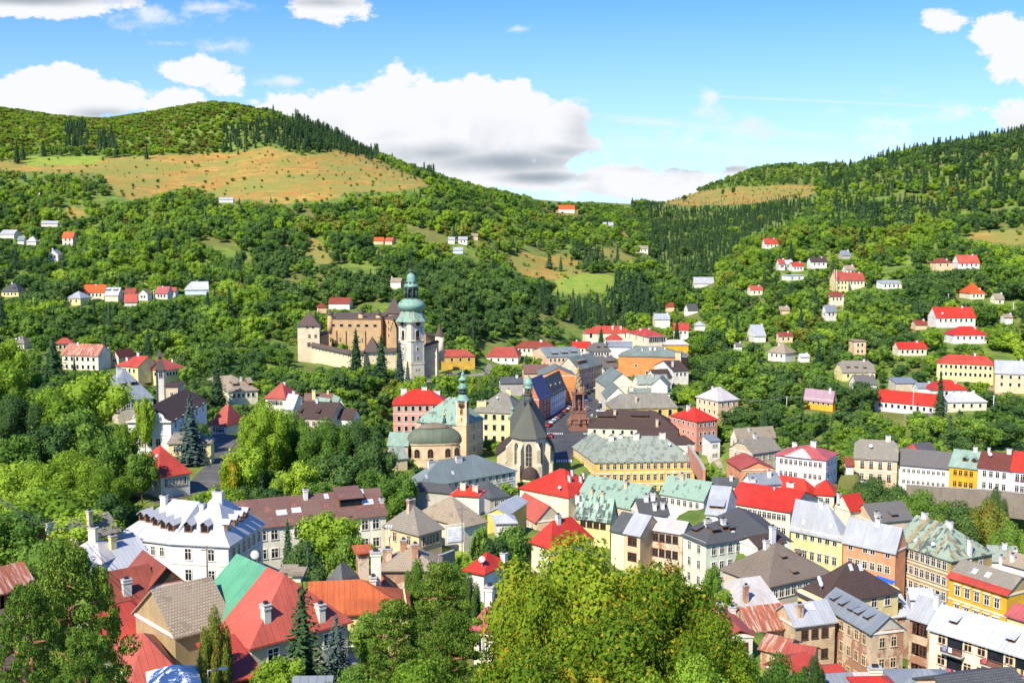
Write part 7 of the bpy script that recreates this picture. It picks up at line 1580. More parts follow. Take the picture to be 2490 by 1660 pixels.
def poles():
    W_ = (.62, .62, .58); K = (.16, .13, .10)
    for (x, y0, y1, D, l) in ((800, 350, 418, 745, 'white pole left of the tall lemon house'), (818, 352, 418, 744, 'white pole right beside its twin near the tall lemon house'), (545, 615, 702, 700, 'pale pole in the wood of the right slope'), (870, 560, 682, 675, 'pale pole right of the white gabled cottage'),
                              (1100, 520, 622, 700, 'pale pole under the dark ash tree on the right slope'), (1343, 522, 592, 690, 'pale pole below the white flat house'), (1733, 545, 602, 670, 'pale pole above the broad scarlet roof'), (2100, 1375, 1485, 447, 'pole at the bend of the dirt road'), (2262, 620, 700, 640, 'thin pole near the right edge')):
        pole('D', x, y0, y1, D, l, W_, r_=.16)
    p1 = pole('D', 412, 1385, 1468, 480, 'grey pole carrying the long cable in the east wood', W_, r_=.14); p2 = wpix('D', 560, 1388, 466); p0 = wpix('C', 2000, 905, 470)
    cable(p0, p1, 1.2, .09, 'long pale cable from the star shaped roof to the grey pole'); cable(p1, p2, .4, .09, 'pale cable from the grey pole to the lilac roof')
    cable(wpix('C', 1420, 965, 470), wpix('C', 1655, 938, 470), .6, .09, 'pale cable between the yellow house and the peach house')
    cable(wpix('D', 810, 1360, 480), wpix('D', 1140, 1348, 470), .6, .09, 'pale cable behind the lilac roof')
    pole('D', 1445, 1300, 1440, 441, 'pole standing in front of the long scarlet roof', W_, r_=.1)
    pole('A', 1256, 348, 432, 655, 'white pole between the gabled and rose roofed cottages', W_)
    pole('E', 1694, 1095, 1385, 158, 'dark wooden pole at the corner of the large white house', K, r_=.12)
    pole('F', 1757, 430, 700, 186, 'dark thin pole before the sand coloured roof', K, r_=.08)
    pole('J', 1305, 1225, 1460, 101, 'white lamp post between the spruces and the pines', W_, arm=False, lamp=True, r_=.07)
    pole('I', 1985, 1440, 1600, 86, 'street lamp in front of the thuja at the bottom', (.3, .3, .3), arm=False, lamp=True, r_=.06)
    pole('N', 522, 140, 270, 500, 'street lamp at the foot of the church tower', (.4, .4, .4), arm=True, r_=.08)
    cable(wpix('E', -60, 660, 100), wpix('E', 655, 905, 168), 1.5, .035, 'upper of two dark cables crossing the walnut trees'); cable(wpix('E', -60, 672, 100), wpix('E', 640, 915, 168), 1.9, .035, 'lower of two dark cables crossing the walnut trees')
    # wayside cross lamp on the lawn
    p = wpix('F', 1165, 812, 172); r = thing('ornate_lamp', 'ornate pale lamp column standing at the corner of the lawn', 'lamp', (p.x, p.y, p.z)); Zt = wpix('F', 1165, 570, 172).z - p.z
    b = MB(); b.lathe([(.3, -.5), (.3, .3), (.14, .6), (.09, Zt * .5), (.3, Zt * .5 + .05), (.3, Zt * .5 + .3), (.08, Zt * .55), (.06, Zt - 1)], 8); b.build('column', plain('lamp_stone', (.6, .58, .52), .8), r)
    b = MB(); [b.lathe([(.03, Zt - 1.0), (.16, Zt - .8), (.16, Zt - .5), (.03, Zt - .35)], 8, cx=q, cy=0) for q in (-.4, 0, .4)]; b.box(-.42, .42, -.03, .03, Zt - 1.05, Zt - .98); b.build('lantern', plain('lamp_white', (.75, .75, .72), .4), r)
    # garden canopy
    p = wpix('I', 1655, 1600, 86); r = thing('garden_canopy', 'white garden canopy at the bottom edge beside the salmon roofed cottage', 'canopy', (p.x, p.y, p.z - 1.2), R_(20))
    b = MB(); shell(b, [(-2, -2, 1.9), (2, -2, 1.9), (2, 2, 1.9), (-2, 2, 1.9), (0, 0, 3.0)], [(0, 1, 4), (1, 2, 4), (2, 3, 4), (3, 0, 4)], .05); b.build('canopy_roof', plain('canvas_white', (.75, .78, .8), .8), r)
    for sx in (-1, 1):
        for sy in (-1, 1): b = MB(); b.tube((sx * 1.9, sy * 1.9, -.5), (sx * 1.9, sy * 1.9, 1.9), .04, 6); b.build('leg', plain('steel', (.4, .4, .4)), r)
    for (x, y, l) in ((2555, 0, 0),): pass
    # big satellite dishes on the right face of the large white house
    for (x, y, l) in ((1950, 1212, 'large white satellite dish left on the side wall of the large white house'), (2083, 1170, 'large white satellite dish right on the side wall of the large white house')):
        p = wpix('E', x, y, 166 if x < 2000 else 172); r = thing('satellite_dish', l, 'satellite dish', (p.x, p.y, p.z), R_(35)); o = link('reflector', dish_mesh(), r); o.scale = (1.3, 1.3, .7); o.rotation_euler = (radians(70), 0, 0)
        b = MB(); b.tube((0, .1, 0), (-.2, 1.6, -.2), .05, 5); b.build('bracket', plain('steel', (.4, .4, .4)), r)
# ------------------------------------------------------------------ trees
def leaf_mat(name, dark, mid, light, trans=.25, autumn=None, spot=0.0):
    m = bpy.data.materials.new(name); m.use_nodes = True; g = NT(m.node_tree); g.n.clear()
    at = g.node('ShaderNodeAttribute', attribute_name='tone'); oi = g.node('ShaderNodeObjectInfo')
    geo = g.node('ShaderNodeNewGeometry'); n = g.noise(geo.outputs['Position'], .022, 3, .6)
    rnd = oi.outputs['Random']
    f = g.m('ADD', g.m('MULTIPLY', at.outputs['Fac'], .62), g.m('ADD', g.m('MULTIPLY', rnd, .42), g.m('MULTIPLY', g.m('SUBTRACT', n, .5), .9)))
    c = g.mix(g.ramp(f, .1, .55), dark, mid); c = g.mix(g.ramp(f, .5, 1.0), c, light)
    if autumn: c = g.mix(g.m('MULTIPLY', g.m('GREATER_THAN', g.m('FRACT', g.m('MULTIPLY', g.m('ADD', at.outputs['Fac'], rnd), 7.31)), 1 - spot), 1.0), c, autumn)
    d = g.node('ShaderNodeBsdfDiffuse', {'Color': c}); t = g.node('ShaderNodeBsdfTranslucent', {'Color': g.mix(.5, c, light)})
    mx = g.node('ShaderNodeMixShader', {0: trans, 1: d.outputs[0], 2: t.outputs[0]}); g.node('ShaderNodeOutputMaterial', {0: mx.outputs[0]})
    return m
LM = dict(
    green=leaf_mat('foliage_green', (0.078, 0.163, 0.031), (0.171, 0.295, 0.050), (0.341, 0.465, 0.074), .34),
    dark=leaf_mat('foliage_dark', (0.052, 0.113, 0.035), (0.099, 0.177, 0.049), (0.189, 0.283, 0.065), .3),
    light=leaf_mat('foliage_light', (0.143, 0.247, 0.029), (0.273, 0.416, 0.044), (0.442, 0.572, 0.065), .36),
    autumn=leaf_mat('foliage_yellowing', (0.098, 0.172, 0.016), (0.230, 0.333, 0.028), (0.437, 0.471, 0.046), .34, (.44, .32, .03), .08),
    olive=leaf_mat('foliage_olive', (0.112, 0.161, 0.028), (0.224, 0.280, 0.049), (0.378, 0.420, 0.070), .32, (.22, .13, .03), .15),
    spruce=leaf_mat('needles_dark', (0.036, 0.078, 0.036), (0.066, 0.125, 0.05), (0.13, 0.21, 0.075), .25),
    blue=leaf_mat('needles_blue', (0.034, 0.063, 0.055), (0.081, 0.127, 0.109), (0.149, 0.207, 0.184), .1),
    pine=leaf_mat('needles_pine', (0.054, 0.115, 0.019), (0.128, 0.230, 0.032), (0.257, 0.351, 0.054), .2, (.20, .15, .04), .06))
BARK = plain('bark', (.10, .075, .055), .95, 0, .1, .4, 2); BARK_R = plain('bark_pine', (.26, .13, .07), .95, 0, .1, .4, 2)

def finish(me, P_, T_, tone, mat):
    """P_: (n, k, 3) polygons of k corners"""
    n, k, _ = P_.shape
    me.vertices.add(n * k); me.vertices.foreach_set('co', P_.astype(np.float32).ravel())
    me.loops.add(n * k); me.loops.foreach_set('vertex_index', np.arange(n * k, dtype=np.int32))
    me.polygons.add(n); me.polygons.foreach_set('loop_start', np.arange(0, n * k, k, dtype=np.int32))
    me.update(calc_edges=True); a = me.attributes.new('tone', 'FLOAT', 'FACE'); a.data.foreach_set('value', tone.astype(np.float32)); me.materials.append(mat)

def cards(rng, C_, Nn, size, k=4, bend=.0, squash=.62):
    """leaf clumps: small polygons at C_ facing Nn"""
    n = len(C_); r = rng.normal(size=(n, 3)); Nn = Nn / (np.linalg.norm(Nn, axis=1, keepdims=True) + 1e-9)
    a = np.cross(Nn, r); a /= np.linalg.norm(a, axis=1, keepdims=True) + 1e-9; b = np.cross(Nn, a)
    s = size * rng.uniform(.6, 1.35, (n, 1)); q = squash * rng.uniform(.7, 1.3, (n, 1))
    pts = []
    for (u, v) in ((-1, 0), (-.1, -1), (1, .1), (.15, 1)): pts.append(C_ + a * s * u * .5 + b * s * q * v * .5 + Nn * (0.10 * s * (1 if abs(u) > .5 else -1)))
    return np.stack(pts, 1)

def broadleaf(name, seed, n_leaf, leaf, mat, lobes=9, spread=1.0, base=.16, flat=1.0, clump=1):
    """crown of a tree one unit high and about .8 wide: lobes covered with leaf clumps over a leafy core"""
    rng = np.random.default_rng(seed); L_ = []
    for i in range(lobes):
        t = (i + .5) / lobes; an = i * 2.399 + rng.uniform(-.5, .5); z = base + .16 + (.84 - base - .22) * t; R1 = .27 * spread * (sin(pi * min(.98, .2 + .72 * (1 - t) + .05)) ** .7) * rng.uniform(.75, 1.15)
        L_.append((R1 * cos(an), R1 * sin(an), z * flat + (1 - flat) * .5, rng.uniform(.13, .20) * spread * min(1, (11 / lobes) ** .5)))
    L_.append((0, 0, .50, (.25 if lobes < 20 else .2) * spread)); L_.append((rng.uniform(-.05, .05), 0, .80, .15 * spread))
    L_ = np.array(L_); w = L_[:, 3] ** 2; w /= w.sum()
    idx = rng.choice(len(L_), n_leaf, p=w); d = rng.normal(size=(n_leaf, 3)); d[:, 2] += .25; d /= np.linalg.norm(d, axis=1, keepdims=True)
    rr = L_[idx, 3] * (1.04 - .34 * rng.random(n_leaf) ** 2)
    # bumps: each lobe again has knots
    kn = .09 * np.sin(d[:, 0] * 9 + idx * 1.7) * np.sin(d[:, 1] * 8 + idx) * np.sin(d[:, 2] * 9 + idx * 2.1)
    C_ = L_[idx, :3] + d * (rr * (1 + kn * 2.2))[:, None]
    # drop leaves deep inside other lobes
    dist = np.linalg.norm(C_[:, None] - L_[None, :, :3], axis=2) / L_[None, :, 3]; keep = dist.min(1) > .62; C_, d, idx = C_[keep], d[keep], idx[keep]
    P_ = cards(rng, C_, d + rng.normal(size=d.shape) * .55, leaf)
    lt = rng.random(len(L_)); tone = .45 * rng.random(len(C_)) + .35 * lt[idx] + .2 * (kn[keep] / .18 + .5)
    # leafy core
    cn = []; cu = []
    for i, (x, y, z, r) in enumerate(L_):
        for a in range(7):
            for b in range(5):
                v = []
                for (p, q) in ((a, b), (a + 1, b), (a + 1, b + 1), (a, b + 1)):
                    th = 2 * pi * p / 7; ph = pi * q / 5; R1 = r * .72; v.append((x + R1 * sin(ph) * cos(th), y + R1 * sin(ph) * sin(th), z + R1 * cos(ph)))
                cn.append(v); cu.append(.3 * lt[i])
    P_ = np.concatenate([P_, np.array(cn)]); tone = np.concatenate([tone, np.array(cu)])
    me = bpy.data.meshes.new(name); finish(me, P_, None, tone, mat); return me

def conifer(name, seed, tiers, per, leaf, mat, width=.30, droop=.35, base=.06, core=True):
    rng = np.random.default_rng(seed); C_ = []; N_ = []; tn = []; cn = []; cu = []
    for i in range(tiers):
        t = (i + .5) / tiers; z = base + (1 - base) * t; R1 = width * .5 * (1 - t) ** .82 * rng.uniform(.82, 1.15) + .008
        nb = max(4, int(9 * (1 - t) + 3)); ph = rng.uniform(0, 6.28); st = rng.random()
        for b in range(nb):
            an = ph + 2 * pi * b / nb + rng.uniform(-.25, .25); Rb = R1 * rng.uniform(.7, 1.15); m_ = max(2, int(per * (1 - t) + 1))
            for k in range(m_):
                u = (k + rng.random()) / m_; u = .25 + .75 * u; r = Rb * u; zz = z - droop * r * u + (1.0 / tiers) * .3 * rng.normal() * .5
                j = rng.normal(size=3) * leaf * .22; C_.append((r * cos(an) + j[0], r * sin(an) + j[1], zz + j[2])); N_.append((cos(an) * .45 + rng.normal() * .35, sin(an) * .45 + rng.normal() * .35, .8)); tn.append(.55 * rng.random() + .25 * st + .2 * u)
        if core:
            for b in range(7):
                z1 = z + 1.3 / tiers; a0, a1 = 2 * pi * b / 7 + ph, 2 * pi * (b + 1) / 7 + ph; r0 = R1 * (.62 if tiers < 30 else .38); r1 = r0 * .35; cn.append([(r0 * cos(a0), r0 * sin(a0), z - droop * r0), (r0 * cos(a1), r0 * sin(a1), z - droop * r0), (r1 * cos(a1), r1 * sin(a1), z1), (r1 * cos(a0), r1 * sin(a0), z1)]); cu.append(.1)
    C_ = np.array(C_); N_ = np.array(N_); P_ = cards(rng, C_, N_, leaf, squash=.55); tone = np.array(tn)
    if core: P_ = np.concatenate([P_, np.array(cn)]); tone = np.concatenate([tone, np.array(cu)])
    me = bpy.data.meshes.new(name); finish(me, P_, None, tone, mat); return me

def pine_crown(name, seed, n_leaf, leaf, mat, clumps=85):
    rng = np.random.default_rng(seed); L_ = []
    for i in range(clumps):
        t = (i + .5) / clumps; z = .18 + .78 * t; R1 = .40 * (1 - t) ** .45 * rng.uniform(.25, 1.15) + .02; an = i * 2.4; L_.append((R1 * cos(an), R1 * sin(an), z, rng.uniform(.035, .075)))
    L_ = np.array(L_); idx = rng.choice(len(L_), n_leaf); d = rng.normal(size=(n_leaf, 3)); d /= np.linalg.norm(d, axis=1, keepdims=True); d2 = d * np.array([1.25, 1.25, .62])
    C_ = L_[idx, :3] + d2 * (L_[idx, 3] * (1.05 - .5 * rng.random(n_leaf)))[:, None]; P_ = cards(rng, C_, d + rng.normal(size=d.shape) * .7, leaf, squash=.4)
    lt = rng.random(len(L_)); me = bpy.data.meshes.new(name); finish(me, P_, None, .6 * rng.random(n_leaf) + .4 * lt[idx], mat); return me, L_

def trunk_mesh(name, mat, h=.55, r=.022, limbs=6, spread=.26, seed=0, tall=False):
    rng = random.Random(seed); b = MB(); px = 0; py = 0; z = -.12; R1 = r * 1.3
    seg = 5
    for i in range(seg):
        nz = -.12 + (h + .12) * (i + 1) / seg; nx, ny = px + rng.uniform(-.012, .012), py + rng.uniform(-.012, .012); r2 = r * (1 - .75 * (i + 1) / seg) + .003
        b.tube((px, py, z), (nx, ny, nz), R1, 7, r2=r2); px, py, z, R1 = nx, ny, nz, r2
    for k in range(limbs):
        an = k * 2.4 + rng.uniform(-.3, .3); z0 = h * (.35 + .6 * k / limbs); sp = spread * (1 - .4 * k / limbs)
        m1 = (sp * .5 * cos(an), sp * .5 * sin(an), z0 + (.10 if not tall else .02)); m2 = (sp * cos(an + .2), sp * sin(an + .2), z0 + (.24 if not tall else .03)); b.tube((0, 0, z0), m1, r * .5, 5, r2=r * .32); b.tube(m1, m2, r * .32, 5, r2=r * .1)
    return b.mesh(name, [mat])
TRK = [trunk_mesh('trunk', BARK, seed=i) for i in range(2)]
TRK_C = trunk_mesh('trunk', BARK, h=.9, r=.014, limbs=0)
TRK_P = trunk_mesh('trunk', BARK_R, h=.9, r=.02, limbs=12, spread=.30, seed=4, tall=True)

FAR = {}; MIDT = {}; NEAR = {}
def protos():
    for k in ('green', 'dark', 'light', 'olive', 'autumn'):
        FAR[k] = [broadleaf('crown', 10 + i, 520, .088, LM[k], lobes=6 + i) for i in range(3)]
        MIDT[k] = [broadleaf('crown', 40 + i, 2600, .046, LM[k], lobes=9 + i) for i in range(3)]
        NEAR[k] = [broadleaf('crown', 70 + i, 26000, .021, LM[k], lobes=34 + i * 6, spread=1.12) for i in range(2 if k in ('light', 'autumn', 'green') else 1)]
    for k in ('spruce', 'blue'):
        FAR[k] = [conifer('crown', 10 + i, 11, 3, .085, LM[k]) for i in range(2)]
        MIDT[k] = [conifer('crown', 20 + i, 22, 6, .042, LM[k]) for i in range(2)]
        NEAR[k] = [conifer('crown', 30 + i, 36, 26, .030, LM[k], width=.42, droop=.5) for i in range(1)]
TREES = []      # individual trees, kept for the count
SHORT = []
def short_labels():
    for o in COL.objects:
        if o.parent is None and 'label' in o and o['category'] in ('house', 'villa', 'tower', 'castle', 'church', 'town hall', 'apartment block', 'monument'):
            w = o['label'].split(); w = w[:9]
            while w and w[-1] in ('with', 'and', 'the', 'of', 'beside', 'behind', 'a', 'an', 'in', 'on', 'at', 'right', 'left', 'below', 'above', 'its', 'under', 'near', 'by', 'to', 'two', 'four', 'joined', 'half', 'next', 'from'): w.pop()
            l = o.location; px, py = proj(l.x, l.y, l.z + 4); SHORT.append((px, py, l.y, ' '.join(w)))
TONE = dict(green='green', dark='dark green', light='light green', olive='olive green', autumn='yellowing', spruce='dark', blue='bluish', pine='green')
USED = {}
def make_tree(kind, x, y, hgt, wid, lod=None, label=None, rot=None, sink=0.0, z=None):
    sp = 'spruce' if kind in ('spruce', 'blue') else ('pine' if kind == 'pine' else 'broadleaf')
    z = zg(x, y) if z is None else z; app = hgt * F / y
    T = lod or (NEAR if app > 190 else MIDT if app > 45 else FAR)
    random.seed(int(x * 13 + y * 7)); px, py = proj(x, y, z + hgt * .5)
    name = {'spruce': 'spruce_tree', 'pine': 'pine_tree', 'broadleaf': 'broadleaf_tree'}[sp]; size = 'tall' if hgt > 13 else ('small' if hgt < 7 else 'middling'); grp = None
    if label is None:
        q = min(SHORT, key=lambda s: (s[0] - px) ** 2 + (s[1] - py) ** 2 * 2 + (0 if s[2] < y + 40 else 900)); dx, dy = px - q[0], py - q[1]
        rel = ('right of' if dx > 0 else 'left of') if abs(dx) > abs(dy) * 1.1 else ('above' if dy < 0 else 'below')
        label = '%s %s %s tree %s the %s' % (size, TONE[kind], {'spruce': 'spruce', 'pine': 'pine', 'broadleaf': 'leafy'}[sp], rel, q[3]); label = ' '.join(label.split()[:16]); grp = 'trees ' + rel + ' the ' + q[3]
    r = thing(name, label, 'tree', (x, y, z - sink), random.uniform(0, 6.28) if rot is None else rot, grp)
    r.scale = (wid / .78, wid / .78, hgt) if sp == 'broadleaf' else ((wid / (.42 if T is NEAR else .30),) * 2 + (hgt,)) if sp == 'spruce' else (wid / .8, wid / .8, hgt)
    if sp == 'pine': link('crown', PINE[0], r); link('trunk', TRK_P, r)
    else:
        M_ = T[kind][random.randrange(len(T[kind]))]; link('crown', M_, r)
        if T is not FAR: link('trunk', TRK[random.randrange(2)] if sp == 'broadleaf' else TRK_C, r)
    TREES.append((x, y)); return r
PINE = []
def tree_px(kind, px, top, w, D, label=None, bot=None, f='P', lod=None, sink=0):
    """tree from the pixel column, the pixel row of its top, its width in pixels, and its distance"""
    X, Y = fx(f, px), fy(f, top); tx, tz = ray(X, Y); x = tx * D; zt = tz * D; g = zg(x, D) if bot is None else ray(X, fy(f, bot))[1] * D
    hgt = max(2.5, zt - g); return make_tree(kind, x, D, hgt, w * FR[f][2] * D / F, lod, label, sink=sink, z=g)

def manual_trees():
    me, L_ = pine_crown('crown', 5, 22000, .021, LM['pine']); PINE.append(me)
    t = tree_px
    # big yellowing tree in the foreground and its neighbours
    t('autumn', 1315, 1212, 430, 84, 'huge yellowing maple rising at the bottom centre of the view', bot=1800)
    t('autumn', 1530, 1278, 330, 78, 'large yellowing maple crown right of the huge one at bottom centre', bot=1820)
    t('autumn', 1235, 1300, 220, 80, 'yellowing crown left of the huge maple beside the rose pink roof', bot=1830)
    t('autumn', 1440, 1390, 420, 66, 'low yellowing crown in front of the huge maple', bot=1900)
    t('autumn', 1640, 1400, 230, 70, 'yellowing crown at the right end of the foreground maples', bot=1880)
    t('autumn', 1215, 1470, 330, 60, 'yellow green crown at the bottom left of the foreground maples', bot=1950)
    t('light', 1590, 1495, 260, 60, 'bright green crown at the bottom right of the foreground maples', bot=1950)
    t('pine', 1010, 1285, 210, 96, 'green pine with rounded top left of the rose pink roof', bot=1640)
    t('pine', 905, 1372, 230, 84, 'pine crown in front of the rust orange roof', bot=1720)
    t('pine', 1040, 1400, 220, 82, 'dense pine crown under the rounded pine', bot=1740)
    t('light', 960, 1500, 300, 66, 'bright leafy crown at the bottom between pines and maples', bot=1900)
    t('green', 810, 1520, 190, 68, 'small leafy crown at the bottom right of the blue spruce', bot=1880)
    t('green', 845, 1395, 90, 100, 'dark leafy bush beneath the rust orange roof', bot=1560)
    t('pine', 150, 1232, 300, 74, 'big spreading pine with red trunk in the lower left', bot=1820)
    t('pine', 60, 1330, 230, 66, 'second pine crown left of the big spreading pine', bot=1850)
    t('pine', 225, 1290, 150, 80, 'pine crown overlapping the bright red roof', bot=1760)
    t('pine', 190, 1440, 200, 60, 'pine crown low at the bottom left', bot=1900)
    t('olive', 490, 1382, 84, 88, 'narrow drooping thuja in front of the stone grey roof', bot=1800, lod=NEAR)
    t('spruce', 694, 1345, 235, 90, 'tall dark spruce in front of the coral red roof', bot=1780)
    t('blue', 772, 1412, 130, 96, 'small blue spruce right of the tall dark spruce', bot=1620)
    t('light', 640, 1500, 120, 84, 'bright garden bush left of the tall dark spruce', bot=1640)
    # walnut slope on the left
    for (x, y, w, D, k, l) in ((40, 1050, 150, 215, 'light', 'bright walnut tree at the far left of the walnut slope'), (150, 1030, 190, 208, 'light', 'biggest bright walnut crown on the left slope'), (115, 1110, 230, 186, 'light', 'bright walnut crown below the biggest walnut'),
                            (235, 1065, 130, 198, 'light', 'bright walnut crown left of the tree before the red roof'), (40, 1160, 150, 168, 'green', 'dark walnut crown above the two cables'), (190, 1170, 170, 172, 'light', 'bright walnut crown crossed by the two cables'), (100, 1230, 150, 152, 'green', 'green walnut crown beneath the cables'),
                            (30, 900, 130, 268, 'dark', 'dark tree right of the cream building at the left edge'), (120, 880, 130, 285, 'light', 'bright walnut left of the plain grey roof'), (205, 845, 150, 300, 'light', 'tall bright walnut hiding the plain grey roof'), (180, 930, 150, 262, 'green', 'green walnut below the tall bright one'),
                            (285, 965, 70, 262, 'light', 'slim bright tree left of the baroque gable'), (235, 985, 110, 240, 'green', 'green tree between the walnuts and the baroque gable'), (110, 960, 120, 246, 'dark', 'dark hollow tree in the middle of the walnut slope'), (30, 990, 110, 236, 'green', 'green tree on the left edge over the walnuts'),
                            (322, 1028, 78, 240, 'green', 'round green tree standing before the tall red roof'), (20, 770, 100, 400, 'light', 'bright tree at the left edge above the walnut slope'), (10, 820, 110, 330, 'light', 'bright tree at the left edge beside dark firs'), (60, 1290, 120, 130, 'green', 'green tree behind the big spreading pine'), (275, 1150, 90, 200, 'dark', 'dark tree at the lower end of the walnuts'), (250, 1125, 110, 190, 'dark', 'dark walnut left of the large white house'), (330, 900, 45, 290, 'light', 'thin bright birch before the baroque gable')):
        t(k, x, y, w, D, l)
    # park in the middle
    for (x, y, w, D, k, l) in ((605, 915, 130, 262, 'light', 'big round lime tree beside the bending street'), (560, 1012, 110, 240, 'light', 'lime tree with rusty leaves by the lower street'), (528, 1040, 60, 236, 'autumn', 'rusty autumn maple at the edge of the lower street'), (668, 935, 100, 272, 'green', 'green lime behind the big round lime'),
                            (745, 955, 130, 262, 'green', 'wide green park tree right of the limes'), (815, 955, 130, 268, 'dark', 'dark park tree in front of the brown shingle roof'), (860, 1000, 110, 258, 'dark', 'dark park tree nearest the domed church'), (690, 1050, 100, 236, 'light', 'bright low park tree over the meadow'), (780, 1030, 130, 240, 'dark', 'dark park tree at the centre of the park'),
                            (850, 1070, 80, 235, 'green', 'round green park tree above the mauve roof'), (905, 1085, 90, 228, 'green', 'green park tree left of the plain grey green roof'), (930, 1075, 60, 232, 'green', 'slim tree touching the plain grey green roof'), (640, 1090, 60, 226, 'light', 'small bright tree at the street edge of the park'), (740, 1100, 90, 225, 'green', 'bushy tree above the long mauve roof')):
        t(k, x, y, w, D, l)
    for (x, y, w, D, k, l) in ((755, 1165, 150, 176, 'light', 'big yellow green tree before the long mauve roof'), (800, 1220, 100, 170, 'green', 'green tree right of the big yellow green one'), (850, 1240, 70, 168, 'light', 'bright tree at the end of the long pale house'), (700, 1230, 100, 158, 'dark', 'dark tree under the big yellow green one'), (735, 1290, 80, 146, 'dark', 'dark bush behind the coral red roof'),
                            (1175, 1198, 110, 196, 'green', 'green tree behind the small bright red roof'), (1105, 1200, 60, 192, 'green', 'small tree beside the sand coloured roof'), (1145, 1225, 90, 182, 'dark', 'dark tree above the satellite dish roof'), (1045, 1290, 70, 130, 'green', 'leafy tree left of the small bright red roof'), (960, 1275, 70, 135, 'green', 'leafy tree before the old sandy pink roof'), (1075, 1305, 60, 124, 'dark', 'dark bush below the satellite dish roof'),
                            (1662, 1345, 80, 178, 'light', 'bright bush in front of the pale weathered roof'), (1690, 1480, 130, 110, 'green', 'green garden tree right of the foreground maples'), (1790, 1490, 160, 98, 'green', 'broad garden tree below the shabby ochre house'), (1870, 1500, 60, 112, 'dark', 'dark garden bush beside the beige tenement'), (1640, 1290, 60, 190, 'green', 'small tree below the pale green three storey house'), (1720, 1540, 150, 84, 'green', 'leafy crown at the bottom edge right of centre'),
                            (1840, 1540, 110, 92, 'green', 'leafy crown at the bottom edge beneath the garden trees')):
        t(k, x, y, w, D, l)
    # named conifers
    for (x, y, w, D, k, l) in ((660, 1195, 60, 172, 'spruce', 'dark spruce left of the big yellow green tree'), (706, 1240, 90, 152, 'spruce', 'dark spruce under the yellow green tree'), (435, 908, 84, 282, 'blue', 'tall bluish spruce beside the bending street'), (497, 832, 66, 402, 'spruce', 'dark spruce left of the pale cream roof'), (120, 770, 80, 430, 'spruce', 'dark fir left of the rust streaked roof'), (170, 815, 18, 440, 'spruce', 'slim cypress before the rust streaked house'),
                            (817, 757, 58, 498, 'spruce', 'tall dark spruce first from the left below the castle'), (845, 830, 60, 480, 'spruce', 'dark spruce second from the left below the castle'), (875, 772, 62, 500, 'spruce', 'tall spruce in the middle below the castle'), (918, 785, 44, 496, 'blue', 'silvery spruce touching the church tower'), (936, 830, 34, 492, 'blue', 'small silvery spruce before the church tower'),
                            (1381, 755, 44, 640, 'spruce', 'dark spruce before the red roofed palace'), (1555, 735, 34, 690, 'spruce', 'dark spruce right of the red roofed palace'), (2162, 855, 50, 425, 'spruce', 'tall slender spruce between scarlet and white roofs'), (1262, 582, 26, 930, 'spruce', 'lone dark spruce on the green meadow'), (1288, 590, 16, 925, 'spruce', 'smaller spruce beside the lone meadow spruce'), (37, 320, 22, 1230, 'spruce', 'single dark fir at the left edge of the dry meadow'), (336, 332, 14, 1250, 'spruce', 'single small fir on the upper meadow edge'),
                            (852, 330, 14, 1400, 'spruce', 'single fir on the skyline of the bald hill'), (1695, 1010, 34, 390, 'spruce', 'dark spruce beside the garden stairs')):
        t(k, x, y, w, D, l)
    # skyline trees on the field
    for (x, w, k, l) in ((1572, 14, 'dark', 'single round tree on the far yellow field'), (1660, 8, 'dark', 'small round tree high on the far field edge'), (1684, 10, 'dark', 'bush on the skyline of the far field')): t(k, x, 447 if x == 1572 else (432 if x == 1660 else 428), w, 2150, l)
    # trees and bushes among the town
    for (x, y, w, D, k, l) in ((1700, 930, 110, 455, 'dark', 'dark tree right of the star shaped roof'), (1975, 872, 95, 455, 'dark', 'wide dark tree left of the long scarlet roof'), (1990, 940, 80, 430, 'green', 'green tree below the golden house'), (2110, 940, 50, 425, 'green', 'small round tree in front of the long scarlet roof'), (2300, 960, 90, 400, 'dark', 'dark tree on the terraces at the right edge'),
                               (2220, 950, 110, 395, 'green', 'green tree on the terraces below the white bungalow'), (1960, 1010, 70, 385, 'green', 'green tree above the beige half hipped roof'), (2050, 1000, 60, 390, 'dark', 'dark slim tree above the white terrace house'), (2090, 1020, 90, 370, 'green', 'rounded tree behind the white terrace house'), (2340, 1010, 60, 380, 'spruce', 'dark fir at the right edge above the lilac house'),
                               (2010, 1087, 135, 308, 'dark', 'dark bush at the left end of the terrace wall'), (2060, 1107, 121, 303, 'dark', 'dark bush in front of the white terrace house'), (2120, 1117, 148, 296, 'green', 'green bush below the golden terrace house'), (2200, 1142, 148, 288, 'dark', 'dark bush in front of the terrace wall'), (2270, 1137, 108, 284, 'olive', 'olive bush in front of the terrace wall'), (2290, 1110, 60, 296, 'dark', 'dark tree beside the right end of the terrace wall'), (2320, 1190, 110, 272, 'green', 'green bush at the right edge below the terrace'),
                               (2160, 1175, 80, 282, 'green', 'leafy bush behind the rusty verdigris roof'), (1050, 860, 50, 520, 'green', 'bright tree beside the castle road'), (1000, 915, 70, 500, 'green', 'low tree behind the clock tower')):
        t(k, x, y, w, D, l)

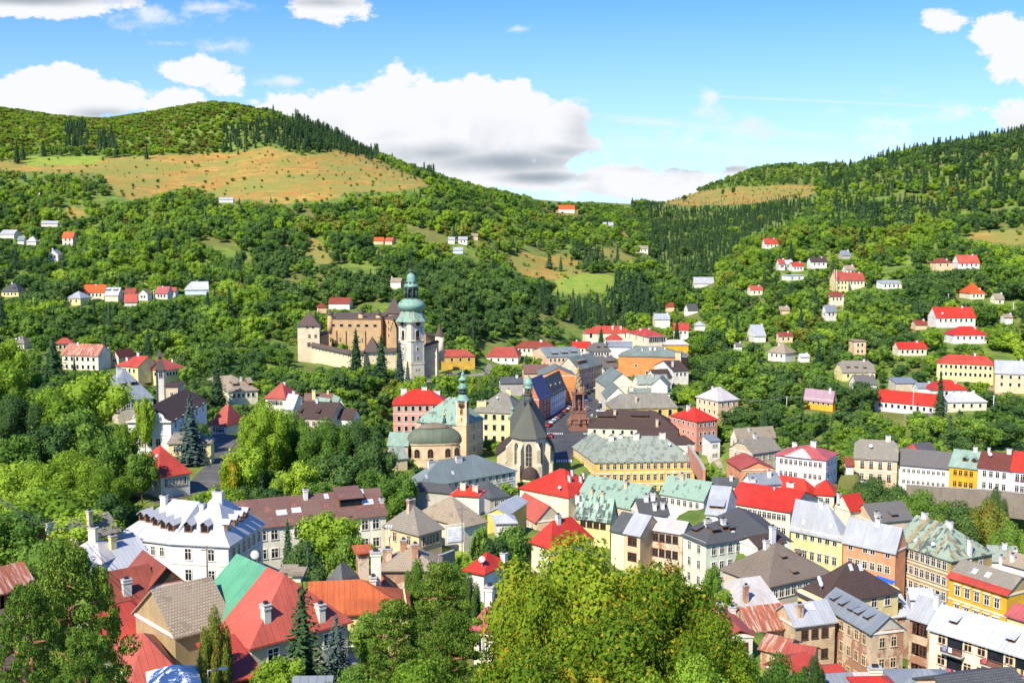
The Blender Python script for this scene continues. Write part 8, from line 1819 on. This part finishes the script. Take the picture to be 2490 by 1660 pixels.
CON = [[(515, 300), (600, 282), (680, 292), (760, 308), (880, 350), (865, 372), (760, 350), (700, 350), (620, 335), (540, 360), (505, 350)],
       [(1480, 470), (1750, 452), (1900, 452), (1800, 520), (1700, 580), (1650, 640), (1560, 650), (1480, 600), (1500, 540)],
       [(1240, 672), (1420, 660), (1500, 690), (1520, 760), (1400, 775), (1230, 745)], [(150, 290), (200, 290), (205, 345), (150, 345)], [(225, 310), (265, 310), (270, 355), (225, 355)],
       [(1350, 452), (1500, 458), (1500, 480), (1350, 472)], [(1320, 585), (1440, 590), (1450, 625), (1330, 620)]]
LIGHTZ = [[(2000, 430), (2352, 400), (2352, 470), (2100, 560), (1960, 640), (1700, 700), (1600, 680), (1700, 600), (1850, 560)], [(400, 410), (560, 470), (820, 520), (1100, 500), (1250, 560), (1100, 600), (700, 560), (500, 520), (200, 530)]]
DARKZ = [[(2000, 300), (2352, 480), (2352, 330)], [(950, 620), (1250, 640), (1400, 700), (1400, 770), (1000, 780), (960, 700)], [(470, 590), (700, 580), (900, 640), (900, 700), (600, 700), (480, 650)], [(1450, 480), (1720, 470), (1600, 660), (1500, 640)]]
def auto_trees():
    rng = np.random.default_rng(11); P4 = np.array(PROTECT); FT = np.array([[q[0], q[1], q[3], q[4], q[5], q[6]] for q in FOOT]); RD = np.array(ROADS); MT = np.array(TREES)
    out = []
    bands = [(95, 300, 7.0), (300, 470, 6.6), (470, 1000, 6.9), (1000, 1750, 8.8), (1750, 2620, 11.0)]
    for (y0, y1, sp) in bands:
        for y in np.arange(y0, y1, sp):
            X = np.arange(-.56 * y - 10, .56 * y + 10, sp)
            for x in X:
                xx = x + rng.uniform(-.48, .48) * sp; yy = y + rng.uniform(-.48, .48) * sp
                z = zg(xx, yy); px, py = proj(xx, yy, z)
                if px < -120 or px > 2472 or py > 1700 or py < 150: continue
                inn = lambda Z: any(in_poly(px, py, p) for p in Z)
                dry = inn(DRY); gr = inn(GRASS); scr = inn(SCRUB)
                r = rng.random()
                if dry and r > .30: continue
                if gr and r > .06: continue
                if yy > 1800 and px < 1450: continue
                if yy < 480 and r < .10: continue
                gap = sin(xx / 31 + 1.3 * sin(yy / 47)) * sin(yy / 37 + 1.1 * sin(xx / 53)) + .35 * sin(xx / 11 + yy / 13)
                if yy > 470 and not scr and gap > .80: continue
                d = FT[:, :2] - (xx, yy); lx = d[:, 0] * FT[:, 4] + d[:, 1] * FT[:, 5]; ly = -d[:, 0] * FT[:, 5] + d[:, 1] * FT[:, 4]
                if ((abs(lx) < FT[:, 2] + 1.2) & (abs(ly) < FT[:, 3] + 1.2)).any(): continue
                if yy < 620 and len(RD) and (np.abs(RD - (xx, yy)).sum(1).min() < 5.5): continue
                if yy < 520 and len(MT) and (np.hypot(MT[:, 0] - xx, MT[:, 1] - yy).min() < 3.5): continue
                big = rng.random()
                hgt = (4.2 + 9.5 * big ** 1.7 + 1.5 * sin(xx / 60 - yy / 45)) if yy > 470 else (4.0 + 5.5 * big)
                if scr: hgt = 3.4 + 3.6 * big
                if dry or gr: hgt = 1.2 + 3.2 * big * big
                if yy > 1000 and not scr: hgt *= .85
                con = inn(CON)
                ridge = px > 1900 and yy > 930
                k = None
                if con and rng.random() < .86: k = 'spruce'
                elif ridge and rng.random() < .42: k = 'spruce'
                elif not scr and not dry and rng.random() < .045: k = 'spruce'
                if k: hgt = (hgt * 1.25 + 3) * (.95 if ridge else 1.25 if yy > 1150 and px < 1000 else .72 if yy > 1000 else .9); wid = hgt * rng.uniform(.38, .55)
                else:
                    q = rng.random() + .25 * sin(xx / 47 + yy / 61) + .2 * sin(xx / 19 - yy / 33)
                    if inn(DARKZ): q -= .45
                    if inn(LIGHTZ): q += .38
                    k = 'dark' if q < .28 else ('green' if q < .80 else ('light' if q < 1.12 else ('olive' if rng.random() < .5 else 'light')))
                    if scr: k = 'olive' if rng.random() < .4 else ('green' if rng.random() < .3 else 'light')
                    wid = hgt * rng.uniform(1.2, 1.9) if scr else hgt * rng.uniform(.85, 1.3) if hgt < 8 else hgt * rng.uniform(.75, 1.05)
                s = F / yy
                def covers(hh, ww):
                    x0, x1 = px - ww * s * .45, px + ww * s * .45; t0, t1 = py - hh * s * .95, py
                    ox = np.minimum(x1, P4[:, 1]) - np.maximum(x0, P4[:, 0]); oy = np.minimum(t1, P4[:, 3]) - np.maximum(t0, P4[:, 2])
                    a = np.where((ox > 0) & (oy > 0) & (P4[:, 4] > yy), ox * oy, 0)
                    return a.max() > .05 * (x1 - x0) * (t1 - t0)
                if yy < 1000:
                    ok = False
                    for sh in (1.0, .7, .45, .3):
                        if not covers(hgt * sh, wid * sh): ok = True; break
                    if not ok: continue
                    if sh < .5 and k == 'spruce': k = 'dark'; wid = hgt
                    hgt *= sh; wid *= sh
                    if hgt < 1.3: continue
                tx_, ty_ = proj(xx, yy, z + hgt * .85)
                if not (dry or gr) and (any(in_poly(tx_, ty_, p) for p in DRY) or any(in_poly(tx_, ty_, p) for p in GRASS[:1])):
                    if rng.random() < .6: continue
                    hgt *= .45; wid *= .5
                out.append((k, xx, yy, z, hgt, wid, px, py, scr))
    vis = [o for o in out if -20 < o[6] < 2372 and o[7] - o[4] * F / o[2] < 1568]
    vis_b = sorted([o for o in vis if o[0] != 'spruce'], key=lambda o: -o[4] / o[2]); vis_c = sorted([o for o in vis if o[0] == 'spruce'], key=lambda o: -o[4] / o[2])
    nb = sum(1 for o in COL.objects if o.name.startswith('broadleaf_tree')); nc = sum(1 for o in COL.objects if o.name.startswith('spruce_tree'))
    pick = vis_b[:max(0, 292 - nb)] + vis_c[:max(0, 120 - nc)]; chosen = set(id(o) for o in pick)
    for (k, x, y, z, hh, ww, *_r) in pick: make_tree(k, x, y, hh, ww, sink=.3, z=z)
    by = {}
    for o in COL.objects:
        if o.parent is None and o.get('category') == 'tree': by.setdefault(o['label'], []).append(o)
    NW = 'first second third fourth fifth sixth seventh eighth ninth tenth eleventh twelfth'.split()
    for lb, L_ in by.items():
        if 1 < len(L_) <= 12:
            for i, o in enumerate(sorted(L_, key=lambda o: o.location.x / o.location.y)): o['label'] = ' '.join(lb.split()[:12]) + ', ' + NW[i] + ' from left'
    rest = [o for o in out if id(o) not in chosen]; print('trees', len(out), 'individual', len(pick), 'rest', len(rest))
    def scatter(name, items):
        kinds = ['dark', 'green', 'light', 'olive'] if name != 'spruce_forest' else ['spruce']
        me = bpy.data.meshes.new(name); me.vertices.add(len(items)); me.vertices.foreach_set('co', np.array([(o[1], o[2], o[3] - .3) for o in items], np.float32).ravel())
        sc = np.array([((o[5] / (.78 if name != 'spruce_forest' else .30)),) * 2 + (o[4],) for o in items], np.float32)
        a = me.attributes.new('scl', 'FLOAT_VECTOR', 'POINT'); a.data.foreach_set('vector', sc.ravel())
        V = [(k, m) for k in kinds for m in FAR[k]]; idx = []
        for o in items: c = [i for i, (k, m) in enumerate(V) if k == (o[0] if o[0] in kinds else 'green')]; idx.append(c[rng.integers(len(c))])
        a = me.attributes.new('pick', 'INT', 'POINT'); a.data.foreach_set('value', np.array(idx, np.int32))
        a = me.attributes.new('rot', 'FLOAT', 'POINT'); a.data.foreach_set('value', rng.uniform(0, 6.28, len(items)).astype(np.float32))
        ob = bpy.data.objects.new(name, me); COL.objects.link(ob); ob['kind'] = 'stuff'
        ng = bpy.data.node_groups.new(name, 'GeometryNodeTree'); ng.interface.new_socket('Geometry', in_out='INPUT', socket_type='NodeSocketGeometry'); ng.interface.new_socket('Geometry', in_out='OUTPUT', socket_type='NodeSocketGeometry')
        N_ = ng.nodes; gi = N_.new('NodeGroupInput'); go = N_.new('NodeGroupOutput'); gg = N_.new('GeometryNodeGeometryToInstance')
        for (k, m) in reversed(V):
            src = bpy.data.objects.new('leaf_source', m); oi = N_.new('GeometryNodeObjectInfo'); oi.inputs['Object'].default_value = src; oi.inputs['As Instance'].default_value = True; ng.links.new(oi.outputs['Geometry'], gg.inputs[0])
        ip = N_.new('GeometryNodeInstanceOnPoints'); ip.inputs['Pick Instance'].default_value = True; ng.links.new(gi.outputs[0], ip.inputs['Points']); ng.links.new(gg.outputs[0], ip.inputs['Instance'])
        def attr(nm, ty, sock):
            q = N_.new('GeometryNodeInputNamedAttribute'); q.data_type = ty; q.inputs['Name'].default_value = nm; ng.links.new(q.outputs[0], sock); return q
        attr('pick', 'INT', ip.inputs['Instance Index']); attr('scl', 'FLOAT_VECTOR', ip.inputs['Scale'])
        q = N_.new('GeometryNodeInputNamedAttribute'); q.data_type = 'FLOAT'; q.inputs['Name'].default_value = 'rot'; cx = N_.new('ShaderNodeCombineXYZ'); ng.links.new(q.outputs[0], cx.inputs[2]); ng.links.new(cx.outputs[0], ip.inputs['Rotation'])
        ng.links.new(ip.outputs[0], go.inputs[0]); md = ob.modifiers.new('scatter', 'NODES'); md.node_group = ng
        return ob
    scatter('forest', [o for o in rest if o[0] != 'spruce' and not o[8]]); scatter('scrub', [o for o in rest if o[0] != 'spruce' and o[8]]); scatter('spruce_forest', [o for o in rest if o[0] == 'spruce'])
def haze():
    b = MB(); b.box(-2600, 2600, -40, 3600, float(GZ.min()) - 30, 420); o = b.build('haze', [bpy.data.materials.new('haze')]); o['kind'] = 'stuff'
    m = o.data.materials[0]; m.use_nodes = True; g = NT(m.node_tree); g.n.clear()
    v = g.node('ShaderNodeVolumePrincipled', {'Color': (.86, .92, 1.0), 'Density': 0.00011, 'Anisotropy': .3}); ou = g.node('ShaderNodeOutputMaterial'); g.l.new(v.outputs[0], ou.inputs['Volume'])
for fn in (houses_left, houses_square, houses_center, houses_lower_right, houses_lower_left, houses_hill, church_tower, castle, gothic_church, domed_church, plague_column, knocking_tower,
           streets_level, streets, cars, people, poles, protos, short_labels, manual_trees, auto_trees, build_terrain): fn()
